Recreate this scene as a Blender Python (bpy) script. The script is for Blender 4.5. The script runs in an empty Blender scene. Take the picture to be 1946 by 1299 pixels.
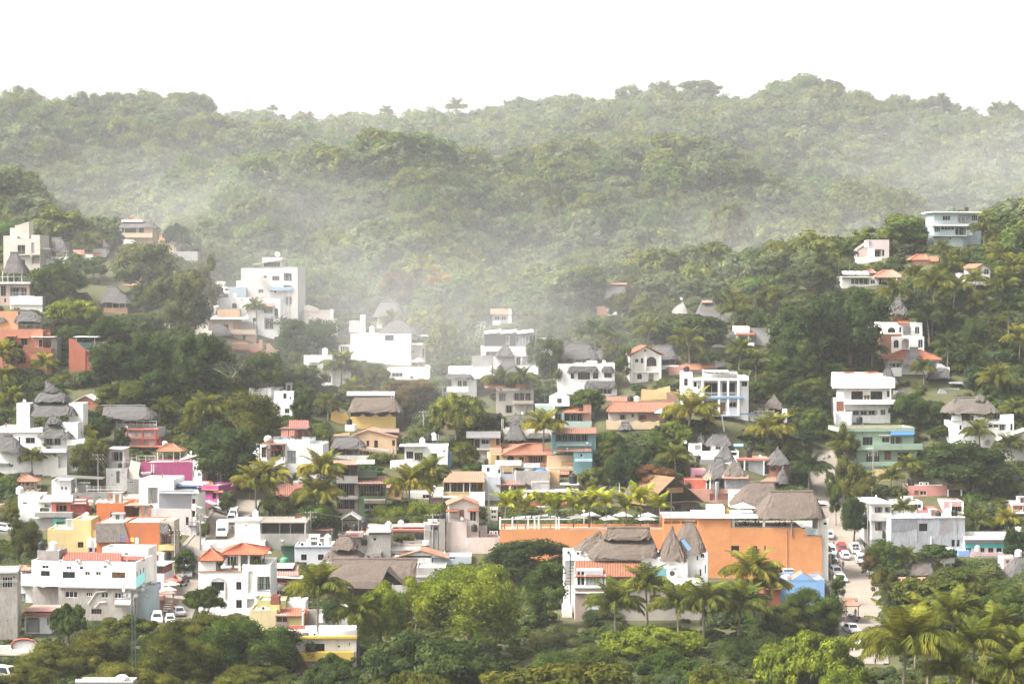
import bpy, math, random
import numpy as np
from mathutils import Vector, Matrix
random.seed(7); RNG = np.random.default_rng(11)
SC = bpy.context.scene; COL = SC.collection
R = math.radians
# ---------------------------------------------------------------- camera, sky, sun, exposure
F = 4000.0; CU, CV = 973.0, 649.5; CAMZ = 55.0; HROW = 560.0
PITCH = math.atan((CV-HROW)/F)
cam = bpy.data.cameras.new('camera'); camo = bpy.data.objects.new('camera', cam); COL.objects.link(camo)
cam.sensor_width = 36; cam.lens = 36*F/1946; cam.clip_start = 1; cam.clip_end = 20000
camo.location = (0, 0, CAMZ); camo.rotation_euler = (R(90)-PITCH, 0, 0); SC.camera = camo
SUN_EL, SUN_AZ = R(50), R(-107)          # azimuth clockwise from +Y (the viewing direction)
SKYGAIN = 0.15
w = bpy.data.worlds.new('World'); SC.world = w; w.use_nodes = True
nt = w.node_tree; nt.nodes.clear()
sky = nt.nodes.new('ShaderNodeTexSky'); sky.sky_type = 'NISHITA'; sky.sun_disc = False
sky.sun_elevation = SUN_EL; sky.sun_rotation = SUN_AZ; sky.air_density = 1.0; sky.dust_density = 6.0; sky.ozone_density = 1.0
bw = nt.nodes.new('ShaderNodeRGBToBW'); mx = nt.nodes.new('ShaderNodeMix'); mx.data_type = 'RGBA'
mx.inputs[0].default_value = 0.85                       # thin overcast: the sky's colour is nearly washed out
bg = nt.nodes.new('ShaderNodeBackground'); bg.inputs['Strength'].default_value = SKYGAIN
wo = nt.nodes.new('ShaderNodeOutputWorld')
tint = nt.nodes.new('ShaderNodeMix'); tint.data_type = 'RGBA'; tint.blend_type = 'MULTIPLY'; tint.inputs[0].default_value = 1
tint.inputs[7].default_value = (1.0, .995, .985, 1)
L = nt.links.new
L(sky.outputs[0], bw.inputs[0]); L(sky.outputs[0], mx.inputs[6]); L(bw.outputs[0], mx.inputs[7])
L(mx.outputs[2], tint.inputs[6]); L(tint.outputs[2], bg.inputs[0]); L(bg.outputs[0], wo.inputs[0])
sl = bpy.data.lights.new('sun', 'SUN'); sl.energy = 2.5; sl.angle = R(18); sl.color = (1, .97, .92)
so = bpy.data.objects.new('sun', sl); COL.objects.link(so)
_sd = Vector((math.sin(SUN_AZ)*math.cos(SUN_EL), math.cos(SUN_AZ)*math.cos(SUN_EL), math.sin(SUN_EL)))
so.rotation_euler = _sd.to_track_quat('Z', 'Y').to_euler(); so.location = (0, 300, 400)
SC.view_settings.view_transform = 'Standard'; SC.view_settings.look = 'None'
SC.view_settings.exposure = 1.84; SC.view_settings.gamma = 1
cy = SC.cycles; cy.max_bounces = 5; cy.diffuse_bounces = 3; cy.glossy_bounces = 2; cy.transmission_bounces = 4
cy.transparent_max_bounces = 8; cy.volume_bounces = 1; cy.volume_step_rate = 5.0; cy.volume_max_steps = 64; cy.use_denoising = True; cy.use_adaptive_sampling = False
cy.caustics_reflective = False; cy.caustics_refractive = False
HAZE = 0.00009
# ---------------------------------------------------------------- pixels to rays
_cp, _sp = math.cos(PITCH), math.sin(PITCH)
def ray(u, v):
    a, b = (u-CU)/F, -(v-CV)/F
    return np.array((a, _cp+b*_sp, -_sp+b*_cp))
def at_depth(u, v, Y):
    d = ray(u, v); t = Y/d[1]; return np.array((d[0]*t, Y, CAMZ+d[2]*t))
def project(x, y, z):
    dz = z-CAMZ; dep = y*_cp - dz*_sp
    return CU+F*x/dep, CV-F*(y*_sp+dz*_cp)/dep
# photo tiles: (origin u, origin v, magnification) of the enlargements the numbers below were read from
T1=(0,380,3.971); T2=(380,460,3.971); T3=(800,520,3.971); T4=(1180,520,4.059); T5=(1500,380,4.33); T6=(1500,640,4.33)
T7=(0,680,3.971); T8=(400,720,3.971); T9=(800,720,3.971); T10=(1200,780,4.633); T11=(0,960,3.833); T12=(400,960,3.833)
T13=(1000,960,3.833); T14=(1456,960,3.833); H1=(0,140,2.78); H2=(640,140,2.78); H3=(1246,120,2.78); P=(0,0,1)
def px(T, u, v): return T[0]+u/T[2], T[1]+v/T[2]
# ---------------------------------------------------------------- colour helpers
def lin(c):
    c = c/255.0
    return c/12.92 if c <= .04045 else ((c+.055)/1.055)**2.4
ALB = 0.56
def C(r, g, b, k=ALB): return (lin(r)*k, lin(g)*k, lin(b)*k, 1)
WHITE=(.72,.71,.69,1); CREAM=(.54,.47,.37,1); GREY=(.22,.21,.20,1); LGREY=(.35,.34,.33,1); PINKISH=(.48,.39,.35,1); OFFW=(.60,.58,.54,1)
TERRA=(0.302,0.108,0.0612,1); TERRA2=(0.36,0.158,0.0936,1); TILEPINK=(0.396,0.216,0.158,1); ORANGE=(0.518,0.194,0.0612,1); RUST=(0.36,0.101,0.0396,1); YELLOW=(0.533,0.403,0.173,1)
OCHRE=(0.446,0.302,0.144,1); PEACH=(0.475,0.302,0.202,1); MAGENTA=(0.245,0.0396,0.115,1); TURQ=(0.144,0.36,0.36,1); TEAL=(0.115,0.216,0.23,1); MINT=(0.302,0.432,0.331,1)
SKYBLUE=(0.158,0.302,0.518,1); PALEBLUE=(0.36,0.432,0.49,1); AQUA=(0.374,0.49,0.49,1); REDW=(0.324,0.0432,0.0288,1); DARK=(.03,.03,.032,1); WOOD=(.16,.085,.05,1); BLACK=(.015,.015,.017,1)
BROWN=(.11,.06,.04,1); GREEN=(0.072,0.115,0.0576,1); CONC=(0.259,0.245,0.23,1); BLUE=(0.0288,0.101,0.324,1); SALMON=(0.446,0.238,0.18,1); THATCH=(.105,.09,.079,1); THATCHB=(.108,.085,.07,1); THATCHG=(.092,.086,.084,1)
# ---------------------------------------------------------------- materials (colour comes from the object's own colour)
MATS = {}
def newmat(name):
    m = bpy.data.materials.new(name); m.use_nodes = True; n = m.node_tree; n.nodes.clear()
    o = n.nodes.new('ShaderNodeOutputMaterial'); return m, n, o
def N(n, t, **k):
    x = n.nodes.new(t)
    for a, b in k.items():
        if a.startswith('i_'): x.inputs[int(a[2:])].default_value = b
        else: setattr(x, a, b)
    return x
def mixc(n, fac, a, b, mode='MIX'):
    m = N(n, 'ShaderNodeMix', data_type='RGBA', blend_type=mode)
    for s, val in ((0, fac), (6, a), (7, b)):
        if hasattr(val, 'links') or hasattr(val, 'is_linked'): n.links.new(val, m.inputs[s])
        else: m.inputs[s].default_value = val
    return m.outputs[2]
def ramp(n, src, a, b, ca=(0,0,0,1), cb=(1,1,1,1)):
    r = N(n, 'ShaderNodeValToRGB'); n.links.new(src, r.inputs[0])
    r.color_ramp.elements[0].position = a; r.color_ramp.elements[1].position = b
    r.color_ramp.elements[0].color = ca; r.color_ramp.elements[1].color = cb
    return r.outputs[0]
def noise(n, co, scale, detail=3, rough=.6, sx=(1,1,1)):
    mp = N(n, 'ShaderNodeMapping'); mp.inputs['Scale'].default_value = sx; n.links.new(co, mp.inputs[0])
    t = N(n, 'ShaderNodeTexNoise'); t.inputs['Scale'].default_value = scale; t.inputs['Detail'].default_value = detail
    t.inputs['Roughness'].default_value = rough; n.links.new(mp.outputs[0], t.inputs[0]); return t.outputs[0]
def surf(name, rough=.85, stain=.25, streak=.25, sscale=.35, bump=.0, bscale=6, spec=.25, grime=(.20,.18,.16,1), sx=(1,1,.18), metal=0, coords='world', fine=0, gain=None):
    m, n, o = newmat(name); oi = N(n, 'ShaderNodeObjectInfo')
    g = N(n, 'ShaderNodeNewGeometry') if coords == 'world' else N(n, 'ShaderNodeTexCoord')
    co = g.outputs['Position'] if coords == 'world' else g.outputs['Object']
    c = oi.outputs['Color']
    if gain: c = mixc(n, 1.0, c, gain, 'MULTIPLY')
    if stain:
        f = ramp(n, noise(n, co, sscale, 5, .65), .42, .72)
        v = N(n, 'ShaderNodeMath', operation='MULTIPLY', i_1=stain); n.links.new(f, v.inputs[0])
        c = mixc(n, v.outputs[0], c, mixc(n, 1.0, c, (.62,.58,.54,1), 'MULTIPLY'))
    if streak:
        f = ramp(n, noise(n, co, 1.6, 4, .7, sx), .52, .80)
        v = N(n, 'ShaderNodeMath', operation='MULTIPLY', i_1=streak); n.links.new(f, v.inputs[0])
        c = mixc(n, v.outputs[0], c, grime)
    if fine:
        f = noise(n, co, bscale, 3, .7, sx)
        f = ramp(n, f, .3, .7, (1-fine,)*3+(1,), (1+fine*.5,)*3+(1,))
        c = mixc(n, 1.0, c, f, 'MULTIPLY')
    p = N(n, 'ShaderNodeBsdfPrincipled'); n.links.new(c, p.inputs['Base Color'])
    p.inputs['Roughness'].default_value = rough; p.inputs['Specular IOR Level'].default_value = spec; p.inputs['Metallic'].default_value = metal
    if bump:
        b = N(n, 'ShaderNodeBump'); b.inputs['Strength'].default_value = bump; b.inputs['Distance'].default_value = .15
        n.links.new(noise(n, co, bscale, 4, .7, sx), b.inputs['Height']); n.links.new(b.outputs[0], p.inputs['Normal'])
    n.links.new(p.outputs[0], o.inputs[0]); MATS[name] = m; return m
surf('plaster', .9, .45, .38)
surf('concrete', .95, .55, .5, .6, .3, 4, fine=.25)
surf('roofdeck', .9, .55, .35, .5, sx=(1,1,1), fine=.2)
surf('paint', .5, .12, .0)
surf('carpaint', .18, 0, 0, spec=.6)
surf('tile', .85, .6, .5, .9, .2, 6, sx=(1,1,1), grime=(.12,.09,.07,1), fine=.35, gain=(.80,.76,.74,1))
surf('thatch', 1, .5, .22, .5, .5, 5.5, spec=.05, sx=(1,1,.28), grime=(.24,.215,.19,1), fine=.4)
surf('metal', .4, .2, .2, metal=.6)
surf('fabric', .9, .1, 0)
surf('bark', .95, .4, .3, 1, .5, 5, spec=.1, fine=.3)
surf('plastic', .45, .08, 0)
surf('ground', 1, .6, .4, .15, .4, 1.2, spec=.05, sx=(1,1,1), grime=(.10,.11,.05,1), fine=.3)
surf('road', .95, .5, .35, .25, .2, 3, spec=.1, sx=(1,1,1), grime=(.26,.235,.205,1), fine=.2)
def glass():
    m, n, o = newmat('glass'); oi = N(n, 'ShaderNodeObjectInfo')
    p = N(n, 'ShaderNodeBsdfPrincipled'); g = N(n, 'ShaderNodeNewGeometry')
    f = ramp(n, noise(n, g.outputs['Position'], .7, 2), .35, .7, (.5,.5,.5,1), (1.7,1.7,1.7,1))
    n.links.new(mixc(n, 1.0, oi.outputs['Color'], f, 'MULTIPLY'), p.inputs['Base Color'])
    p.inputs['Roughness'].default_value = .2; p.inputs['Specular IOR Level'].default_value = .22
    n.links.new(p.outputs[0], o.inputs[0]); MATS['glass'] = m
glass()
def leafmat(name, inst=False):
    m, n, o = newmat(name); g = N(n, 'ShaderNodeNewGeometry'); oi = N(n, 'ShaderNodeObjectInfo')
    if inst:
        a = N(n, 'ShaderNodeAttribute', attribute_type='INSTANCER', attribute_name='tint'); c = a.outputs['Color']
    else: c = oi.outputs['Color']
    k = ramp(n, noise(n, g.outputs['Position'], .9, 3, .7), .3, .72, (.62,.66,.62,1), (1.45,1.35,1.15,1))
    c = mixc(n, 1.0, c, k, 'MULTIPLY')
    k2 = ramp(n, noise(n, g.outputs['Position'], .12, 2, .5), .35, .65, (.75,.82,.85,1), (1.25,1.15,.95,1))
    c = mixc(n, 1.0, c, k2, 'MULTIPLY')
    if inst: k3 = None
    else: k3 = ramp(n, noise(n, g.outputs['Position'], .33, 2, .6), .36, .66, (.58,.62,.60,1), (1.38,1.32,1.15,1))
    if k3: c = mixc(n, 1.0, c, k3, 'MULTIPLY')
    c = mixc(n, 1.0, c, ramp(n, g.outputs['Random Per Island'], 0, 1, (.68,.70,.68,1), (1.34,1.3,1.2,1)), 'MULTIPLY')
    d = N(n, 'ShaderNodeBsdfDiffuse'); t = N(n, 'ShaderNodeBsdfTranslucent'); ms = N(n, 'ShaderNodeMixShader', i_0=.34)
    n.links.new(c, d.inputs[0]); n.links.new(mixc(n, 1.0, c, (1.25,1.2,.55,1), 'MULTIPLY'), t.inputs[0])
    n.links.new(d.outputs[0], ms.inputs[1]); n.links.new(t.outputs[0], ms.inputs[2]); n.links.new(ms.outputs[0], o.inputs[0]); MATS[name] = m
leafmat('leaf'); leafmat('leafmass', True)
# ---------------------------------------------------------------- mesh building
class MB:
    def __init__(s): s.v = []; s.f = []
    def quad(s, *p):
        i = len(s.v); s.v += [tuple(q) for q in p]; s.f.append(tuple(range(i, i+len(p))))
    def box(s, x0, x1, y0, y1, z0, z1, skip=''):
        a = [(x0,y0,z0),(x1,y0,z0),(x1,y1,z0),(x0,y1,z0),(x0,y0,z1),(x1,y0,z1),(x1,y1,z1),(x0,y1,z1)]
        i = len(s.v); s.v += a
        for k, q in (('b',(3,2,1,0)),('t',(4,5,6,7)),('f',(0,1,5,4)),('r',(1,2,6,5)),('k',(2,3,7,6)),('l',(3,0,4,7))):
            if k not in skip: s.f.append(tuple(i+j for j in q))
    def tube(s, pts, rad, n=8, cap=True):
        pts = [Vector(p) for p in pts]
        if not hasattr(rad, '__len__'): rad = [rad]*len(pts)
        i0 = len(s.v)
        for k, p in enumerate(pts):
            d = (pts[min(k+1, len(pts)-1)]-pts[max(k-1, 0)]).normalized()
            a = d.orthogonal().normalized() if abs(d.z) < .95 else Vector((1,0,0)); a = (a-d*a.dot(d)).normalized(); b = d.cross(a)
            for j in range(n):
                t = 2*math.pi*j/n; s.v.append(tuple(p+(a*math.cos(t)+b*math.sin(t))*rad[k]))
        for k in range(len(pts)-1):
            for j in range(n):
                s.f.append((i0+k*n+j, i0+k*n+(j+1) % n, i0+(k+1)*n+(j+1) % n, i0+(k+1)*n+j))
        if cap:
            s.f.append(tuple(i0+j for j in reversed(range(n)))); e = i0+(len(pts)-1)*n; s.f.append(tuple(e+j for j in range(n)))
    def lathe(s, prof, n=16, c=(0,0,0)):
        i0 = len(s.v)
        for r, z in prof:
            for j in range(n):
                t = 2*math.pi*j/n; s.v.append((c[0]+r*math.cos(t), c[1]+r*math.sin(t), c[2]+z))
        for k in range(len(prof)-1):
            for j in range(n): s.f.append((i0+k*n+j, i0+k*n+(j+1) % n, i0+(k+1)*n+(j+1) % n, i0+(k+1)*n+j))
        s.f.append(tuple(i0+j for j in reversed(range(n)))); e = i0+(len(prof)-1)*n; s.f.append(tuple(e+j for j in range(n)))
    def mesh(s, name, mat, smooth=False):
        m = bpy.data.meshes.new(name); m.from_pydata(s.v, [], s.f); m.materials.append(MATS[mat])
        if smooth: m.polygons.foreach_set('use_smooth', [True]*len(m.polygons))
        return m
    def obj(s, name, mat, parent=None, col=(.5,.5,.5,1), smooth=False):
        return link(name, s.mesh(name, mat, smooth), parent, col)
def link(name, data, parent=None, col=(1,1,1,1)):
    o = bpy.data.objects.new(name, data); COL.objects.link(o); o.color = col
    if parent is not None: o.parent = parent
    return o
def npmesh(name, V, Q, mat, smooth=False):
    V = np.asarray(V, np.float32); Q = np.asarray(Q, np.int32); k = Q.shape[1]
    m = bpy.data.meshes.new(name); m.vertices.add(len(V)); m.vertices.foreach_set('co', V.ravel())
    m.loops.add(Q.size); m.loops.foreach_set('vertex_index', Q.ravel()); m.polygons.add(len(Q))
    m.polygons.foreach_set('loop_start', np.arange(0, Q.size, k, dtype=np.int32))
    if smooth: m.polygons.foreach_set('use_smooth', np.ones(len(Q), bool))
    m.update(calc_edges=True); m.materials.append(MATS[mat]); return m
USED = {}
def tag(o, label, cat, group=None):
    USED.setdefault(label, []).append(o); o['label'] = label; o['category'] = cat
    if group: o['group'] = group
    return o
def empty(name, loc, rz=0):
    o = link(name, None); o.empty_display_size = .5; o.location = loc; o.rotation_euler = (0, 0, rz); return o
def copy_tree(o, parent=None):
    c = o.copy(); COL.objects.link(c); c.parent = parent
    for ch in list(o.children): copy_tree(ch, c)
    return c
# ---------------------------------------------------------------- terrain: heights solved from where the photo shows the ground
CP = []
def cp(u, v, Y, drop=0.0):
    p = at_depth(u, v, Y); CP.append((p[0], p[1], p[2]-drop))
for u, rows in {
  -150: ((1300,290),(1200,335),(1100,375),(1050,390),(975,412),(900,436),(850,452),(750,478),(650,502),(550,526),(490,545)),
  100:  ((1300,290),(1200,335),(1100,375),(1050,388),(975,410),(900,434),(850,450),(750,474),(650,500),(560,524),(500,548),(470,560)),
  300:  ((1300,290),(1200,335),(1100,378),(1050,390),(975,412),(900,436),(850,452),(750,476),(650,502),(560,532),(500,556),(470,570)),
  500:  ((1300,290),(1200,335),(1100,380),(1040,395),(975,414),(900,436),(850,456),(750,486),(690,508),(640,524),(600,548),(575,570)),
  740:  ((1300,290),(1200,335),(1100,384),(1040,404),(960,430),(880,456),(800,484),(720,512),(660,536),(620,560),(590,590)),
  980:  ((1300,290),(1200,335),(1100,386),(1050,405),(950,436),(880,456),(800,480),(720,506),(660,530),(620,556),(585,590)),
  1200: ((1300,290),(1200,335),(1100,388),(1050,408),(960,432),(880,452),(800,472),(720,498),(650,524),(600,556),(560,590)),
  1400: ((1300,290),(1200,332),(1100,392),(1050,412),(960,436),(880,456),(800,472),(720,496),(640,526),(580,556),(540,590)),
  1580: ((1300,290),(1225,322),(1150,362),(1093,398),(1062,414),(1000,440),(950,456),(875,472),(800,488),(720,510),(640,535),(560,562),(520,585)),
  1750: ((1300,290),(1225,322),(1150,362),(1093,398),(1040,422),(980,446),(900,464),(860,476),(780,494),(700,516),(620,540),(540,566),(470,595)),
  2000: ((1300,290),(1225,322),(1150,362),(1090,400),(1020,430),(950,452),(880,470),(800,490),(700,516),(620,540),(540,564),(470,592),(440,606)),
  2250: ((1300,290),(1150,362),(1050,418),(900,464),(800,490),(700,516),(600,545),(500,575),(440,606)),
 }.items():
    for v, Y in rows: cp(u, v, Y)
# the near ground runs level under the foreground trees towards the camera hill
for u in (-300, 0, 500, 1000, 1500, 1950, 2300):
    for Y in (120, 180, 240): CP.append((Y*(u-CU)/F, Y, 1.5))
def ridge(Y, pts, drop=8, dip=(45, 7)):
    for u, v in pts:
        cp(u, v, Y, drop)
        p = at_depth(u, v, Y); CP.append((p[0]*(1+dip[0]/Y), Y+dip[0], p[2]-drop-dip[1]))
ridge(640, [(-200,505),(-60,500),(60,500),(180,492),(300,505),(420,520),(540,545)], 6, (50,8))
ridge(672, [(250,470),(360,413),(450,410),(540,406),(683,405),(759,399),(813,428),(870,464),(906,496),(956,528)], 9)
ridge(650, [(1000,545),(1100,530),(1200,515),(1300,492),(1400,490),(1500,492),(1580,480),(1680,460)], 8, (40, 10))
ridge(740, [(-200,330),(-60,333),(30,345),(80,370),(118,402)], 9)
ridge(760, [(200,440),(252,413),(317,399),(378,374),(450,363),(522,320),(594,313),(683,311),(759,313),(810,325),(856,341),(913,363),(930,400)], 9)
ridge(730, [(888,464),(928,449),(1000,428),(1072,424),(1144,428),(1180,449),(1300,480)], 8)
ridge(820, [(1000,400),(1054,370),(1090,341),(1162,327),(1216,356),(1300,390),(1400,400),(1500,420),(1600,440)], 9)
ridge(880, [(119,402),(155,381),(216,352),(273,336),(342,313),(414,295),(468,291),(540,284),(640,290),(740,285)], 9)
ridge(940, [(848,313),(899,291),(982,280),(1072,270),(1161,259),(1246,242),(1318,242),(1372,271),(1444,289),(1498,311),(1534,336),(1606,365),(1714,397),(1850,420),(2000,425)], 9)
ridge(1010, [(1560,350),(1650,330),(1750,330),(1850,340),(1946,330),(2050,330)], 9, (40,10))
ridge(1060, [(-150,230),(-60,215),(10,204),(61,182),(133,172),(190,170),(252,180),(324,196),(342,206),(385,214)], 11, (120, 40))
ridge(1230, [(440,212),(504,213),(575,219),(640,230),(730,220),(827,226),(892,228),(1000,211),(1107,210),(1143,197),(1201,189),(1251,181)], 12, (120, 40))
ridge(1180, [(1282,178),(1372,184),(1408,174),(1470,166),(1498,163),(1605,173),(1728,193),(1811,212),(1946,217),(2060,220)], 12, (120, 40))
cp(258,462,574); cp(327,474,572); cp(230,466,572); cp(1820,464,600); cp(1870,462,602); cp(1492,170,1180); cp(1480,172,1170); cp(1505,172,1172)
for x in (-2500, -1200, 1200, 2500):
    for y, z in ((-400,2),(300,5),(700,60),(1300,120),(2500,80)): CP.append((x, y, z))
for x in (-700, -250, 0, 250, 700): CP.append((x, 1900, 70)); CP.append((x, 3000, 60)); CP.append((x, -300, 2))
CP = np.array(CP)
def _solve():
    X = CP[:, :2]; D = np.hypot(X[:, None, 0]-X[None, :, 0], X[:, None, 1]-X[None, :, 1])
    n = len(X); A = np.zeros((n+1, n+1)); A[:n, :n] = D - np.eye(n)*1.0; A[:n, n] = 1; A[n, :n] = 1
    b = np.zeros(n+1); b[:n] = CP[:, 2]; return np.linalg.solve(A, b)
_W = _solve()
def rbf(x, y):
    x = np.asarray(x, float); y = np.asarray(y, float); out = np.full(x.shape, _W[-1])
    for i, (a, b, _) in enumerate(CP): out += _W[i]*np.hypot(x-a, y-b)
    return out
GX = np.concatenate([[-3000,-1800,-1100,-700,-520], np.arange(-430, 431, 5.0), [520,700,1100,1800,3000]])
GY = np.concatenate([[-600,-200,0,60,100,140], np.arange(170, 620, 4.0), np.arange(620, 1420, 7.0), [1440,1500,1600,1800,2200,3000,4500]])
_gx, _gy = np.meshgrid(GX, GY); GZ = rbf(_gx, _gy)
_bw = np.clip((_gy-640)/120, 0, 1)*(.22+.78*np.clip((1010-_gy)/90, 0, 1))
GZ = GZ-9.0*_bw
for _i in range(9):          # folds and spurs of the wooded hills
    _a = .35+_i*.71; _l = (70, 95, 130, 175)[_i % 4]; GZ = GZ+_bw*(2.6+_l*.016)*np.sin((_gx*math.cos(_a)+_gy*math.sin(_a)*.7)*6.283/_l+_i*1.9)
_k = np.array([.25, .5, .25])          # soften the creases of the interpolation
for _ in range(1):
    GZ[1:-1] = .25*GZ[:-2]+.5*GZ[1:-1]+.25*GZ[2:]; GZ[:, 1:-1] = .25*GZ[:, :-2]+.5*GZ[:, 1:-1]+.25*GZ[:, 2:]
def gz(x, y):
    x = np.asarray(x, float); y = np.asarray(y, float)
    i = np.clip(np.searchsorted(GX, x)-1, 0, len(GX)-2); j = np.clip(np.searchsorted(GY, y)-1, 0, len(GY)-2)
    a = np.clip((x-GX[i])/(GX[i+1]-GX[i]), 0, 1); b = np.clip((y-GY[j])/(GY[j+1]-GY[j]), 0, 1)
    return (GZ[j, i]*(1-a)+GZ[j, i+1]*a)*(1-b)+(GZ[j+1, i]*(1-a)+GZ[j+1, i+1]*a)*b
_YS = np.arange(180, 1400, .5)
def hit(u, v, default=600):
    d = ray(u, v); t = _YS/d[1]; zr = CAMZ+d[2]*t; g = gz(d[0]*t, _YS)
    k = np.nonzero(zr <= g)[0]
    if len(k) == 0: return hit(u, v+3, default) if v < 700 else at_depth(u, v, default)
    Y = _YS[k[0]]; p = at_depth(u, v, Y); p[2] = float(gz(p[0], p[1])); return p
def make_ground():
    nx, ny = len(GX), len(GY); V = np.stack([_gx.ravel(), _gy.ravel(), GZ.ravel()], 1)
    q = np.array([(j*nx+i, j*nx+i+1, (j+1)*nx+i+1, (j+1)*nx+i) for j in range(ny-1) for i in range(nx-1)])
    o = link('ground', npmesh('ground', V, q, 'ground', True), None, (.075, .075, .038, 1)); o['kind'] = 'structure'
    o['label'] = 'dry earth and leaf litter of the slopes under the town and trees'
make_ground()
# ---------------------------------------------------------------- buildings: photo outlines set on the ground they stand on
BLD = []; KEEP = []; FOOT = []
class B:
    def __init__(s, T, u0, u1, vb, label, short, name='house', cat='house', yaw=0, group=None, dY=0, Y=None, keep=True):
        s.T = T; s.short = short; um = (u0+u1)/2; U, V = px(T, um, vb)
        p = hit(U, V) if Y is None else at_depth(U, V, Y)
        if dY: p = at_depth(U, V, p[1]+dY)
        s.p = p; s.yaw = R(yaw); s.Rm = Matrix.Rotation(s.yaw, 3, 'Z'); s.Ri = s.Rm.transposed()
        s.root = empty(name, p, s.yaw); tag(s.root, label, cat, group); s.cam = s.Ri @ (Vector((0,0,CAMZ))-Vector(p))
        s.x0 = s.x1 = 0; s.y1 = 1; s.keep = keep; s.flat = []; s.z1 = 0; BLD.append(s)
    def loc(s, u, v, off=0.0):
        U, V = px(s.T, u, v); d = s.Ri @ Vector(ray(U, V)); t = (off-s.cam.y)/d.y; q = s.cam+d*t; return q.x, q.z
    def world(s, x, y, z): return Vector(s.p)+s.Rm @ Vector((x, y, z))
    def side(s, u, v, x):
        U, V = px(s.T, u, v); d = s.Ri @ Vector(ray(U, V)); t = (x-s.cam.x)/d.x; q = s.cam+d*t; return q.y, q.z
    def _ext(s, u0, u1, vt, vb, x0, x1, y0, y1):
        s.x0 = min(s.x0, x0); s.x1 = max(s.x1, x1); s.y1 = max(s.y1, y1)
        a, b = px(s.T, u0, vt), px(s.T, u1, vb)
        if s.keep: KEEP.append((a[0], b[0], a[1], b[1], s.p[1]))
        c = s.world((x0+x1)/2, (y0+y1)/2, 0); FOOT.append((c.x, c.y, abs(x1-x0)/2+1.2, abs(y1-y0)/2+1.2))
    # a walled block; holes: (kind,u0,v0,u1,v1,opts) in the same photo tile, on its front, or with face='R'/'L'
    def box(s, u0, u1, vb, vt, d=8, off=0, col=WHITE, holes=(), par=.35, roof=None, name='wall', mat='plaster', foot=None, vis=None):
        um = (u0+u1)/2
        x0 = s.loc(u0, vt, off)[0]; x1 = s.loc(u1, vt, off)[0]; zt = s.loc(um, vt, off)[1]
        if vb is None: zb = min(-3.5, float(gz(*s.world((x0+x1)/2, off, 0)[:2]))-s.p[2]-3.5)
        else: zb = s.loc(um, vb, off)[1]
        y0, y1 = off, off+d; m = MB(); s.z1 = max(s.z1, zt)
        s._ext(u0, u1, vt, vis if vis else (vb if vb else px_v(s, zt, off, um)), x0, x1, y0, y1)
        fr = []; rt = []; lf = []
        for h in holes:
            o = h[5] if len(h) > 5 else {}; fc = o.get('face', 'F')
            if fc == 'F':
                a = s.loc(h[1], (h[2]+h[4])/2, off)[0]; b = s.loc(h[3], (h[2]+h[4])/2, off)[0]; c = s.loc((h[1]+h[3])/2, h[4], off)[1]; e = s.loc((h[1]+h[3])/2, h[2], off)[1]
                a = max(a, x0+.05); b = min(b, x1-.05)
                lim = (x0, x1)
            else:
                X = x1 if fc == 'R' else x0
                a = s.side(h[1], h[2], X)[0]; b = s.side(h[3], h[2], X)[0]; a, b = sorted((a, b)); a = max(a, y0+.2); b = min(b, y1-.2)
                c = s.side((h[1]+h[3])/2, h[4], X)[1]; e = s.side((h[1]+h[3])/2, h[2], X)[1]
            c = max(c, zb+.02); e = min(e, zt-.12)
            if b-a > .12 and e-c > .12: (fr if fc == 'F' else rt if fc == 'R' else lf).append((a, b, c, e, h[0], o))
        F3 = lambda a, z, k: (a, y0+k, z); R3 = lambda a, z, k: (x1-k, a, z); L3 = lambda a, z, k: (x0+k, a, z)
        s._face(m, x0, x1, zb, zt, fr, F3, False); s._face(m, y0, y1, zb, zt, rt, R3, False); s._face(m, y0, y1, zb, zt, lf, L3, True)
        m.quad((x1,y1,zb),(x0,y1,zb),(x0,y1,zt),(x1,y1,zt))
        t = min(.18, (x1-x0)/4, d/4)
        if par > 0:
            zr = zt-par
            for q in (((x0,y0),(x1,y0),(x1-t,y0+t),(x0+t,y0+t)),((x1,y0),(x1,y1),(x1-t,y1-t),(x1-t,y0+t)),((x1,y1),(x0,y1),(x0+t,y1-t),(x1-t,y1-t)),((x0,y1),(x0,y0),(x0+t,y0+t),(x0+t,y1-t))):
                m.quad(*[(a, b, zt) for a, b in q]); a, b = q[2], q[3]
                m.quad((a[0],a[1],zt),(b[0],b[1],zt),(b[0],b[1],zr),(a[0],a[1],zr))
            if vb is None and (x1-x0)*d > 22: s.flat.append((x0+t, x1-t, y0+t, y1-t, zr))
            r = MB(); r.box(x0+t, x1-t, y0+t, y1-t, zr-.15, zr, 'b'); r.obj('roof', 'roofdeck', s.root, roof or (col if sum(col[:3]) > 1.5 else OFFW))
        else: m.quad((x0,y0,zt),(x1,y0,zt),(x1,y1,zt),(x0,y1,zt))
        o = m.obj(name, mat, s.root, col)
        for fc, hs, f3 in (('F', fr, F3), ('R', rt, R3), ('L', lf, L3)):
            for h in hs: s._fill(h, f3)
        return o
    def _face(s, m, a0, a1, z0, z1, hs, f3, flip):
        xs = sorted({a0, a1, *[h[0] for h in hs], *[h[1] for h in hs]}); zs = sorted({z0, z1, *[h[2] for h in hs], *[h[3] for h in hs]})
        def q(*p): m.quad(*(reversed(p) if flip else p))
        for i in range(len(xs)-1):
            for j in range(len(zs)-1):
                cx, cz = (xs[i]+xs[i+1])/2, (zs[j]+zs[j+1])/2
                if any(h[0] < cx < h[1] and h[2] < cz < h[3] for h in hs): continue
                q(f3(xs[i],zs[j],0), f3(xs[i+1],zs[j],0), f3(xs[i+1],zs[j+1],0), f3(xs[i],zs[j+1],0))
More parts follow.
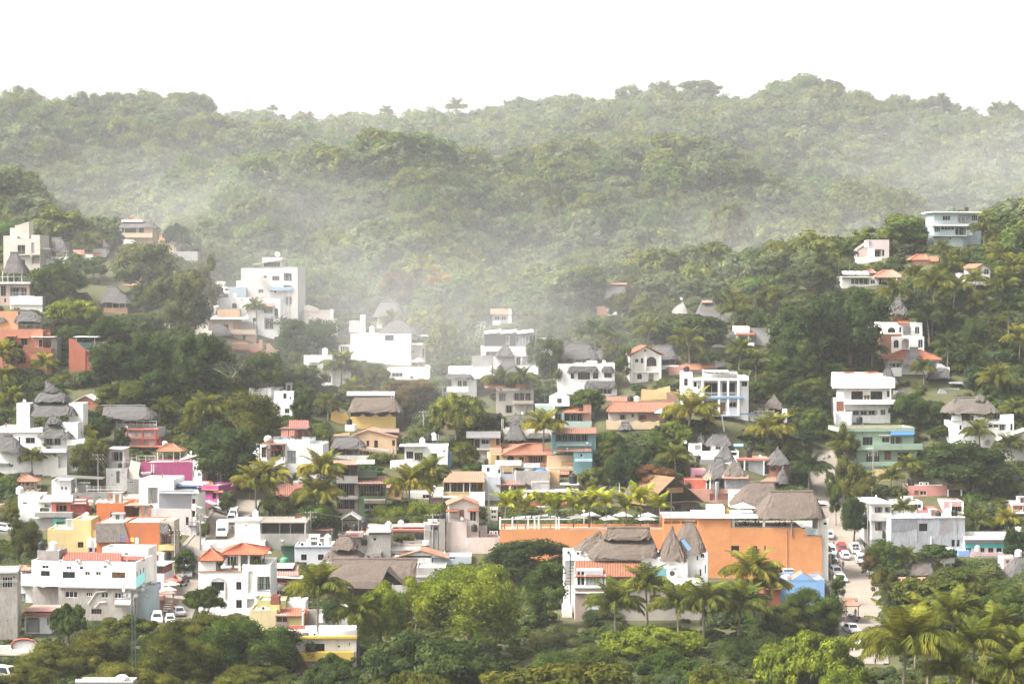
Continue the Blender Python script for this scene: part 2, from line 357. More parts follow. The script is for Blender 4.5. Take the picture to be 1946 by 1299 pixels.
        for a, b, c, e, kind, o in hs:
            k = o.get('dep', {'w': .16, 'd': .2, 'o': 2.2, 'a': .2, 'oa': 2.0}[kind])
            q(f3(a,c,0), f3(b,c,0), f3(b,c,k), f3(a,c,k)); q(f3(b,c,0), f3(b,e,0), f3(b,e,k), f3(b,c,k))
            q(f3(b,e,0), f3(a,e,0), f3(a,e,k), f3(b,e,k)); q(f3(a,e,0), f3(a,c,0), f3(a,c,k), f3(a,e,k))
            if kind in ('o', 'oa'): q(f3(a,c,k), f3(b,c,k), f3(b,e,k), f3(a,e,k))
            if kind in ('a', 'oa'):
                r = (b-a)/2; h = min(r, (e-c)*.6)
                for sg in (-1, 1):
                    P_ = [((a if sg < 0 else b), e)] + [((a+b)/2+sg*r*math.cos(t), e-h+h*math.sin(t)) for t in np.linspace(0, math.pi/2, 6)]
                    P_ = [f3(x, z, .02) for x, z in P_]
                    q(*(P_ if sg < 0 else P_[::-1]))
    def _fill(s, h, f3):
        a, b, c, e, kind, o = h; fc = o.get('fc', BROWN if kind == 'a' else OFFW); gc = o.get('gc', (.014,.016,.018,1)); nm = o.get('n', 1 if b-a > 1.0 else 0)
        if kind in ('w', 'a'):
            k = o.get('dep', .16); m = MB(); t = .055
            def bar(p, q_, r, u):
                A = [f3(p,r,k-.09), f3(q_,r,k-.09), f3(q_,u,k-.09), f3(p,u,k-.09)]; Bk = [f3(p,r,k-.01), f3(q_,r,k-.01), f3(q_,u,k-.01), f3(p,u,k-.01)]
                m.quad(*A); 
                for i in range(4): m.quad(A[i], Bk[i], Bk[(i+1) % 4], A[(i+1) % 4])
            bar(a, b, c, c+t); bar(a, b, e-t, e); bar(a, a+t, c+t, e-t); bar(b-t, b, c+t, e-t)
            for i in range(nm):
                x = a+(b-a)*(i+1)/(nm+1); bar(x-t/2, x+t/2, c+t, e-t)
            if o.get('hz'):
                z = (c+e)/2; bar(a+t, b-t, z-t/2, z+t/2)
            w = m.obj('window', 'paint', s.root, fc); g = MB(); g.quad(f3(a,c,k-.03), f3(b,c,k-.03), f3(b,e,k-.03), f3(a,e,k-.03)); g.obj('pane', 'glass', w, gc)
            if o.get('sill'):
                sm = MB(); A = f3(a-.08,c-.1,-.12); Bq = f3(b+.08,c-.1,-.12); D = f3(a-.08,c,-.12); E = f3(b+.08,c,-.12); A2 = f3(a-.08,c-.1,.05); B2 = f3(b+.08,c-.1,.05); D2 = f3(a-.08,c,.05); E2 = f3(b+.08,c,.05)
                sm.quad(A,Bq,E,D); sm.quad(D,E,E2,D2); sm.quad(A,A2,B2,Bq); sm.quad(A,D,D2,A2); sm.quad(Bq,B2,E2,E); sm.obj('sill', 'paint', w, o['sill'])
        elif kind == 'd':
            m = MB(); k = .14; m.quad(f3(a,c,k), f3(b,c,k), f3(b,e,k), f3(a,e,k))
            for i in range(2):
                z0 = c+(e-c)*(.08+.47*i); z1 = z0+(e-c)*.36; m.quad(f3(a+.12,z0,k-.03), f3(b-.12,z0,k-.03), f3(b-.12,z1,k-.03), f3(a+.12,z1,k-.03))
            dr = m.obj('door', 'paint', s.root, o.get('fc', WOOD)); hm = MB(); z = c+(e-c)*.45; x = b-.12
            hm.quad(f3(x-.06,z,k-.06), f3(x,z,k-.06), f3(x,z+.12,k-.06), f3(x-.06,z+.12,k-.06)); hm.obj('handle', 'metal', dr, GREY)
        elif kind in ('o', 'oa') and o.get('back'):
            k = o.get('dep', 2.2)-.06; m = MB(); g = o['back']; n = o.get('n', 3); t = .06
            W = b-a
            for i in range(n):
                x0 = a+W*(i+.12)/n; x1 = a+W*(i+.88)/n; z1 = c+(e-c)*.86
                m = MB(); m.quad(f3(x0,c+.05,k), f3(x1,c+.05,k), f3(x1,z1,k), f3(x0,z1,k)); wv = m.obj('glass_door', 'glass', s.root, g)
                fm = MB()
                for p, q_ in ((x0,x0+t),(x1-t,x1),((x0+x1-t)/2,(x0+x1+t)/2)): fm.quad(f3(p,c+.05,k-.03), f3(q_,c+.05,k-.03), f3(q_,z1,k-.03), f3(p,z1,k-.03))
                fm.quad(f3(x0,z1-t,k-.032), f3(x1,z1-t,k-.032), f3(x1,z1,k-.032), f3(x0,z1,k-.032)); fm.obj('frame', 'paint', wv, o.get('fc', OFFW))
    def slab(s, u0, u1, v, d=2, off=-1.2, th=.22, col=WHITE, name='roof_slab', mat='plaster', slope=0, v2=None):
        x0 = s.loc(u0, v, off)[0]; x1 = s.loc(u1, v, off)[0]; z = s.loc((u0+u1)/2, v, off)[1]; m = MB(); zz = [z, z, z+slope, z+slope]
        if v2 is not None: zz = [s.loc(u0, v, off)[1], s.loc(u1, v2, off)[1]]; zz = [zz[0], zz[1], zz[1]+slope, zz[0]+slope]
        P_ = [(x0,off),(x1,off),(x1,off+d),(x0,off+d)]
        a = [(p[0],p[1],h-th) for p, h in zip(P_, zz)]; b = [(p[0],p[1],h) for p, h in zip(P_, zz)]
        m.quad(*a[::-1]); m.quad(*b)
        for i in range(4): m.quad(a[i], a[(i+1) % 4], b[(i+1) % 4], b[i])
        s._ext(u0, u1, v, v+3, x0, x1, off, off+d); s.z1 = max(s.z1, z)
        return m.obj(name, mat, s.root, col)
    def sheet(s, u0, u1, ve, vr, off=-.5, d=3, col=OFFW, name='metal_roof', mat='metal', ru=None):
        return s.tile(u0, u1, ve, vr, off, d, 'shed', col, ru, name, mat, .09, .30)
    def corners(s, u0, u1, ve, vr, off, d, ru):
        a = Vector((s.loc(u0,ve,off)[0], off, s.loc((u0+u1)/2,ve,off)[1])); b = Vector((s.loc(u1,ve,off)[0], off, a.z))
        r0, r1 = ru or (u0, u1)
        return a, b, r0, r1
    def tile(s, u0, u1, ve, vr, off=-.6, d=5, kind='shed', col=TERRA, ru=None, name='tile_roof', mat='tile', amp=.07, pitch=.42):
        a, b, r0, r1 = s.corners(u0, u1, ve, vr, off, d, ru); m = MB(); root = s.root
        s._ext(u0, u1, vr, ve, a.x, b.x, off, off+d)
        def sheet(A, Bp, C_, D):           # A,B along the eave; D,C along the top, corrugated down the slope
            n = int(max(4, min(56, (Bp-A).length/pitch)))*2; up = (Bp-A).cross(D-A)
            if up.z < 0: up = -up
            up = up.normalized() if up.length > 1e-6 else Vector((0,0,1)); prev = None; rows = 4
            for i in range(n+1):
                f = i/n; h = up*(amp if i % 2 else -amp*.3)
                colm = []
                for j in range(rows+1):
                    g = j/rows; p = (A.lerp(Bp, f)).lerp(D.lerp(C_, f), g)+h+up*(.05*((j % 2)-.5)); colm.append(p)
                if prev:
                    for j in range(rows): m.quad(prev[j], colm[j], colm[j+1], prev[j+1])
                prev = colm
            t = up*-.14; m.quad(A+t, D+t, C_+t, Bp+t)
            for p, q_ in ((A,Bp),(Bp,C_),(C_,D),(D,A)): m.quad(p+t, q_+t, q_, p)
        if kind == 'shed':
            z = s.loc((r0+r1)/2, vr, off+d)[1]; C_ = Vector((s.loc(r1,vr,off+d)[0], off+d, z)); D = Vector((s.loc(r0,vr,off+d)[0], off+d, z)); sheet(a, b, C_, D)
        elif kind == 'hip':
            y = off+d/2; z = s.loc((r0+r1)/2, vr, y)[1]; p = Vector((s.loc(r0,vr,y)[0], y, z)); q_ = Vector((s.loc(r1,vr,y)[0], y, z))
            k = Vector((b.x, off+d, b.z)); l = Vector((a.x, off+d, a.z)); sheet(a, b, q_, p); sheet(b, k, q_, q_); sheet(k, l, p, q_); sheet(l, a, p, p)
            hm = MB()
            for e, f in ((a,p),(b,q_),(k,q_),(l,p),(p,q_)):
                if (e-f).length > .3: hm.tube([e+Vector((0,0,.08)), f+Vector((0,0,.08))], .12, 6)
            rf = m.obj(name, mat, root, col); hm.obj('hip_cap', mat, rf, tuple(x*1.15 for x in col[:3])+(1,)); s.z1 = max(s.z1, z); return rf
        elif kind == 'gable':              # ridge runs back from the viewer
            um = (u0+u1)/2 if ru is None else ru[0]; z = s.loc(um, vr, off)[1]; xm = s.loc(um, vr, off)[0]
            p = Vector((xm, off, z)); q_ = Vector((xm, off+d, z)); k = Vector((b.x, off+d, b.z)); l = Vector((a.x, off+d, a.z))
            sheet(l, a, p, q_); sheet(b, k, q_, p)
        elif kind == 'cross':              # ridge parallel to the front, open gable ends
            y = off+d/2; z = s.loc((r0+r1)/2, vr, y)[1]; p = Vector((s.loc(r0,vr,y)[0], y, z)); q_ = Vector((s.loc(r1,vr,y)[0], y, z))
            k = Vector((b.x, off+d, b.z)); l = Vector((a.x, off+d, a.z)); sheet(a, b, q_, p); sheet(k, l, p, q_)
            m.quad(a, l, p); m.quad(b, q_, k)
        s.z1 = max(s.z1, a.z)
        return m.obj(name, mat, root, col)
    def gablewall(s, u0, u1, ve, vr, d=.25, off=0, col=WHITE, um=None):
        x0, x1 = s.loc(u0,ve,off)[0], s.loc(u1,ve,off)[0]; z0 = s.loc(u0,ve,off)[1]; xm, zm = s.loc(um or (u0+u1)/2, vr, off); m = MB()
        m.quad((x0,off,z0),(x1,off,z0),(xm,off,zm)); m.quad((x1,off+d,z0),(x0,off+d,z0),(xm,off+d,zm))
        m.quad((x0,off,z0),(xm,off,zm),(xm,off+d,zm),(x0,off+d,z0)); m.quad((xm,off,zm),(x1,off,z0),(x1,off+d,z0),(xm,off+d,zm)); return m.obj('gable', 'plaster', s.root, col)
    def wall(s, pts, off=0, d=.25, col=WHITE, name='parapet', mat='plaster'):   # upright slab with any outline
        m = MB(); q = [s.loc(u, v, off) for u, v in pts]; A = [(x, off, z) for x, z in q]; K = [(x, off+d, z) for x, z in q]
        m.quad(*A); m.quad(*K[::-1])
        for i in range(len(q)): m.quad(A[i], K[i], K[(i+1) % len(q)], A[(i+1) % len(q)])
        us = [p[0] for p in pts]; vs = [p[1] for p in pts]; s._ext(min(us), max(us), min(vs), max(vs), min(x for x, z in q), max(x for x, z in q), off, off+d)
        return m.obj(name, mat, s.root, col)
    def thatch(s, u0, u1, ve, vr, ru0, ru1, off=-.8, d=8, col=THATCH, cap=.28, name='thatch_roof', bulge=.06, sag=0, tier=0, skip=False):
        a, b, *_ = s.corners(u0, u1, ve, vr, off, d, None); yc = off+d/2; zr = s.loc((ru0+ru1)/2, vr, yc)[1]; ze = a.z
        rx0, rx1 = s.loc(ru0, vr, yc)[0], s.loc(ru1, vr, yc)[0]; m = MB(); n = 44
        if not skip: s._ext(u0, u1, vr, ve, a.x, b.x, off, off+d)
        W, D = b.x-a.x, d; xc = (a.x+b.x)/2; rnd = random.Random(int(abs(u0*7+vr*3)))
        base = []                                       # rounded rectangle around the eave
        for i in range(n):
            t = 2*math.pi*i/n; c, sn = math.cos(t), math.sin(t); e = .45 if W > 4 else .7
            base.append((xc+W/2*math.copysign(abs(c)**e, c), yc+D/2*math.copysign(abs(sn)**e, sn)))
        top = [(min(max(x, rx0), rx1) if rx1 > rx0+.3 else (rx0+rx1)/2+.15*(x-xc)/W, yc+.12*(y-yc)/D*2) for x, y in base]
        rings = []; K = 7
        for j in range(K+1):
            t = j/K; zz = ze+(zr-ze)*(t+bulge*math.sin(math.pi*t)*1.2+sag*t*(1-t)); rg = []
            for i in range(n):
                w_ = t; x = base[i][0]*(1-w_)+top[i][0]*w_; y = base[i][1]*(1-w_)+top[i][1]*w_; jj = .13*(1-t*.45)
                step = tier*(.35 if (tier and .45 < t < .60) else 0)
                rg.append((x+rnd.uniform(-jj, jj)+(x-xc)*step*.25, y+rnd.uniform(-jj, jj)+(y-yc)*step*.25, zz+rnd.uniform(-jj, jj)-(.42*rnd.random()**2 if j == 0 else 0)))
            rings.append(rg)
        inner = [(xc+(x-xc)*.93, yc+(y-yc)*.93, ze+.04) for x, y in base]; hi = [(xc+(x-xc)*.25, yc+(y-yc)*.25, ze+(zr-ze)*.62) for x, y in base]
        seq = [hi, inner]+rings
        i0 = len(m.v)
        for rg in seq: m.v += rg
        for k in range(len(seq)-1):
            for j in range(n): m.f.append((i0+k*n+j, i0+k*n+(j+1) % n, i0+(k+1)*n+(j+1) % n, i0+(k+1)*n+j))
        m.f.append(tuple(i0+(len(seq)-1)*n+j for j in range(n)))
        o = m.obj(name, 'thatch', s.root, col)
        if cap:
            c = MB(); h = cap
            if rx1-rx0 > .8:
                pts = [(rx0-.25+(rx1-rx0+.5)*i/8, yc, zr+.05+rnd.uniform(-.05,.05)) for i in range(9)]; c.tube(pts, [h*rnd.uniform(.85,1.1) for _ in pts], 8)
            else: c.lathe([(h*1.5,-.55),(h*1.2,-.2),(h*.9,.1),(h*.35,.4),(.03,.5)], 10, ((rx0+rx1)/2, yc, zr))
            c.obj('ridge_cap', 'thatch', o, tuple(x*1.1 for x in col[:3])+(1,))
        s.z1 = max(s.z1, zr); return o
    def post(s, u, vb, vt, off=0, w=.25, col=WHITE, name='column', rnd=False):
        x, z0 = s.loc(u, vb, off); z1 = s.loc(u, vt, off)[1]; m = MB()
        if rnd: m.tube([(x,off,z0),(x,off,z1)], w/2, 8)
        else: m.box(x-w/2, x+w/2, off-w/2, off+w/2, z0, z1)
        return m.obj(name, 'plaster' if not rnd else 'bark', s.root, col)
    def posts(s, us, vb, vt, offs=(0,), w=.2, col=WOOD, name='post', rnd=True):
        for off in offs:
            for u in us: s.post(u, vb, vt, off, w, col, name, rnd)
    def rail(s, u0, u1, vb, vt, off=-1.2, col=WHITE, kind='bars', d=0, n=None, side=''):
        x0, z0 = s.loc(u0, vb, off); x1 = s.loc(u1, vb, off)[0]; z1 = s.loc((u0+u1)/2, vt, off)[1]; z0 = s.loc((u0+u1)/2, vb, off)[1]; m = MB(); t = .05
        if kind == 'solid': m.box(x0, x1, off, off+.14, z0, z1)
        else:
            m.box(x0, x1, off, off+t, z1-t*1.3, z1); m.box(x0, x1, off, off+t, z0, z0+t)
            if kind == 'wire': m.box(x0, x1, off, off+.03, (z0+z1)/2, (z0+z1)/2+.03)
            k = n or int(max(2, (x1-x0)/(.22 if kind == 'bars' else 1.3)))
            for i in range(k+1):
                x = x0+(x1-x0)*i/k; b_ = .028 if kind == 'bars' else .05; m.box(x-b_/2, x+b_/2, off+.005, off+.04, z0, z1-.02)
            if kind == 'glass':
                o = m.obj('railing', 'paint', s.root, col); g = MB(); g.quad((x0,off+.02,z0),(x1,off+.02,z0),(x1,off+.02,z1),(x0,off+.02,z1)); g.obj('pane', 'glass', o, (.25,.3,.32,1)); return o
        for sd in side:
            X = x0 if sd == 'L' else x1-t
            if kind == 'solid': X = x0 if sd == 'L' else x1-.14; m.box(X, X+.14, off+.14, off-off if d == 0 else off+d, z0, z1)
            else: m.box(X, X+t, off, 0, z1-t, z1)
        return m.obj('parapet' if kind == 'solid' else 'railing', 'plaster' if kind == 'solid' else 'paint', s.root, col)
    def balcony(s, u0, u1, v, vt, out=1.2, col=WHITE, kind='bars', rc=None, th=.2):
        s.slab(u0, u1, v, out, -out, th, col, 'balcony'); s.rail(u0, u1, v, vt, -out, rc or col, kind, d=out, side='LR')
    def pt(s, u, v, off=0):
        x, z = s.loc(u, v, off); return s.world(x, off, z)
def px_v(s, zt, off, um):   # row of the ground at a building's foot, in its own tile
    U, V = project(*s.world(0, off, 0)); return (V-s.T[1])*s.T[2]
# ---------------------------------------------------------------- vegetation prototypes
def unit(v): return v/np.maximum(np.linalg.norm(v, axis=1, keepdims=True), 1e-9)
def leaves(c, n, s, asp=.5):
    k = len(c); t = unit(np.cross(n, RNG.normal(size=(k,3)))); b = np.cross(n, t); s = np.asarray(s).reshape(-1,1)
    V = np.stack([c+t*s, c+b*s*asp, c-t*s, c-b*s*asp], 1).reshape(-1,3); return V, np.arange(k*4).reshape(-1,4)
_ico = None
def ico(c, r, sub=1):
    global _ico
    if _ico is None:
        import bmesh
        bm = bmesh.new(); bmesh.ops.create_icosphere(bm, subdivisions=2, radius=1); _ico = (np.array([v.co[:] for v in bm.verts]), np.array([[v.index for v in f.verts] for f in bm.faces])); bm.free()
    v = _ico[0]*(1+RNG.uniform(-.12,.12,(len(_ico[0]),1))); return v*np.asarray(r)+np.asarray(c), _ico[1]
def crown(kind, nl, ls, seed):
    global RNG; RNG = np.random.default_rng(seed); g = RNG
    if kind == 'round': K, rz, pr, zc = 36, .85, (.19,.37), .85
    elif kind == 'dome': K, rz, pr, zc = 84, .42, (.10,.21), .28
    elif kind == 'tall': K, rz, pr, zc = 30, 1.25, (.26,.40), 1.25
    elif kind == 'wispy': K, rz, pr, zc = 26, 1.0, (.22,.36), 1.0
    elif kind == 'bush': K, rz, pr, zc = 14, .55, (.34,.5), .45
    else: K, rz, pr, zc = 12, .72, (.36,.52), .62
    d = unit(g.normal(size=(K*3,3))); d = d[(d[:,2] > (-.15 if kind == 'dome' else -.75))][:K]; K = len(d)
    pr = g.uniform(*pr, K); rad = g.uniform(.55,1.0,(K,1))
    if kind == 'dome': rad = g.uniform(.25,1.0,(K,1))**.5*.86
    c = d*rad*(1-pr.reshape(-1,1)*.55)*np.array((1,1,rz)); c *= 1+g.normal(size=(K,3))*.06
    sq = np.array((1,1,.50)) if kind == 'dome' else np.array((1,1,.85)); per = np.maximum(1, (nl*pr**2/np.sum(pr**2)).astype(int))
    Vs, Qs, Tv, Tf = [], [], [], []; nv = 0
    cc, nn, ss = [], [], []
    for i in range(K):
        q = unit(g.normal(size=(per[i]*2,3))+d[i]*.55+np.array((0,0,.45)))[:per[i]]
        r = pr[i]*g.uniform(.72,1.12,(per[i],1)); p = c[i]+q*r*sq
        if kind == 'wispy':
            p[:,2] -= g.exponential(.10, per[i]); nrm = unit(q*np.array((1,1,.25))+g.normal(size=q.shape)*.5)
        else: nrm = unit(q+np.array((0,0,.35))+g.normal(size=q.shape)*.42)
        cc.append(p); nn.append(nrm); ss.append(g.uniform(.6,1.3,per[i])*ls)
    cc = np.concatenate(cc); nn = np.concatenate(nn); ss = np.concatenate(ss); cc[:,2] += zc
    V, Q = leaves(cc, nn, ss, .3 if kind == 'wispy' else .55); Q3 = np.concatenate([Q[:,[0,1,2]], Q[:,[0,2,3]]])
    vs, fs = [V], [Q3]; nv = len(V)
    for i in range(K):                                   # leafy cores so that light does not leak straight through
        iv, if_ = ico(c[i]+np.array((0,0,zc)), pr[i]*.66*sq); vs.append(iv); fs.append(if_+nv); nv += len(iv)
    V = np.concatenate(vs); Fq = np.concatenate(fs); return V, Fq, float(cc[:,2].max())
CROWNS = {}
def crown_mesh(kind, lod, k):
    key = (kind, lod, k)
    if key not in CROWNS:
        nl, ls = {'hi': (15000,.027), 'mid': (5200,.045), 'far': (850,.10)}[lod]
        if kind == 'wispy': nl = int(nl*1.2); ls *= 1.3
        if kind == 'bush' : nl = int(nl*.6)
        V, Q, H = crown(kind, nl, ls, hash((kind, k)) % 7919 if False else (sum(map(ord, kind))*31+k*101+len(lod)))
        CROWNS[key] = (npmesh('crown', V, Q, 'leafmass' if lod == 'far' else 'leaf'), H)
    return CROWNS[key]
TRUNKS = []
def trunk_mesh(k):
    while len(TRUNKS) < 4:
        rnd = random.Random(len(TRUNKS)+5); m = MB(); b = rnd.uniform(-.06,.06)
        m.tube([(0,0,0),(b,.02,.25),(b*.4,-.03,.5),(0,0,.62)], [.075,.058,.05,.045], 8)
        for i in range(6):
            t = i*1.05+rnd.random()*.6; r = rnd.uniform(.3,.6); z = rnd.uniform(.82,1.15)
            m.tube([(0,0,.56+.02*i),(math.cos(t)*r*.45,math.sin(t)*r*.45,.72),(math.cos(t)*r,math.sin(t)*r,z)], [.035,.024,.01], 6)
        TRUNKS.append(m.mesh('trunk', 'bark', True))
    return TRUNKS[k % 4]
TINT = dict(olive=(.068,.078,.022), green=(.046,.072,.021), dark=(.034,.054,.023), yellow=(.105,.115,.030), bright=(.098,.130,.024), brown=(.085,.066,.038), grey=(.068,.084,.048), pale=(.10,.118,.058), blue=(.035,.058,.042), rust=(.12,.058,.034))
TREES = []; WORDS = dict(round='round-crowned', dome='flat spreading', tall='tall', wispy='feathery', bush='low bushy')
TW = dict(olive='olive green', green='mid green', dark='dark green', yellow='yellow green', bright='bright green', brown='brownish', grey='grey green', pale='pale green', blue='bluish green', rust='rusty red')
def near_name(x, y, z=None):
    best = min(BLD, key=lambda b: math.hypot(b.p[0]+b.Rm[0][1]*b.y1*.5-x, (b.p[1]+b.y1*.5-y)))
    return best.short
def tcol(tint, rnd, k=.16):
    c = TINT[tint]; f = 1+rnd.uniform(-k, k); return (c[0]*f*(1+rnd.uniform(-.08,.08)), c[1]*f, c[2]*f, 1)
def tree(T, u0, u1, vt, vb, kind='round', tint='green', base=None, Y=None, lod=None, where=None, name='broadleaf_tree', group=None, cat='tree'):
    """a tree whose crown fills u0..u1, vt..vb of a photo tile and stands on the ground seen at row base"""
    U0, V0 = px(T, u0, vt); U1, V1 = px(T, u1, vb); um = (U0+U1)/2
    Bv = px(T, 0, base)[1] if base else V1+6
    p = hit(um, Bv) if Y is None else at_depth(um, Bv, Y)
    Y = p[1]; top = at_depth(um, V0, Y)[2]; bot = at_depth(um, V1, Y)[2]; w = (U1-U0)*Y/F; rnd = random.Random(int(um*13+V0*7))
    g = float(gz(p[0], p[1])); h = max(top-bot, w*.25); lod = lod or ('hi' if (U1-U0) > 90 and Y < 345 else 'mid')
    cm, H = crown_mesh(kind, lod, rnd.randrange(2 if lod == 'hi' else 4))
    root = empty(name, (p[0], p[1], g), rnd.random()*6.28); c = link('crown', cm, root, tcol(tint, rnd))
    c.location = (0, 0, bot-g); c.scale = (w/2*1.04, w/2*1.04, h/H)
    th = max(bot-g+h*.45, 1.0); t = link('trunk', trunk_mesh(rnd.randrange(4)), root, (.13,.10,.075,1)); t.scale = (min(w/2, 6), min(w/2, 6), th)
    lb = f"{WORDS[kind]} {TW[tint]} tree {where}" if where else f"{WORDS[kind]} {TW[tint]} tree beside {near_name(p[0], p[1])}"
    tag(root, lb, cat, group or lb); TREES.append((root, p)); return root
# ---------------------------------------------------------------- palms
FR = {}
def frond_mesh(style, k):
    key = (style, k)
    if key in FR: return FR[key]
    rnd = random.Random(k*17+len(style)); m = MB(); el, dr = {'coco': (.75, 1.75), 'up': (1.15, 1.15), 'droop': (.35, 1.7), 'royal': (.6, 2.0)}[style]
    el += rnd.uniform(-.12,.12); n = 24; pts = []; p = Vector((0,0,0)); ang = el
    for i in range(n+1):
        pts.append(p.copy()); p = p+Vector((math.cos(ang),0,math.sin(ang)))/n; ang -= dr/n*(0.4+1.2*i/n)
    m.tube(pts[::3], [.014*(1-.8*i/8)+.002 for i in range(len(pts[::3]))], 4)
    hang = {'coco': .9, 'up': .35, 'droop': 1.15, 'royal': .8}[style]
    for i in range(2, n+1):
        for sub in (0, .5):
            if i == n and sub: continue
            f = (i+sub)/n; a = pts[i].lerp(pts[min(i+1,n)], sub); tg = (pts[min(i+1,n)]-pts[i-1]).normalized()
            ln = (.27 if style != 'royal' else .32)*math.sin(math.pi*min(1,f*.86+.12))**.7*rnd.uniform(.85,1.1)
            for sg in (-1, 1):
                h = hang*rnd.uniform(.55,1.35); dirv = (Vector((0,sg,0))*math.cos(h)+Vector((0,0,-1))*math.sin(h)+tg*.55).normalized(); w_ = .0105
                e = a+dirv*ln+Vector((0,0,-.03*hang)); mid = a+dirv*ln*.5
                m.quad(a-tg*w_*.6, mid-tg*w_*1.2, e, mid+tg*w_*1.2, a+tg*w_*.6)
    FR[key] = m.mesh('frond', 'leaf'); return FR[key]
PALMCROWN = {}; PT = []
def palm_trunk(k):
    while len(PT) < 3:
        i = len(PT); m = MB(); b = (.03,.10,-.07)[i]; n = 9; pts = []; rr = []
        for j in range(n+1):
            t = j/n; pts.append((b*(t*t-t*.0)-b, 0, t)); rr.append(.030*(1-.42*t)+(.016*(1-t)**5))
        m.tube(pts, rr, 8); PT.append(m.mesh('trunk', 'bark', True))
    return PT[k % 3]
def palm_set(style, k):
    rnd = random.Random(k*7+3); out = []
    spec = {'coco': [('up',.9,10),('coco',1.0,14),('droop',.95,9)], 'young': [('up',1.05,9),('coco',.85,4)], 'royal': [('up',.75,6),('royal',1.0,16),('droop',.9,7)], 'dry': [('up',.7,3),('coco',1,8),('droop',1,11)]}[style]
    a = rnd.random()*6
    for st, L_, n in spec:
        for i in range(n):
            a += 2.399+rnd.uniform(-.25,.25); out.append((st, rnd.randrange(2), a, rnd.uniform(-.2,.2), L_*rnd.uniform(.85,1.08)))
    return out
def palm(T, u, vc, size, base, style='coco', tint='palm', where=None, Y=None, sep=None, name='palm_tree', group=None):
    """crown centre at (u, vc), crown width in photo pixels, trunk foot on the ground seen at row base"""
    U, V = px(T, u, vc); Bv = px(T, 0, base)[1]; p = hit(U, Bv) if Y is None else at_depth(U, Bv, Y); Y = p[1]; S = size*Y/F
    g = float(gz(p[0], p[1])); zc = at_depth(U, V, Y)[2]-S*.04; rnd = random.Random(int(U*11+V*3)); root = empty(name, (p[0], p[1], g), rnd.random()*6.28)
    if style == 'royal': pass
    colr = {'palm': (.090,.105,.026), 'gold': (.145,.148,.034), 'dark': (.036,.056,.023), 'lime': (.24,.265,.04), 'greyp': (.07,.084,.04), 'dry': (.19,.135,.05)}[tint]
    H = max(zc-g, .8); t = link('trunk', palm_trunk(rnd.randrange(3)), root, (.19,.155,.12,1)); w_ = min(max(S/9, .55)*8.5, 12); t.scale = (w_, w_, H)
    L_ = S/(1.36 if style != 'young' else 1.6); k = rnd.randrange(3); sep = (size >= 62) if sep is None else sep
    if sep:
        for st, kk, a, tl, ll in palm_set(style, k):
            f = link('frond', frond_mesh(st, kk), root); f.location = (0, 0, H); f.rotation_euler = (0, tl, a); f.scale = (L_*ll,)*3
            j = 1+rnd.uniform(-.18,.18); o_ = rnd.uniform(0,.45) if st == 'droop' else 0
            f.color = (colr[0]*j*(1+.8*o_), colr[1]*j*(1+.25*o_), colr[2]*j, 1)
    else:
        if (style, k) not in PALMCROWN:
            vs = []; fs = []
            for st, kk, a, tl, ll in palm_set(style, k):
                fm = frond_mesh(st, kk); M = Matrix.Rotation(a, 4, 'Z') @ Matrix.Rotation(tl, 4, 'Y') @ Matrix.Scale(ll, 4); i = len(vs)
                vs += [tuple(M @ v.co) for v in fm.vertices]; fs += [tuple(i+x for x in q.vertices) for q in fm.polygons]
            m = MB(); m.v = vs; m.f = fs; PALMCROWN[(style, k)] = m.mesh('crown', 'leaf')
        c = link('crown', PALMCROWN[(style, k)], root, tcolp(colr, rnd)); c.location = (0, 0, H); c.scale = (L_,)*3
    if style in ('coco', 'dry') and sep:
        m = MB(); 
        for i in range(5):
            a = i*1.25; m.lathe([(.01,-.16),(.12,-.1),(.15,0),(.11,.12),(.02,.17)], 7, (.2*math.cos(a), .2*math.sin(a), -.25))
        n_ = m.obj('coconut', 'leaf', root, (.12,.09,.03,1), True); n_.location = (0, 0, H); n_['kind'] = 'stuff'
    nm = {'palm': 'green coconut palm', 'gold': 'golden yellow coconut palm', 'dark': 'dark dense palm', 'lime': 'young lime yellow palm', 'greyp': 'dusty green palm', 'dry': 'dry orange fronded palm'}[tint]
    lb = f"{nm} {where}" if where else f"{nm} beside {near_name(p[0], p[1])}"
    tag(root, lb, 'palm', group or lb); TREES.append((root, p)); return root
def tcolp(c, rnd): f = 1+rnd.uniform(-.15,.15); return (c[0]*f, c[1]*f, c[2]*f, 1)
def bare_tree(T, u, vt, vb, w, label, col=(.30,.27,.25,1), seed=3, Y=None):
    U, V = px(T, u, vb); p = hit(U, V) if Y is None else at_depth(U, V, Y); top = at_depth(U, px(T, u, vt)[1], p[1])[2]; H = top-p[2]; W = w/T[2]*p[1]/F; rnd = random.Random(seed)
    root = empty('bare_tree', p, 0); m = MB(); m.tube([(0,0,-.5),(W*.02,0,H*.2),(0,0,H*.36)], [.26,.2,.15], 7); m.obj('trunk', 'bark', root, col); m = MB()
    def br(a, d, L_, r, n):
        b = a+d*L_; m.tube([a, a.lerp(b,.5)+Vector((rnd.uniform(-1,1),rnd.uniform(-1,1),.3))*L_*.08, b], [r, r*.75, r*.5], 5, False)
        if n:
            for i in range(3):
                e = (d+Vector((rnd.uniform(-1,1)*W/H,rnd.uniform(-1,1)*W/H,rnd.uniform(0,.6)))*.75).normalized(); br(b, e, L_*rnd.uniform(.6,.8), r*.5, n-1)
    for i in range(5):
        a = i*1.26; br(Vector((0,0,H*(.3+.02*i))), Vector((math.cos(a)*W/H*.8,math.sin(a)*W/H*.8,.8)).normalized(), H*.26, .1, 3)
    m.obj('branches', 'bark', root, col)['kind'] = 'stuff'; tag(root, label, 'tree')
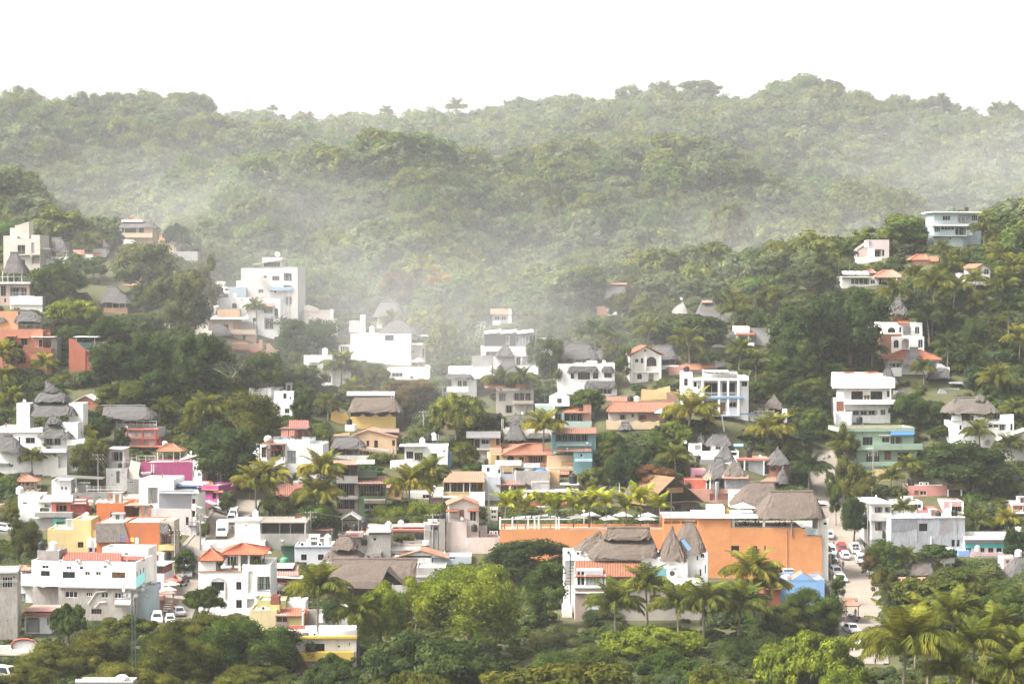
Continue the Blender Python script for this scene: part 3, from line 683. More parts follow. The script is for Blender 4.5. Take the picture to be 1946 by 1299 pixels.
# ---------------------------------------------------------------- small things on roofs and streets
def onroof(b, u, v, off): return b.pt(u, v, off)
def tank(b, u, vb, w, vt, off=2, kind='black', stand=0):
    """water tank standing on a roof: axis u, foot row vb, width w, top row vt in the building's tile"""
    p = onroof(b, u, vb, off); s = p.y/F/b.T[2]; r = w*s/2; h = (vb-vt)*s
    col = {'black': BLACK, 'white': (.72,.69,.63,1), 'blue': BLUE, 'grey': (.45,.43,.4,1)}[kind]
    root = empty('water_tank', p); m = MB(); z0 = 0; hh = h*.78
    prof = [(r*.97,0)]
    for i in range(4): prof += [(r*.97,hh*(i+.15)/4), (r,hh*(i+.35)/4), (r,hh*(i+.8)/4), (r*.97,hh*(i+1)/4)]
    prof += [(r*.82,hh+h*.08), (r*.45,hh+h*.14)]
    m.lathe(prof, 16); m.obj('tank_body', 'plastic', root, col, True); l = MB(); l.lathe([(r*.42,hh+h*.12),(r*.42,hh+h*.19),(r*.36,hh+h*.22)], 14); l.obj('lid', 'plastic', root, col)
    pm = MB(); pm.tube([(r*.9,0,.1),(r*1.2,0,.1),(r*1.2,0,-.5)], .03, 6); pm.obj('outlet_pipe', 'plastic', root, OFFW)
    tag(root, f"{kind} plastic water tank on the roof of {b.short}", 'water tank', f"{kind} water tanks on {b.short}"); return root
def dish(b, u, v, w, off=1, label=None, col=(.55,.54,.52,1), az=.5):
    p = onroof(b, u, v, off); r = w*p.y/F/b.T[2]/2; root = empty('satellite_dish', p, az); m = MB(); n = 14
    tilt = Matrix.Rotation(R(62), 3, 'X')
    rings = [(r*t, .28*r*t*t) for t in (.05,.35,.7,1)]
    i0 = 0
    for a, z in rings:
        for j in range(n):
            t = 2*math.pi*j/n; m.v.append(tuple(tilt @ Vector((a*math.cos(t), a*math.sin(t), z))))
    for k in range(3):
        for j in range(n): m.f.append((k*n+j, k*n+(j+1) % n, (k+1)*n+(j+1) % n, (k+1)*n+j))
    m.f.append(tuple(range(n))); m.obj('reflector', 'paint', root, col); a = MB(); f = tilt @ Vector((0,0,r*1.1)); a.tube([tilt @ Vector((0,-r,.28*r)), f], .025, 5); a.tube([f-Vector((0,.1,0)), f+Vector((0,.1,0))], .05, 6); a.obj('feed_arm', 'metal', root, GREY)
    q = MB(); q.tube([(0,.1,-r*1.3),(0,.05,0)], .04, 6); q.obj('mount_pole', 'metal', root, GREY); tag(root, label or f"satellite dish on the roof of {b.short}", 'satellite dish', f"dishes on {b.short}"); return root
def acunit(b, u, v, w, h, off=0, label=None):
    p = onroof(b, u, v, off); s = p.y/F/b.T[2]; W, H = w*s, h*s; root = empty('air_conditioner', p, b.yaw); m = MB(); m.box(-W/2, W/2, -.2, .2, 0, H); m.obj('casing', 'paint', root, OFFW)
    g = MB(); g.lathe([(min(W,H)*.36,0),(min(W,H)*.36,.03)], 14); o = g.obj('fan_grille', 'paint', root, DARK); o.rotation_euler = (R(90),0,0); o.location = (-W*.1,-.2,H/2)
    tag(root, label or f"white air conditioner unit on {b.short}", 'air conditioner', f"air conditioners on {b.short}")
def umbrella(pos, W, H, col, label, group=None, n=8, cat='umbrella', pitch=.28):
    root = empty('parasol', pos, .3); m = MB(); m.tube([(0,0,0),(0,0,H)], .035, 6); m.obj('pole', 'metal', root, OFFW); c = MB(); r = W/2; top = (0,0,H); e = []
    for i in range(n):
        t = 2*math.pi*(i+.5)/n; e.append(Vector((r*math.cos(t), r*math.sin(t), H-r*2*pitch)))
    for i in range(n):
        a, b_ = e[i], e[(i+1) % n]; mid = (a+b_)/2*.93; mid.z = a.z+.06; c.quad(top, a, mid); c.quad(top, mid, b_); c.quad(a, a-Vector((0,0,.14)), mid-Vector((0,0,.14)), mid); c.quad(mid, mid-Vector((0,0,.14)), b_-Vector((0,0,.14)), b_)
    k = c.obj('canopy', 'fabric', root, col); rb = MB()
    for i in range(n): rb.tube([(0,0,H-.15), e[i]-Vector((0,0,.02))], .015, 4)
    rb.obj('rib_frame', 'metal', root, GREY)['kind'] = 'stuff'; tag(root, label, cat, group); return root
# ---------------------------------------------------------------- vehicles
CARS = {}
def car_proto(kind):
    if kind in CARS: return CARS[kind]
    L_, W, Hh, zc, cab = {'sedan': (4.4,1.74,1.44,.86,(.27,.36,.66,.84)), 'hatch': (3.8,1.68,1.5,.92,(.22,.36,.84,.97)), 'suv': (4.6,1.85,1.75,1.02,(.24,.36,.86,.97)), 'pickup': (5.2,1.85,1.75,1.02,(.25,.36,.56,.60)), 'van': (4.8,1.85,2.05,1.1,(.10,.24,.92,.97))}[kind]
    P0 = {}; g = MB(); y = lambda t: -L_/2+L_*t; w = W/2
    prof = [(0,.42),(0,zc-.22),(.02,zc-.10),(cab[0],zc),(cab[3],zc),(.985,zc-.06),(1,.5),(.98,.30),(.02,.30)]
    def ring(x, k): return [(x*k, y(a), z) for a, z in prof]
    xs = [(-1,0.96,.02),(-1,1,0),(1,1,0),(1,.96,.02)]
    secs = [[(sx*w*kk, y(a)*(1-dd), z) for a, z in prof] for sx, kk, dd in ((-1,1.0,.03),(-1,.93,0),(1,.93,0),(1,1.0,.03))]
    for s0, s1 in zip(secs, secs[1:]):
        for i in range(len(prof)): j = (i+1) % len(prof); g.quad(s0[i], s0[j], s1[j], s1[i])
    g.quad(*secs[0]); g.quad(*secs[-1][::-1])
    c0, c1, c2, c3 = [y(t) for t in cab]; ws, wt = w*.92, w*.74
    b = [(-ws,c0,zc),(ws,c0,zc),(ws,c3,zc),(-ws,c3,zc)]; t = [(-wt,c1,Hh),(wt,c1,Hh),(wt,c2,Hh),(-wt,c2,Hh)]
    for i in range(4): j = (i+1) % 4; g.quad(b[i], b[j], t[j], t[i])
    tm = [(-wt*.8,c1+.15,Hh+.05),(wt*.8,c1+.15,Hh+.05),(wt*.8,c2-.1,Hh+.05),(-wt*.8,c2-.1,Hh+.05)]
    for i in range(4): j = (i+1) % 4; g.quad(t[i], t[j], tm[j], tm[i])
    g.quad(*tm)
    if kind == 'pickup':
        g.box(-w*.92,-w*.84,c3,y(.985),zc,zc+.02); g.box(w*.84,w*.92,c3,y(.985),zc,zc+.02)
    P0['body'] = (g.mesh('body','carpaint'), None)
    def win(i, j, f0=.10, f1=.88, sh=.08):
        A, Bq, Cq, D = [Vector(q) for q in (b[i], b[j], t[j], t[i])]; lo0, lo1 = A.lerp(D,f0), Bq.lerp(Cq,f0); h0, h1 = A.lerp(D,f1), Bq.lerp(Cq,f1)
        q = [lo0.lerp(lo1,sh), lo1.lerp(lo0,sh), h1.lerp(h0,sh), h0.lerp(h1,sh)]; nrm = (q[1]-q[0]).cross(q[3]-q[0]).normalized(); ctr = (A+Bq+Cq+D)/4
        if nrm.dot(ctr-Vector((0,0,(zc+Hh)/2))) < 0: nrm = -nrm
        m = MB(); m.quad(*[p+nrm*.02 for p in q]); return m.mesh('window', 'glass')
    ps = []
    for nm, i, j in (('windscreen',0,1),('side_window',1,2),('rear_window',2,3),('side_window',3,0)): ps.append((nm, win(i,j), (.03,.035,.04,1), None))
    if kind == 'pickup':
        m = MB(); m.quad((-w*.8,c3+.05,zc+.006),(w*.8,c3+.05,zc+.006),(w*.8,y(.97),zc+.006),(-w*.8,y(.97),zc+.006)); ps.append(('cargo_bed', m.mesh('cargo_bed','plastic'), DARK, None))
    for sx in (-1,1):
        m = MB(); x0, x1 = sorted((sx*w*.55, sx*w*.9)); m.box(x0,x1,y(0)-.015,y(0)+.03,zc-.36,zc-.22); ps.append(('headlight', m.mesh('headlight','glass'), (.7,.7,.68,1), None))
        m = MB(); x0, x1 = sorted((sx*w*.68, sx*w*.92)); m.box(x0,x1,y(1)-.03,y(1)+.015,zc-.38,zc-.14); ps.append(('tail_light', m.mesh('tail_light','glass'), (.35,.02,.02,1), None))
    m = MB(); m.box(-w*.95,w*.95,y(0)-.05,y(0)+.1,.36,.52); ps.append(('bumper', m.mesh('bumper','plastic'), GREY, None))
    m = MB(); m.box(-w*.95,w*.95,y(1)-.1,y(1)+.05,.38,.54); ps.append(('bumper', m.mesh('bumper','plastic'), GREY, None))
    wr = .33 if kind in ('sedan','hatch') else .37
    for sx in (-1,1):
        for yy in (.19,.80):
            m = MB(); m.tube([(sx*(w-.2),0,0),(sx*(w+.01),0,0)], wr, 14); r = MB(); r.tube([(sx*(w-.02),0,0),(sx*(w+.025),0,0)], wr*.6, 10)
            ps.append(('wheel', m.mesh('wheel','plastic'), BLACK, ((0,y(yy),wr), r.mesh('rim','metal'))))
    CARS[kind] = (P0['body'][0], ps); return CARS[kind]
def car(T, u, vb, head, kind, col, label, group=None, Y=None):
    U, V = px(T, u, vb); p = hit(U, V) if Y is None else at_depth(U, V, Y); body, ps = car_proto(kind); root = empty({'pickup': 'pickup_truck', 'van': 'van'}.get(kind, 'parked_car'), p, R(head))
    dx = float(gz(p[0]+.1, p[1])-gz(p[0]-.1, p[1]))/.2; dy = float(gz(p[0], p[1]+2)-gz(p[0], p[1]-2))/4
    root.rotation_euler = (math.atan(dy*math.cos(R(head))), 0, R(head))
    link('body', body, root, col)
    for nm, me, c, ex in ps:
        o = link(nm, me, root, c)
        if ex: o.location = ex[0]; link('rim', ex[1], o, LGREY)
    tag(root, label, {'pickup': 'pickup truck', 'van': 'van'}.get(kind, 'car'), group); return root
# ---------------------------------------------------------------- people
BODY = {}
def body_mesh(pose):
    if pose in BODY: return BODY[pose]
    st = 0 if pose != 'walk' else .2
    if pose == 'sit':
        J = dict(pel=(0,0,.50), sp=(0,.03,.72), ch=(0,.03,.92), nk=(0,.01,1.08), hd=(0,-.03,1.17), hd2=(0,-.03,1.30), hl=(-.1,0,.48), kl=(-.12,-.42,.50), al=(-.12,-.42,.10), tl=(-.12,-.58,.04), hr=(.1,0,.48), kr=(.12,-.42,.50), ar=(.12,-.42,.10), tr=(.12,-.58,.04),
                 sl=(-.18,.03,1.0), el=(-.25,-.06,.74), wl=(-.16,-.30,.72), fl=(-.15,-.40,.73), sr=(.18,.03,1.0), er=(.25,-.06,.74), wr=(.16,-.30,.72), fr=(.15,-.40,.73))
    else:
        J = dict(pel=(0,0,.95), sp=(0,.01,1.15), ch=(0,.01,1.34), nk=(0,0,1.48), hd=(0,-.03,1.57), hd2=(0,-.03,1.70), hl=(-.09,0,.92), kl=(-.11,-st,.5), al=(-.12,-st*.6,.08), tl=(-.12,-st*.6-.17,.03), hr=(.09,0,.92), kr=(.11,st*.5,.5), ar=(.12,st*1.5,.1), tr=(.12,st*1.5-.15,.03),
                 sl=(-.19,.02,1.40), el=(-.25,st,1.12), wl=(-.26,st*.5-.1,.88), fl=(-.26,st*.5-.14,.78), sr=(.19,.02,1.40), er=(.25,-st,1.12), wr=(.26,-st-.1,.90), fr=(.26,-st-.16,.80))
    rad = dict(pel=.15, sp=.135, ch=.15, nk=.055, hd=.085, hd2=.085, hl=.10, kl=.06, al=.04, tl=.035, hr=.10, kr=.06, ar=.04, tr=.035, sl=.065, el=.045, wl=.03, fl=.035, sr=.065, er=.045, wr=.03, fr=.035)
    E = 'pel-sp sp-ch ch-nk nk-hd hd-hd2 pel-hl hl-kl kl-al al-tl pel-hr hr-kr kr-ar ar-tr ch-sl sl-el el-wl wl-fl ch-sr sr-er er-wr wr-fr'.split(); ks = list(J)
    m = bpy.data.meshes.new('person'); m.from_pydata([J[k] for k in ks], [tuple(ks.index(x) for x in e.split('-')) for e in E], []); o = bpy.data.objects.new('person', m); COL.objects.link(o)
    sk = o.modifiers.new('s', 'SKIN'); 
    for i, k in enumerate(ks): m.skin_vertices[0].data[i].radius = (rad[k], rad[k]*(.75 if k in ('pel','sp','ch') else 1)); m.skin_vertices[0].data[i].use_root = k == 'pel'
    o.modifiers.new('d', 'SUBSURF').levels = 1; bpy.context.view_layer.update(); dg = bpy.context.evaluated_depsgraph_get(); e = bpy.data.meshes.new_from_object(o.evaluated_get(dg)); bpy.data.objects.remove(o)
    e.materials.clear()
    for nm in ('fabric', 'trousers', 'skin', 'hair'): e.materials.append(MATS[nm])
    hz = J['hd'][2]; pz = J['pel'][2]
    for q in e.polygons:
        c = q.center; q.use_smooth = True
        q.material_index = 3 if (c.z > hz+.03 and (c.y > -.06 or c.z > hz+.12)) else 2 if (c.z > J['nk'][2]-.03 or (abs(c.x) > .2 and c.z < J['el'][2])) else 1 if (c.z < pz+.03 or c.y < -.3) else 0
    BODY[pose] = e; return e
for _n, _c in (('trousers', (.05,.055,.08,1)), ('skin', (.30,.17,.11,1)), ('hair', (.02,.015,.012,1))):
    _m, _t, _o = newmat(_n); _p = N(_t, 'ShaderNodeBsdfPrincipled'); _p.inputs['Base Color'].default_value = _c; _p.inputs['Roughness'].default_value = .7; _t.links.new(_p.outputs[0], _o.inputs[0]); MATS[_n] = _m
def person(pos, pose, rz, col, label, group=None):
    o = link('person', body_mesh(pose), None, col); o.location = pos; o.rotation_euler = (0,0,rz); tag(o, label, 'person', group); return o
# ---------------------------------------------------------------- the town, house by house (numbers read from the enlargements of the photo)
def W_(a,b,c,d,**k): return ('w',a,b,c,d,k)
def A_(a,b,c,d,**k): return ('a',a,b,c,d,k)
def O_(a,b,c,d,**k): return ('o',a,b,c,d,k)
def OA(a,b,c,d,**k): return ('oa',a,b,c,d,k)
def D_(a,b,c,d,**k): return ('d',a,b,c,d,k)
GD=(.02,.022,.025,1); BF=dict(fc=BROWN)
# ---- upper west slope
b=B(T1,25,300,525,'tall beige modern villa with a slanted tower on the upper slope','the beige tower villa',name='villa',cat='villa',yaw=-4); c=C(232,222,210)
b.box(25,130,None,270,9,0,c); b.box(130,235,None,292,8,.01,c,[W_(133,340,190,408,fc=GREY),W_(150,450,190,492,fc=GREY)]); b.box(235,302,None,263,8,.02,c,[D_(236,322,258,400,fc=GREY),O_(240,425,298,480,dep=1.2)])
b.box(75,118,272,210,3,2,c); b.box(113,218,290,190,4,1.5,c,par=0); b.wall([(113,195),(218,192),(218,163),(113,196)],1.5,4,c,'tower_top'); b.balcony(130,210,410,385,1,c,'bars',GREY); b.balcony(232,300,408,378,1.1,c,'bars',GREY)
b.slab(300,375,365,4,1,.25,c,'terrace'); b.rail(300,375,390,362,1,OFFW,'wire')
b=B(T1,360,520,490,'grey thatched palapa on a white walled terrace beside the beige tower villa','the terrace palapa',name='palapa',cat='palapa')
b.thatch(358,522,392,290,395,460,-.5,8,THATCHG); b.posts((385,430,475,500),470,385,(0,6),.25,OFFW); b.box(260,380,None,432,4,-.5,WHITE); b.box(380,520,None,428,5,-.8,WHITE); b.post(365,440,400,-.4,.9,SALMON,'pier')
b=B(T1,530,800,470,'low white cottage with a sloping terracotta roof behind a palm','the sloping roof cottage'); b.box(545,700,None,410,6,0,WHITE); b.tile(525,640,412,376,-.4,5,'shed',TILEPINK); b.tile(640,760,420,395,0,4,'shed',TERRA2); b.box(700,800,None,365,5,5,OFFW); b.thatch(765,825,360,310,785,790,4.5,4,THATCHG)
b=B(T1,905,1150,345,'peach hilltop villa with a flat thatched roof and rooftop terrace','the hilltop villa',name='villa',cat='villa',Y=570); c=C(238,214,186)
b.box(905,1150,None,205,8,0,c,[W_(920,205,935,245,**BF),W_(942,205,1026,247,n=3,**BF),W_(1050,205,1085,247,**BF)]); b.thatch(885,1182,205,168,930,1130,-1.2,9,THATCHG,cap=.15); b.box(915,1080,165,150,6,1.5,WHITE,par=.2); b.tile(930,1082,160,135,1.5,5,'hip',TERRA2,(985,1025))
b.balcony(900,1150,278,250,1.6,c,'solid'); b.wall([(905,290),(1010,300),(1030,330),(905,330)],-1.5,.3,OFFW,'stair_wall'); b.post(1036,150,40,3,.12,LGREY,'flagpole'); b.thatch(1115,1165,188,152,1138,1142,1,3,THATCHG)
b=B(T1,1195,1400,395,'peach wing with terracotta roof and thatched porch below the hilltop villa','the peach wing',Y=566); b.box(1195,1330,None,302,7,0,c,[W_(1205,340,1235,375,**BF)]); b.tile(1200,1368,302,258,-.6,7,'shed',TERRA2,(1205,1300)); b.thatch(1305,1402,345,305,1340,1370,-1,5,THATCHG); b.posts((1315,1350,1392),390,343,(-.6,),.15,WOOD); b.box(1285,1490,None,388,6,-1.2,C(205,200,196),mat='concrete')
b=B(T1,0,225,800,'brick pink house under a pointed thatched roof with white deck','the pointed palapa house',name='palapa_house'); c=C(214,186,172)
b.box(-30,222,None,640,8,0,c,[W_(5,645,45,725,fc=GREY),O_(75,650,200,725,dep=2,back=GD,n=2),W_(30,740,48,775)]); b.slab(-30,228,618,9,-1,.45,WHITE,'deck'); b.thatch(8,192,545,400,85,125,-.5,8,THATCHG,sag=-.25,tier=1); b.posts((20,60,105,165),618,540,(0,6),.2,OFFW); b.rail(-20,225,610,575,-.8,GREY,'wire'); b.slab(0,170,575,5,.5,.12,OFFW,'shelf_slab'); b.rail(75,200,725,695,-.3,PALEBLUE,'bars'); b.box(75,320,None,727,4,-3,OFFW,mat='plaster'); b.wall([(75,727),(130,727),(130,722),(260,722),(260,735),(320,735),(320,790),(75,790)],-3.3,.25,WHITE)
b=B(T1,785,960,850,'round grey thatched gazebo with peach parapet among dark trees','the peach gazebo',name='gazebo',cat='gazebo'); b.thatch(740,985,775,653,815,880,-1.2,8,THATCHG,sag=-.3); b.posts((800,850,900,945),815,765,(0,5),.25,CREAM); b.box(782,962,None,812,6,-.5,C(224,172,142))
b=B(T1,0,330,1265,'salmon orange terraced house with a thatched roof terrace and balconies','the salmon terrace house'); c=C(220,150,122)
b.box(-40,322,None,975,9,0,c,[W_(160,1040,205,1092,**BF),W_(55,1030,100,1075,**BF),A_(152,1180,197,1235,fc=WHITE),W_(290,1050,330,1110)]); b.box(-40,135,975,838,5,3,C(232,170,130)); b.thatch(88,322,915,835,160,240,1,7,THATCHG); b.posts((140,200,260,310),970,905,(1.5,6),.2,WOOD); b.rail(128,318,970,938,.2,GREY,'bars'); b.thatch(-60,60,915,850,-20,10,2,5,THATCHG); b.slab(230,415,1030,2.5,-1.6,.15,OFFW,'canopy'); b.box(230,385,None,1118,3,-3,c); b.rail(205,385,1150,1112,-3.1,BROWN,'bars'); b.tile(40,125,1030,1008,-.8,1,'shed',TERRA); b.tile(130,225,1042,1018,-.8,1,'shed',TERRA); b.box(385,430,None,1045,5,0,GREY); b.tile(310,380,1015,970,1,4,'shed',TERRA)
b=B(T1,640,860,1290,'rust orange house with white roof canopy and sloping stair wall','the rust canopy house'); c=C(204,122,96)
b.box(640,860,None,1132,8,0,c,[W_(667,1182,700,1226,fc=TURQ),A_(702,1180,742,1226),W_(745,1182,772,1226,fc=TURQ),W_(790,1150,850,1190,fc=TURQ)]); b.wall([(520,1290),(520,1045),(560,1050),(600,1090),(645,1132),(645,1290)],-.2,.4,c,'stair_wall'); b.slab(553,737,1030,5,1,.12,WHITE,'canopy'); b.posts((575,715),1100,1034,(1.3,),.12,OFFW); b.box(590,720,1135,1075,5,3,TEAL); b.sheet(690,832,1135,1065,0,4,CREAM); b.thatch(780,905,1165,1090,800,870,-.4,6,THATCHG,cap=0); b.balcony(675,865,1255,1225,1.2,c,'bars',OFFW); b.tile(640,760,1150,1130,-.6,1,'shed',TERRA)
b=B(T1,1160,1265,945,'small grey roofed hut with a white corner column in the trees','the grey hut',name='hut',cat='hut'); b.box(1165,1258,None,865,5,0,LGREY); b.tile(1158,1268,868,822,-.4,5,'shed',(.2,.19,.18,1)); b.post(1243,940,868,-.3,.35,WHITE)
b=B(T1,850,1040,650,'long low house with orange tiled roof behind the gazebo','the orange roofed house'); b.box(850,1035,None,640,5,0,CREAM); b.tile(845,1040,645,612,-.4,6,'shed',TERRA2); b.tile(590,840,690,625,2,9,'shed',TILEPINK)
b=B(T1,1535,1600,815,'peach retaining wall climbing beside the steep lane','the lane wall',name='retaining_wall',cat='wall',yaw=40); b.wall([(1530,815),(1530,720),(1600,640),(1605,815)],0,.5,C(232,206,172),'wall')
# ---- middle slope around the grey apartment block
b=B(T2,310,735,610,'grey pink apartment block with a dish and slanted roof canopy','the grey apartment block',name='apartment_block',cat='apartment block',yaw=-6); c=C(224,217,212)
b.box(310,625,None,195,10,0,c,[W_(480,253,505,270,fc=GREY),W_(545,255,600,290,fc=GREY,n=2),W_(530,355,580,385),W_(440,355,480,385)]); b.box(625,737,None,188,10,.01,c,[O_(632,233,692,290,dep=2,back=GD,n=2),O_(632,325,692,382,dep=2,back=GD),O_(632,410,692,470,dep=2,back=GD),W_(722,245,735,280,face='R'),W_(725,330,736,370,face='R')]); b.box(470,620,190,115,4,3,c,[W_(480,150,605,185,n=4,fc=GREY)]); b.slab(398,645,165,5,1.5,.14,LGREY,'roof_canopy',v2=125); b.rail(632,692,290,272,-.05,GREY); dish(b,580,92,48,4,'large grey satellite dish on top of the apartment block'); b.box(420,462,240,222,2,1,WHITE); tank(b,440,290,44,222,-1.5,'white')
b=B(T2,275,575,560,'white house with rooftop domes below the grey apartment block','the white domed house'); b.box(275,575,None,292,6,0,WHITE); b.wall([(300,330),(350,290),(380,325)],-.2,.2,LGREY,'gable'); b.box(345,525,None,338,6,-2,WHITE,[W_(455,378,505,400),W_(515,375,545,390)])
for x in (400,440): 
    m=MB(); xx,zz=b.loc(x,338,-.5); m.lathe([(.9,0),(.8,.35),(.5,.6),(.1,.72)],12,(xx,.5,zz)); m.obj('dome','plaster',b.root,WHITE)
b=B(T2,215,695,590,'pale blue house with stacked balconies on the slope','the pale blue house'); b.box(215,347,None,337,7,0,C(190,205,220)); b.box(515,640,None,375,7,0,WHITE); b.box(640,697,None,337,8,-.5,C(186,204,218),[O_(647,378,692,475,dep=2,back=GD,n=1),O_(647,485,692,560,dep=2,back=GD,n=1)]); b.slab(515,697,338,8,-1,.9,C(170,198,216),'fascia'); b.rail(647,692,475,440,-.6,GREY); b.rail(647,692,560,525,-.6,GREY); b.post(670,560,378,-.6,.12,OFFW)
b=B(T2,140,600,690,'stepped white house with a black tank above a palm','the stepped white house'); b.box(140,400,None,418,8,2,WHITE,[W_(308,430,322,440)]); b.post(263,418,378,3,.9,WHITE,'chimney'); b.box(395,605,None,430,8,1,WHITE,[O_(485,478,552,535,dep=1.5,back=PINKISH,n=1),O_(485,570,552,655,dep=1.5,back=GD,n=2),W_(397,570,425,600),W_(560,500,590,560)]); b.tile(478,556,485,455,-.2,1.5,'shed',TILEPINK); b.rail(485,552,535,512,.9,GREY); b.rail(485,552,655,632,.9,GREY); b.box(130,300,None,505,3,-3,PEACH); tank(b,260,500,36,458,-.6,'black')
b=B(T2,50,410,700,'peach terraced house with white canopy and roof garden','the peach garden house'); c=C(224,200,180); b.box(48,250,None,582,8,0,c,[W_(178,620,216,658,fc=SALMON)]); b.sheet(45,365,580,548,-.8,6,WHITE,'canopy_roof'); b.box(250,400,None,600,5,3,LGREY); b.balcony(225,422,688,660,2,c,'solid'); b.thatch(50,240,700,622,70,170,-4,6,THATCHG,cap=0); b.box(240,420,None,695,4,-1,c,[W_(320,700,345,740)])
b=B(T2,240,580,850,'small peach house with terracotta terraces and pots','the terracotta terraces'); c=C(216,178,158); b.box(240,470,None,770,7,0,c,[W_(320,790,345,820)]); b.tile(240,362,812,758,-1.5,4,'shed',TERRA2); b.tile(370,440,830,790,-1.5,3,'shed',TERRA); b.box(440,580,None,815,5,-1,c); b.post(460,810,735,0,.8,PEACH,'chimney'); b.wall([(500,850),(500,770),(520,760),(560,800),(580,850)],-1.2,.3,c,'stair_wall')
b=B(T2,785,1035,700,'pink gabled house with stepped parapet','the pink gabled house'); c=C(216,200,192); b.box(785,1000,None,512,8,.3,c,[W_(812,545,825,560),A_(820,582,850,615)]); b.wall([(785,520),(785,480),(820,472),(895,500),(895,520)],.1,.3,c); b.box(995,1036,None,575,7,0,c); b.wall([(985,512),(985,506),(1005,506),(1005,575),(985,575)],.1,.6,WHITE); b.box(740,785,None,520,5,3,LGREY); tank(b,925,640,28,600,-1.5,'white')
b=B(T2,1300,1545,660,'large grey thatched cone roof house above the white wall house','the cone palapa',name='palapa_house'); b.thatch(1295,1548,562,450,1365,1475,-1,10,THATCHG,sag=-.35); b.box(1335,1375,None,570,5,1,WHITE); b.box(1500,1540,None,560,5,1,WHITE); b.box(1375,1500,None,575,3,4,LGREY)
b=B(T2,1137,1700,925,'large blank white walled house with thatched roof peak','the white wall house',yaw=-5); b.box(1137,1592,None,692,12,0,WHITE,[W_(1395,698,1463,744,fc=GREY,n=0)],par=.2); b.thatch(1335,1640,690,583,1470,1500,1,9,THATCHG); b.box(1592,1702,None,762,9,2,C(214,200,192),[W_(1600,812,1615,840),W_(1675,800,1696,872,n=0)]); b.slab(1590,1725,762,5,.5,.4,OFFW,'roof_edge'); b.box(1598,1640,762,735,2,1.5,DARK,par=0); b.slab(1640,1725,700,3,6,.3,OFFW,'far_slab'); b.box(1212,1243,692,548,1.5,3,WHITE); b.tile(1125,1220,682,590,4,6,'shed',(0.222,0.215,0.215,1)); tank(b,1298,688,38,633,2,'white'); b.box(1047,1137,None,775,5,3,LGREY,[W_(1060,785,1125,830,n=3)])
b=B(T2,783,1140,1090,'white two storey house with tall dark windows behind a palm','the white twin window house',yaw=4); b.box(783,1000,None,852,8,0,WHITE,[W_(820,925,886,1002,fc=GREY),W_(846,1020,886,1062,fc=GREY),W_(930,1008,990,1058,fc=GREY,n=2),W_(930,930,965,965,fc=GREY)]); b.box(998,1140,None,850,8,.5,WHITE); b.slab(820,886,903,1,-.6,.15,LGREY,'window_hood'); b.rail(818,888,1002,975,-.2,GREY); tank(b,945,848,42,797,3,'white'); b.rail(905,930,850,805,3,GREY,'wire')
b=B(T2,1410,1735,1040,'low white terrace house with a peach parasol','the parasol terrace'); b.box(1412,1735,None,952,8,0,WHITE,[W_(1448,985,1530,1015,n=2),O_(1585,1010,1612,1030,dep=1)]); b.wall([(1690,960),(1700,925),(1735,930),(1735,960)],-.1,.3,WHITE); umbrella(b.pt(1650,950,3),3.4,2.6,(0.488,0.37,0.296,1),'peach fabric parasol on the low white terrace')
b=B(T2,370,705,1290,'white cube house stepping down behind bamboo','the white cube house'); b.box(370,540,None,1100,7,2,WHITE); b.box(538,602,None,1102,7,1.9,LGREY); b.box(560,706,None,1122,6,.5,WHITE,[W_(628,1140,655,1182,fc=GREY),W_(676,1165,692,1186)]); b.box(556,700,None,1190,6,-1.5,WHITE,[W_(580,1240,600,1262),W_(640,1255,675,1290,fc=GREY)])
# ---- middle slope, centre
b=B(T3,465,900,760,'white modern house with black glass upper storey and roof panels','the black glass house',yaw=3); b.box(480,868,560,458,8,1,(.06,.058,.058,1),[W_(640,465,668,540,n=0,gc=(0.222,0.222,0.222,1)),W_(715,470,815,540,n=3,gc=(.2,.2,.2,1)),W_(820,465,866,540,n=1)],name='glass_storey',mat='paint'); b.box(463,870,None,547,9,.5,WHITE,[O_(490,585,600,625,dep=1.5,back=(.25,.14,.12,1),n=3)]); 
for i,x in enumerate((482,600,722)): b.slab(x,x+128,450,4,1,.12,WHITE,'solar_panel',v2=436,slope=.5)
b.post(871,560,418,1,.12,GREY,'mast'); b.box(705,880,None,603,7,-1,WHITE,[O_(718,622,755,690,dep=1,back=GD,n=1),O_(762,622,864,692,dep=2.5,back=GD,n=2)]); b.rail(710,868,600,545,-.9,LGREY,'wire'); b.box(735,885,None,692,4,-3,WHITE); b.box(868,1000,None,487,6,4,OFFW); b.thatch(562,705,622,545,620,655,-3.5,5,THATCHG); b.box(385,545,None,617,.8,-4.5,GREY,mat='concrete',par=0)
b.thatch(572,752,772,655,620,700,-8,7,THATCHG,cap=.2)
b=B(T3,205,530,945,'white house with rooftop pool and thatched window skirt','the pool house'); b.box(228,420,None,790,8,.8,WHITE,[O_(272,795,350,850,dep=1.2,back=GD,n=2)]); b.box(205,530,792,705,9,0,WHITE); b.slab(225,390,700,4,1,.3,C(185,205,215),'pool_edge'); b.thatch(172,398,790,745,210,370,-1,3,THATCHG,cap=0); b.balcony(193,357,885,850,1.4,WHITE,'solid'); b.box(190,230,840,812,2,.5,BROWN,par=0)
b=B(T3,525,685,375,'small hillside house with orange tile roof and black tank','the small tile house'); b.box(540,665,None,308,6,0,LGREY,[O_(550,312,650,350,dep=1,back=GD,n=2)]); b.tile(522,682,307,263,-.5,5,'shed',TERRA2); b.box(660,683,None,268,6,-.3,WHITE); tank(b,648,265,30,236,3,'black'); b.box(540,600,None,355,3,-2,WHITE)
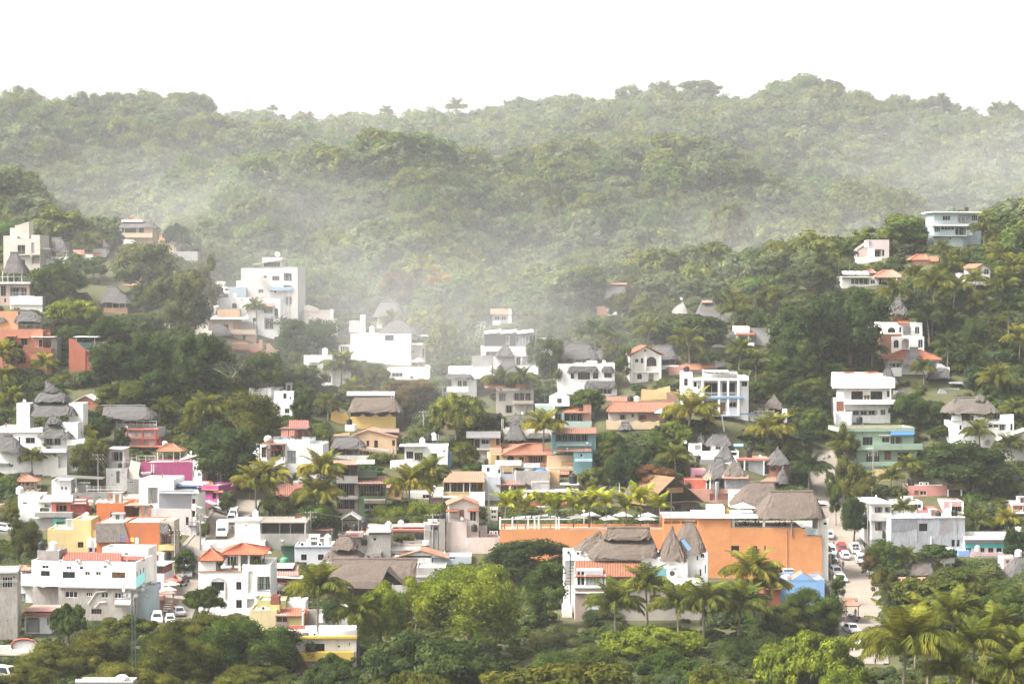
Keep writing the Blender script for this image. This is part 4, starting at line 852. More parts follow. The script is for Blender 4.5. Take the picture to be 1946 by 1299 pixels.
b=B(T3,1390,1555,310,'tall thatched house with white wing on the far slope','the far thatched house',name='palapa_house'); b.thatch(1388,1558,182,72,1402,1550,-1,9,THATCHG); b.tile(1395,1555,80,70,2,3,'cross',TILEPINK); b.box(1410,1478,None,185,5,0,WHITE); b.box(1478,1545,None,185,4,2,GREY); b.box(1330,1415,None,245,4,1,SALMON)
b=B(T3,1035,1462,905,'white villa with palapa roof and round thatched awnings over windows','the awning villa',name='villa',cat='villa'); b.box(1033,1462,None,677,9,0,WHITE,[W_(1130,745,1156,792,**BF),W_(1183,742,1276,797,n=3,**BF),W_(1297,742,1338,792,**BF),W_(1382,740,1440,784,fc=GREY)]); b.wall([(1250,677),(1330,677),(1330,655),(1290,652),(1250,655)],-.1,.3,WHITE); b.wall([(1370,677),(1395,677),(1395,655),(1370,650)],-.1,.3,WHITE)
b.thatch(1040,1350,640,528,1110,1265,0,8,THATCHG,sag=-.2); b.posts((1080,1140,1225,1300),677,635,(.8,6),.25,WOOD); b.thatch(1103,1342,742,697,1140,1310,-1,2,THATCHG,cap=0,bulge=.25); b.thatch(1363,1460,742,697,1385,1435,-1,2,THATCHG,cap=0,bulge=.25); b.box(1228,1480,None,850,5,-3,OFFW,[O_(1345,862,1440,905,dep=2,back=GD,n=3)]); b.thatch(1230,1482,860,808,1260,1450,-4,3,THATCHG,cap=0,bulge=.25); b.rail(1180,1320,690,680,.2,WOOD,'wire'); b.thatch(1290,1395,655,572,1340,1370,6,6,THATCHG)
b=B(T3,1580,1815,820,'white two storey cottage with tiled gable and arched windows','the gabled cottage',name='cottage',cat='cottage',yaw=6); b.box(1580,1815,None,622,8,0,C(250,243,236),[A_(1615,640,1641,668),A_(1659,636,1679,674),A_(1703,625,1777,697,n=3),A_(1632,752,1668,795,n=1),OA(1715,750,1757,810,dep=1.2)],par=0); b.gablewall(1580,1815,622,552,.25,0,C(250,243,236)); b.tile(1568,1838,612,542,-.6,9,'gable',TERRA); b.slab(1580,1815,738,.5,-.25,.25,WHITE,'string_course'); b.post(1695,735,625,-.15,.35,WHITE); b.post(1588,815,622,-.15,.4,WHITE); b.post(1806,815,622,-.15,.4,WHITE)
m=MB(); xx,zz=b.loc(1692,580,-.05); m.lathe([(.28,0),(.28,.05)],10); o=m.obj('round_vent','paint',b.root,BROWN); o.rotation_euler=(R(90),0,0); o.location=(xx,-.02,zz)
b=B(T3,1750,1945,720,'long grey thatched lodge with open dark side behind the gabled cottage','the thatched lodge',name='lodge',cat='lodge'); b.thatch(1745,1945,642,548,1752,1890,-.5,8,THATCHG); b.box(1800,1925,None,645,3,3,DARK,mat='paint'); b.posts((1820,1880,1920),690,640,(.2,),.2,WOOD); b.box(1815,1945,None,690,4,-.5,WHITE); b.tile(1850,1990,735,690,-3,4,'shed',TERRA2)  # dark block fills the open side, painting the shade under the thatch
b=B(T3,868,1285,1165,'mint green house with white arched roof hut and terracotta porch','the mint house'); c=C(196,216,206)
b.box(868,1008,None,1002,8,0,c); b.box(1005,1285,None,1046,8,.5,c,[O_(1012,1048,1062,1115,dep=1.6,back=GD,n=1),O_(1080,1048,1224,1115,dep=2.4,back=GD,n=3)],par=0); b.tile(1068,1266,1048,985,-.6,6,'shed',TERRA2,(1100,1262)); b.box(1225,1285,None,985,7,.4,SALMON); b.box(862,1075,1002,992,8,.3,c,par=0); b.wall([(970,998),(970,928),(1005,912),(1045,893),(1085,912),(1120,928),(1120,998)],1.5,3,WHITE,'roof_hut'); b.wall([(1028,975),(1028,940),(1062,940),(1062,975)],1.46,.03,DARK,'opening_shade_panel','paint'); b.balcony(1000,1288,1155,1112,1.5,c,'solid'); b.box(1228,1280,985,932,2,2,SALMON); tank(b,1252,932,46,886,2.8,'white'); b.post(1003,1115,1000,-.1,.35,WHITE); b.box(1285,1305,None,1000,5,3,TEAL)  # roof hut opening is a dark panel, its shade put in the colour
for k in range(6): b.slab(1288,1312,1085-16*k,1.0,1.2+.5*k,.08,TEAL,'stair_step')
b=B(T3,560,850,1070,'shaded grey villa with deep balconies behind two palms','the shaded villa',name='villa',cat='villa'); b.box(565,850,None,880,8,0,C(206,196,186),[O_(700,890,830,955,dep=2.5,back=GD,n=3),O_(590,900,640,960,dep=1,back=GD),O_(640,990,690,1050,dep=2,back=GD,n=1)]); b.balcony(690,850,975,955,1.2,C(214,200,186),'solid'); b.tile(480,830,860,815,-1,5,'shed',TILEPINK); b.thatch(690,850,830,770,720,820,2,6,THATCHG)
b=B(T9,990,1325,680,'teal house with tiled veranda and pale lattice railing','the teal house'); b.box(990,1320,None,410,8,0,TEAL,[O_(1015,412,1260,472,dep=2.4,back=GD,n=5)],par=0); b.tile(1000,1325,410,365,-.8,5,'shed',(.28,.14,.10,1)); b.rail(1025,1290,508,472,-.3,C(120,160,165),'solid'); b.rail(1025,1290,502,492,-.36,OFFW,'bars'); b.box(1150,1292,None,552,6,-2.5,TEAL,[W_(1200,562,1222,590,fc=WHITE)]); b.tile(1010,1290,545,520,-2.6,3,'shed',(.22,.13,.10,1)); b.rail(1160,1292,620,600,-3,AQUA,'solid'); dish(b,1252,480,20,-.5,'round white dish on the teal house railing')
b=B(T9,1405,1915,330,'long low house with weathered terracotta roof and scalloped garden wall','the long tile house'); b.box(1420,1640,None,252,8,0,C(226,210,194),[O_(1500,258,1546,305,dep=1.5,back=GD,n=1),W_(1588,262,1608,288,**BF)]); b.box(1640,1840,None,252,8,.3,C(196,150,126),[O_(1650,262,1700,305,dep=1.2)]); b.tile(1403,1918,248,172,-1,9,'hip',(0.326,0.148,0.0962,1),(1450,1900)); b.wall([(1400,378),(1400,305),(1430,318),(1470,322),(1510,308),(1550,325),(1590,328),(1630,312),(1670,328),(1720,318),(1760,325),(1800,312),(1800,378)],-4,.35,C(240,214,176),'garden_wall'); umbrella(b.pt(1812,305,-3),3.1,2.4,SKYBLUE,'sky blue parasol beside the long tile house'); b.tile(1400,1560,165,130,6,5,'shed',(0.311,0.155,0.111,1)); tank(b,1580,168,46,124,4,'black'); tank(b,1628,170,46,128,4,'white'); b.thatch(1490,1600,378,330,1520,1560,-6,4,THATCHG)
b=B(T9,1665,1880,160,'yellow ochre retaining wall with planting above','the ochre wall',name='retaining_wall',cat='wall'); b.wall([(1660,165),(1665,75),(1760,82),(1880,52),(1885,150)],0,.5,C(238,206,150),'wall'); b.box(1855,1945,None,98,3,-1,(.2,.12,.1,1))
# ---- middle slope, east centre
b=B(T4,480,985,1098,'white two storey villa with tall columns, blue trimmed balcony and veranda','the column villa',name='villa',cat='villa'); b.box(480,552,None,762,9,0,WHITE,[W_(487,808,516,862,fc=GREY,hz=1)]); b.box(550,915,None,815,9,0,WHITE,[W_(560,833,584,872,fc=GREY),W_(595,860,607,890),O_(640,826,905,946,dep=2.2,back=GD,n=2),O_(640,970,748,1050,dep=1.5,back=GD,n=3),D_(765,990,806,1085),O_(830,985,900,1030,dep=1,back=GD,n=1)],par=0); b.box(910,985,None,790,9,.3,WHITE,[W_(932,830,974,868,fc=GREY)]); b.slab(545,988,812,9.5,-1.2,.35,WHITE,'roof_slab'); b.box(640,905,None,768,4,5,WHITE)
for x in (628,756,826,906): b.post(x,945,815,-1.0,.42,WHITE); b.post(x,1092,965,-1.0,.42,WHITE)
b.slab(560,950,950,2,-1.3,.3,SKYBLUE,'balcony'); b.rail(640,905,945,915,-1.2,WHITE,'bars'); b.slab(660,900,755,3,2,.1,LGREY,'pergola'); b.posts((665,720,780,840,895),785,756,(2,5),.12,LGREY,'pergola_post'); b.slab(635,920,1092,3,-2.5,.25,C(170,190,215),'veranda'); b.rail(790,912,1090,1062,-2.4,WHITE,'bars'); tank(b,507,758,42,712,5,'black'); b.slab(640,830,745,4,6,.3,WHITE,'roof_slab')
b=B(T4,915,1282,1170,'white terrace annex with round thatched hut beside the column villa','the terrace annex',name='annex',cat='annex'); b.box(915,1028,None,1075,6,0,WHITE,[W_(960,1103,992,1128,fc=GREY)]); b.box(1028,1282,None,1090,6,.5,C(226,230,238)); b.rail(1022,1180,1090,1056,.3,WHITE,'bars'); b.thatch(1106,1264,1035,943,1175,1190,1,6,THATCH,sag=-.2); b.posts((1130,1180,1245),1085,1030,(2,5),.2,WHITE); b.box(1245,1282,None,1042,2,1,WHITE); b.slab(915,1030,1075,2,-.8,.2,SKYBLUE,'trim_slab')
b=B(T4,780,830,1225,'steep concrete ramp with white side wall climbing to the column villa','the ramp',name='ramp',cat='ramp'); b.wall([(775,1100),(785,1095),(805,1230),(795,1245)],0,.3,WHITE,'side_wall'); b.slab(795,835,1235,13,-.5,.3,CONC,'ramp_slab','concrete',slope=5.2)
b=B(T4,370,820,780,'low terracotta roofs with salmon wall behind the column villa','the salmon wall house'); b.box(372,480,None,715,5,0,SALMON); b.tile(440,620,740,692,0,7,'shed',TERRA2); b.tile(600,730,730,705,1,6,'shed',TERRA); b.thatch(720,815,720,678,740,800,3,5,THATCHG,cap=0); b.box(480,640,None,735,5,1,OFFW)
b=B(T4,860,1150,565,'white house with red tiled porch under the great dark tree','the red porch house'); b.box(885,992,None,405,7,1,WHITE,[O_(918,485,972,532,dep=1.5,back=GD,n=1)]); b.tile(885,1032,470,440,-1,4,'shed',TERRA); b.posts((895,985),535,470,(-.8,),.3,WHITE); b.box(990,1150,None,418,6,2,LGREY); b.thatch(825,892,490,445,850,870,0,4,THATCHG,cap=0); b.wall([(690,600),(690,570),(725,545),(770,545),(800,560),(800,600)],-2,.3,WHITE,'stepped_wall'); b.box(985,1028,None,532,3,-1,WHITE)
b=B(T4,565,860,395,'very large grey thatched roof on the far slope','the great thatched roof',name='palapa_house'); b.thatch(562,865,372,208,625,705,-1,12,THATCHG,sag=-.3); b.box(600,830,None,372,5,3,OFFW); b.tile(625,705,222,208,3,3,'cross',SALMON)
b=B(T4,390,520,330,'pointed pale thatched roof with a small white dish','the pointed thatch',name='palapa'); b.thatch(388,524,305,226,470,480,-1,7,(.25,.23,.21,1)); b.posts((410,450,500),330,300,(0,4),.2,WOOD); dish(b,463,192,26,1,'small white dish above the pointed thatch',(0.518,0.518,0.518,1))
# ---- east ridge
b=B(T5,1188,1580,375,'pale blue modern house with flat overhanging white roof on the ridge','the ridge house',name='villa',cat='villa',yaw=5,Y=597); c=C(214,230,232)
b.box(1188,1500,215,108,8,0,c,[W_(1262,130,1326,168,n=2,fc=OFFW),O_(1388,122,1496,192,dep=1.2,back=(0.333,0.311,0.296,1),n=3)],par=0); b.box(1498,1552,215,118,7,.5,c,[W_(1502,124,1548,172,n=2)],par=0); b.slab(1168,1585,94,10,-1.4,.35,WHITE,'roof_slab'); b.slab(1172,1510,204,2,-1.2,.3,WHITE,'floor_slab'); b.box(1190,1462,None,216,8,.2,c,[W_(1197,220,1242,262,n=2),W_(1250,216,1357,247,n=3),O_(1366,218,1456,287,dep=2,back=GD,n=2)],par=0); b.slab(1190,1462,290,2.5,-1.5,.25,c,'floor_slab'); b.rail(1460,1500,288,250,-1,WHITE,'glass'); b.box(1245,1430,None,300,7,-.5,c,[O_(1250,306,1312,358,dep=1.5,back=GD,n=1),W_(1318,302,1332,330)]); b.box(1430,1580,None,250,6,2,c); tank(b,1457,92,38,57,2,'black')
b=B(T5,535,800,505,'pale pink modern villa with a slanting wing on the ridge','the pink villa',name='villa',cat='villa'); c=C(240,222,218); b.box(655,822,None,327,8,0,c,[O_(700,405,758,466,dep=1.4,back=GD,n=1),W_(763,408,785,462)],par=.1); b.wall([(535,405),(650,325),(660,325),(660,345),(560,412),(560,480),(535,480)],-.4,.4,c,'slanting_wall'); b.wall([(570,480),(570,415),(645,375),(645,480)],.8,.3,C(226,204,196),'inner_wall'); b.box(655,702,None,405,2,-1,WHITE); b.box(560,762,None,470,4,-1.5,OFFW)
b=B(T5,430,940,710,'long low villa with hipped tile roof and roof panels on the ridge','the low ridge villa',name='villa',cat='villa'); b.box(430,720,None,632,8,0,OFFW,[O_(510,640,656,692,dep=2,back=GD,n=4),W_(668,655,706,690,n=1)]); b.box(720,915,None,638,8,.2,OFFW,[O_(735,642,882,696,dep=2,back=GD,n=4)],par=0); b.tile(700,945,636,578,-1.2,9,'hip',TILEPINK,(770,850)); b.slab(430,675,628,9,-1,.25,WHITE,'roof_slab')
for i in range(4): b.slab(440+56*i,490+56*i,612,2.5,1.5,.08,(0.37,0.37,0.385,1),'solar_panel',slope=1.0)
b.tile(600,720,600,572,4,5,'hip',TILEPINK,(640,680)); b.post(882,695,640,-1,.25,WHITE)
b=B(T5,1440,1655,705,'small white cottage with orange gabled roof among palms','the palm cottage',name='cottage',cat='cottage',yaw=14); b.box(1535,1655,None,565,7,0,WHITE,[W_(1535,567,1574,613,n=1,fc=BROWN),W_(1603,567,1642,611,n=1)],par=0); b.gablewall(1535,1655,565,530,.2,0,WHITE); b.tile(1525,1662,562,522,-.5,9,'gable',TERRA2); b.box(1450,1535,None,600,6,2,WHITE); b.slab(1362,1470,545,3,2,.2,WHITE,'flat_roof',v2=552); b.thatch(1548,1672,690,622,1590,1630,-4,4,(0.296,0.281,0.281,1),cap=0,bulge=.35,name='tarpaulin_cover')
b=B(T5,995,1215,535,'small house with orange tiled roofs half hidden by trees','the hidden tile house'); b.box(1020,1230,None,495,6,0,SALMON); b.tile(995,1150,492,448,-.5,6,'hip',TERRA2,(1050,1120)); b.tile(1150,1230,505,462,-.8,5,'shed',TERRA2)
b=B(T5,750,1110,1240,'white villa with arches, red tiles and a thatched lookout','the arched villa',name='villa',cat='villa'); b.box(750,1095,None,1008,9,0,WHITE,[A_(810,1048,873,1092),A_(904,1046,922,1090),OA(933,1034,1002,1112,dep=2),A_(1033,1040,1072,1100,fc=WHITE)]); b.thatch(805,995,935,850,870,930,0,8,THATCHG); b.thatch(845,950,885,818,880,915,1.5,5,THATCHG); b.posts((845,890,940,980),990,925,(1,5),.25,(0.296,0.118,0.074,1)); b.rail(840,1000,1000,965,.5,(0.296,0.118,0.074,1),'bars'); b.tile(890,985,1015,968,-.8,3,'shed',TERRA); b.box(745,925,None,1100,3,-2.5,(.25,.13,.08,1)); b.box(845,1110,None,1122,6,-3,WHITE,[OA(925,1140,988,1225,dep=2),A_(860,1150,900,1215),A_(1060,1145,1100,1215,fc=WHITE)]); b.wall([(590,1030),(650,1020),(745,1050),(750,1100),(590,1060)],-1.5,.3,OFFW,'garden_wall'); b.rail(935,1070,1110,1080,-.2,BROWN,'bars')
b=B(T6,815,1310,315,'white villa with wide hipped terracotta roof and central thatched cone','the terracotta villa',name='villa',cat='villa'); b.box(820,1140,None,188,9,0,WHITE,[O_(820,215,922,252,dep=2,back=GD,n=3)],par=0); b.tile(808,1260,187,108,-1.5,11,'hip',TERRA,(930,1080)); b.thatch(930,1105,228,92,1000,1050,-3.5,6,THATCHG,sag=-.3,tier=1); b.box(1140,1215,None,188,8,0,WHITE,[O_(1150,195,1205,250,dep=2)]); b.box(1205,1320,None,250,5,-1,WHITE); b.thatch(1138,1340,340,260,1180,1300,-6,5,THATCHG,cap=0,bulge=.2); b.box(820,925,None,252,4,-1,WHITE); b.wall([(1215,250),(1215,215),(1250,220),(1285,245),(1285,255)],-1.1,.3,WHITE,'curved_wall')
b=B(T6,385,870,725,'tall white villa with terracotta roof tiles, wide balcony and brick stair panel','the tall white villa',name='villa',cat='villa',yaw=3); b.box(412,770,345,300,9,1.2,WHITE,par=.3,roof=TERRA); b.box(412,870,420,338,9.5,.6,WHITE); b.slab(365,862,415,2,-1,.18,WHITE,'canopy'); b.box(450,832,None,420,8.5,.8,WHITE,[W_(510,447,606,516,n=1,**BF),W_(668,447,766,516,n=1,**BF),W_(804,443,828,493,**BF),O_(465,602,725,645,dep=2,back=GD,n=4),W_(750,597,792,642,n=2,fc=OFFW),W_(813,588,831,627)],par=0); b.rail(450,874,547,515,-1.2,WHITE,'solid'); b.slab(450,874,547,2,-1.2,.2,WHITE,'balcony'); b.tile(440,560,312,292,1.5,4,'hip',TERRA,(480,520)); b.tile(620,770,312,292,1.5,4,'hip',TERRA,(670,720)); b.box(380,458,None,505,5,-.6,WHITE); b.wall([(388,610),(388,530),(448,530),(448,610)],-.72,.1,(0.281,0.111,0.074,1),'brick_panel','tile'); b.box(385,520,None,615,3,-2,WHITE); b.post(381,830,615,-2.2,.25,WHITE); b.post(505,720,615,-2.1,.3,WHITE); b.post(832,520,415,-.8,.25,WHITE)
for k,x in enumerate((625,650)):
    m=MB(); xx,zz=b.loc(x,515,-1); m.lathe([(.18,0),(.28,.35),(.3,.4)],10,(xx,-.9,zz)); o=m.obj('flower_pot','plastic',b.root,(.12,.05,.03,1)); q=MB(); q.lathe([(.1,.4),(.4,.6),(.42,.85),(.2,1.05)],9,(xx,-.9,zz)); q.obj('pot_plant','leaf',o,(.05,.06,.03,1))
b=B(T6,765,1020,520,'stacked thatched huts beside the tall white villa','the stacked huts',name='palapa',cat='palapa'); b.thatch(770,870,335,250,800,830,4,5,THATCHG,tier=1); b.thatch(790,910,385,330,830,860,2,5,THATCHG,cap=0); b.thatch(855,1022,512,440,910,950,-1,5,THATCHG); b.posts((880,930,990),545,505,(0,3),.2,WOOD); b.box(860,960,None,440,3,3,WHITE)
b=B(T6,480,1100,1080,'mint green three level house with red roof deck and blue awning','the mint green house',yaw=6); c=C(196,222,196)
b.box(405,1030,778,745,9,-1.4,C(186,208,182),[],par=.5,roof=(.36,.16,.12,1),vis=775); b.box(485,1022,None,778,8,-.82,c,[W_(493,820,531,856,fc=GREY),W_(605,822,686,890,n=2,fc=GREY),W_(763,825,823,866,n=1,fc=GREY),O_(836,812,932,886,dep=1.4,back=(.12,.05,.04,1),n=2)],par=0); b.tile(835,1028,805,766,-2.6,1.8,'shed',(0.037,0.118,0.37,1),None,'awning','fabric',.02,.5); b.slab(560,1102,918,3,-3,.3,C(186,208,182),'balcony'); b.rail(690,1098,918,878,-3,C(176,204,180),'solid'); b.box(560,1047,None,918,7,-1,c,[W_(633,962,741,1036,n=2,**BF),D_(782,938,836,1010),W_(890,950,986,1027,n=2,**BF)],par=0); b.rail(590,1050,1060,1025,-2.8,c,'solid'); tank(b,577,705,52,652,3,'black'); b.tile(735,840,810,800,-1.5,1,'shed',OFFW); b.post(603,890,700,-1.1,.1,GREY,'pipe')
b=B(T6,705,830,1185,'yellow garden wall below the mint green house','the yellow garden wall',name='garden_wall',cat='wall'); b.wall([(705,1190),(705,1090),(830,1088),(832,1190)],0,.4,C(246,218,150),'wall')
b=B(T6,1290,1845,905,'wide brown thatched palapa over white curved terraces','the wide palapa house',name='palapa_house'); b.thatch(1288,1758,622,500,1375,1600,-1.5,11,THATCH,sag=-.1); b.thatch(1525,1625,520,473,1565,1580,1.5,5,THATCH); b.box(1320,1520,None,690,7,0,WHITE,[W_(1400,725,1420,765)]); b.box(1515,1848,None,690,7,-.3,WHITE,[O_(1640,715,1785,770,dep=1.5,back=GD,n=3),W_(1818,712,1840,770)]); b.wall([(1520,692),(1520,640),(1560,660),(1610,660),(1640,690)],-.4,.3,WHITE); b.wall([(1730,692),(1735,640),(1845,635),(1845,692)],-.4,.3,WHITE); b.posts((1350,1440,1620,1710),690,610,(.3,7),.3,WOOD); b.wall([(1335,690),(1340,645),(1415,640),(1420,690)],-.2,.3,WHITE); b.box(1585,1722,None,750,4,-3.5,OFFW,[OA(1608,848,1656,900,dep=1)])
b=B(T6,1720,1931,1010,'cream house with long sloping roof edge beside a palm','the cream sloping house'); b.wall([(1720,1010),(1720,850),(1840,800),(1960,760),(1960,1010)],0,.4,CREAM,'wall'); b.slab(1715,1960,845,4,-.6,.25,WHITE,'sloping_roof',v2=755); b.box(1750,1960,None,905,5,-.8,OFFW)
b=B(T6,1140,1440,470,'pale stone garden terraces under palms','the stone terraces',name='garden_terrace',cat='terrace'); b.wall([(1140,520),(1150,480),(1200,500),(1240,430),(1290,440),(1300,520)],0,.5,C(205,200,200),'wall','concrete'); b.slab(1330,1430,375,3,2,.3,C(210,205,205),'slab'); b.box(1240,1400,None,420,3,2,C(190,186,186),mat='concrete')
b=B(T3,190,270,1180,'small rusty tiled hut half hidden in olive trees','the rusty hut',name='hut',cat='hut'); b.box(192,268,None,1128,4,0,(.24,.13,.10,1),[O_(205,1135,240,1170,dep=1)],par=0); b.tile(182,280,1130,1100,-.5,5,'hip',(.30,.15,.11,1),(215,245))
b=B(T5,10,120,700,'grey lane hut under the great dark tree','the lane hut',name='hut',cat='hut'); b.box(0,100,None,660,4,0,LGREY)
def lettering(b, text, u0, u1, v0, v1, off, col, name='lettering'):
    cu = bpy.data.curves.new(name, 'FONT'); cu.body = text; cu.align_x = 'LEFT'; cu.extrude = .02; o = bpy.data.objects.new(name, cu); COL.objects.link(o)
    bpy.context.view_layer.update(); dg = bpy.context.evaluated_depsgraph_get(); me = bpy.data.meshes.new_from_object(o.evaluated_get(dg)); bpy.data.objects.remove(o)
    vs = [v.co for v in me.vertices]; x0, x1 = min(v.x for v in vs), max(v.x for v in vs); y0, y1 = min(v.y for v in vs), max(v.y for v in vs)
    X0, Z0 = b.loc(u0, v1, off); X1, Z1 = b.loc(u1, v0, off); me.materials.clear(); me.materials.append(MATS['paint']); k = link(name, me, b.root, col)
    k.scale = ((X1-X0)/(x1-x0), (Z1-Z0)/(y1-y0), 1); k.rotation_euler = (R(90), 0, 0); k.location = (X0-x0*k.scale[0], off, Z0-y0*k.scale[1]); return k
# ---- lower west slope
b=B(T7,110,500,885,'white villa with domed thatched roofs and curved balcony','the domed thatch villa',name='villa',cat='villa')
b.box(100,505,None,545,9,0,WHITE,[W_(193,600,264,644,n=1,fc=GREY),W_(140,595,153,642,n=0),O_(332,600,458,657,dep=1.2,back=GD,n=2)]); b.wall([(0,560),(0,515),(60,530),(200,535),(320,520),(320,560)],-.4,.4,WHITE); b.box(-20,110,None,520,8,1,WHITE); b.thatch(270,542,600,492,355,440,-1.6,6,THATCHG,cap=0,sag=-.2); b.thatch(338,465,494,436,385,410,-.4,4,THATCHG); b.slab(300,500,688,2.2,-1.8,.7,WHITE,'balcony'); b.rail(303,497,658,642,-1.8,DARK,'bars'); b.box(320,505,None,722,5,-.8,OFFW,[O_(440,740,490,830,dep=1.5)]); b.thatch(198,572,432,330,260,500,2,10,THATCHG,cap=0,bulge=.22); b.thatch(242,503,328,256,330,440,4,6,THATCHG,cap=0,bulge=.2); b.thatch(325,435,252,178,350,360,5.5,4,THATCHG); b.box(125,222,None,342,4,3,WHITE); b.posts((180,192),342,312,(4,),.3,WHITE,'vent_pipe'); b.box(520,627,None,342,5,5,WHITE); b.box(460,585,None,485,5,1,WHITE); b.wall([(505,660),(505,610),(560,620),(600,610),(640,605),(640,650)],-1,.3,WHITE,'garden_wall'); b.thatch(-60,162,705,552,-20,90,-3,9,THATCHG,skip=True)
b=B(T7,0,115,870,'low round thatched hut with brown railing below the white villa','the low thatched hut',name='palapa',cat='palapa'); b.thatch(-70,118,808,690,0,30,-1,8,THATCHG,skip=True); b.posts((20,60,95),860,800,(0,),.18,WOOD); b.rail(-20,105,865,840,-.3,WOOD,'bars')
b=B(T7,545,745,385,'orange brick gabled house with white roof line','the brick gabled house'); b.box(548,742,None,340,7,0,(0.34,0.148,0.0962,1),[A_(613,312,646,350),A_(664,325,682,352)],par=0); b.gablewall(548,742,340,288,.3,0,(0.34,0.148,0.0962,1)); b.tile(538,748,335,280,-.4,8,'gable',OFFW,None,'roof','plaster',.01,1); b.thatch(735,822,362,298,748,775,-1,6,THATCHG,cap=0); b.thatch(495,550,335,295,515,520,2,4,THATCHG)
b=B(T7,945,1190,680,'white house with red columns under a long thatched roof','the red column house',yaw=-4); b.thatch(742,1158,457,362,770,1092,-1,9,THATCHG); b.posts((893,960,1040,1108),530,450,(.3,6),.15,WOOD); b.box(880,1182,None,532,8,0,WHITE,[],par=.1); b.rail(880,1182,530,475,-.1,WHITE,'wire'); b.rail(880,1182,515,495,-.15,OFFW,'wire'); b.slab(945,1195,534,2,-1.2,.25,(0.37,0.0962,0.074,1),'red_slab'); b.box(948,1180,None,545,7,-.02,C(246,236,232),[W_(950,565,1018,596,n=2,**BF),W_(1085,563,1141,594,n=2,**BF),D_(1040,565,1070,612,fc=OFFW),O_(1125,625,1165,655,dep=1)],par=0); b.slab(945,1195,600,1.3,-1.2,.3,(0.37,0.0962,0.074,1),'balcony')
for x in (963,1078,1176): b.post(x,660,540,-1.1,.28,REDW)
b.box(1180,1215,None,600,4,0,(0.333,0.104,0.074,1)); b.box(860,945,None,530,6,2,LGREY); acunit(b,955,528,22,16,-.6); b.slab(850,1230,662,3,-2,.3,(0.355,0.118,0.0888,1),'lower_slab')
b=B(T7,1060,1520,1010,'bright magenta house with white roof terrace and tiled pergola','the magenta house',yaw=-5); b.box(1062,1455,None,787,9,0,MAGENTA,[],par=.3,roof=LGREY); b.box(1455,1522,None,772,9,.02,WHITE,[W_(1463,812,1478,850),W_(1456,850,1468,905,n=0),O_(1490,865,1518,920,dep=1)]); b.balcony(1468,1523,925,890,1,WHITE,'solid'); b.tile(1178,1372,705,650,1,5,'hip',TERRA2,(1250,1310)); b.posts((1190,1230,1310,1360),790,700,(1.5,5),.22,OFFW); b.slab(1360,1500,765,5,1,.15,OFFW,'canopy',v2=730,slope=1.2); b.posts((1375,1440,1495),790,755,(1.2,4),.15,OFFW); b.rail(1030,1170,790,735,1,OFFW,'wire'); b.rail(1170,1455,787,765,.2,C(200,120,110),'wire'); b.box(1062,1140,870,862,1.5,-1.5,LGREY); b.posts((1145,1160),870,800,(-.8,),.2,OFFW); tank(b,1245,655,40,625,6,'white')
b.wall([(965,910),(985,770),(1060,790),(1045,880),(1060,910)],-.6,.2,CREAM,'canvas_sail','fabric')
b=B(T7,1050,1450,1325,'white shop house with grey corrugated upper wall and metal roof','the corrugated shop house',name='shop_house',cat='shop',yaw=-6); b.box(1048,1310,None,912,8,1.5,WHITE,[O_(1115,975,1190,1100,dep=3)]); b.box(1198,1452,1140,1000,7,0,C(188,190,196),name='corrugated_wall',mat='metal',par=0); b.sheet(1193,1508,1018,958,-1,8,C(232,236,242),ru=(1215,1480)); b.box(1130,1445,None,1135,8,-.4,C(232,222,218),[W_(1402,1198,1424,1260,n=0,**BF),W_(1358,1192,1366,1200,n=0)]); b.slab(1300,1530,940,5,4,.15,WHITE,'flat_roof',v2=955); b.slab(1300,1500,958,3,3,.3,C(130,150,200),'blue_fascia')
for i,(x,v) in enumerate(((1455,1110),(1500,1180),(1470,1225))): b.slab(x,x+62,v,2.2,-1.5,.06,(0.459,0.429,0.37,1),'awning','fabric',v2=v+22)
b.box(1445,1480,None,1030,7,-.3,OFFW,[W_(1448,1150,1476,1200),W_(1448,1060,1476,1100)]); b.balcony(1420,1475,1265,1235,1,C(120,105,95),'bars',DARK)
b=B(T7,1500,1650,1140,'small magenta house with tiled porch at the street bend','the small magenta house',yaw=-18); b.box(1498,1648,None,960,8,0,C(205,95,165),[W_(1603,1014,1632,1062,n=1,**BF)]); b.tile(1515,1640,995,925,-.6,6,'shed',TERRA2,(1520,1600)); b.tile(1615,1685,1010,985,-.8,3,'shed',TERRA2); b.balcony(1640,1678,1100,1065,1.2,WHITE,'solid')
for i,(x,v) in enumerate(((1530,1075),(1590,1110),(1630,1140))): b.slab(x,x+78,v,3,-2.5,.06,(0.296,0.274,0.252,1),'shop_awning','fabric',v2=v+32)
b.box(1560,1660,None,1110,5,-.5,(.16,.10,.10,1),[O_(1575,1130,1650,1190,dep=2)])
b=B(T7,800,1045,1010,'raw concrete houses with small windows behind the magenta house','the concrete houses'); b.box(800,960,None,832,7,0,C(212,208,204),[W_(835,868,852,902,n=1,fc=WHITE),D_(877,852,903,942,fc=DARK),W_(918,855,927,872,n=0),W_(931,855,939,872,n=0)],mat='concrete'); b.box(958,1046,None,912,6,-.5,GREY,[W_(975,930,1010,945,n=1)],mat='concrete'); b.box(810,936,None,690,6,5,OFFW,[O_(838,700,925,780,dep=2.5,back=GD,n=2)]); b.slab(805,940,685,7,4.5,.15,LGREY,'flat_roof'); tank(b,905,828,32,788,2,'black'); tank(b,985,908,32,860,1,'grey'); b.rail(940,1050,785,750,3,OFFW,'wire')
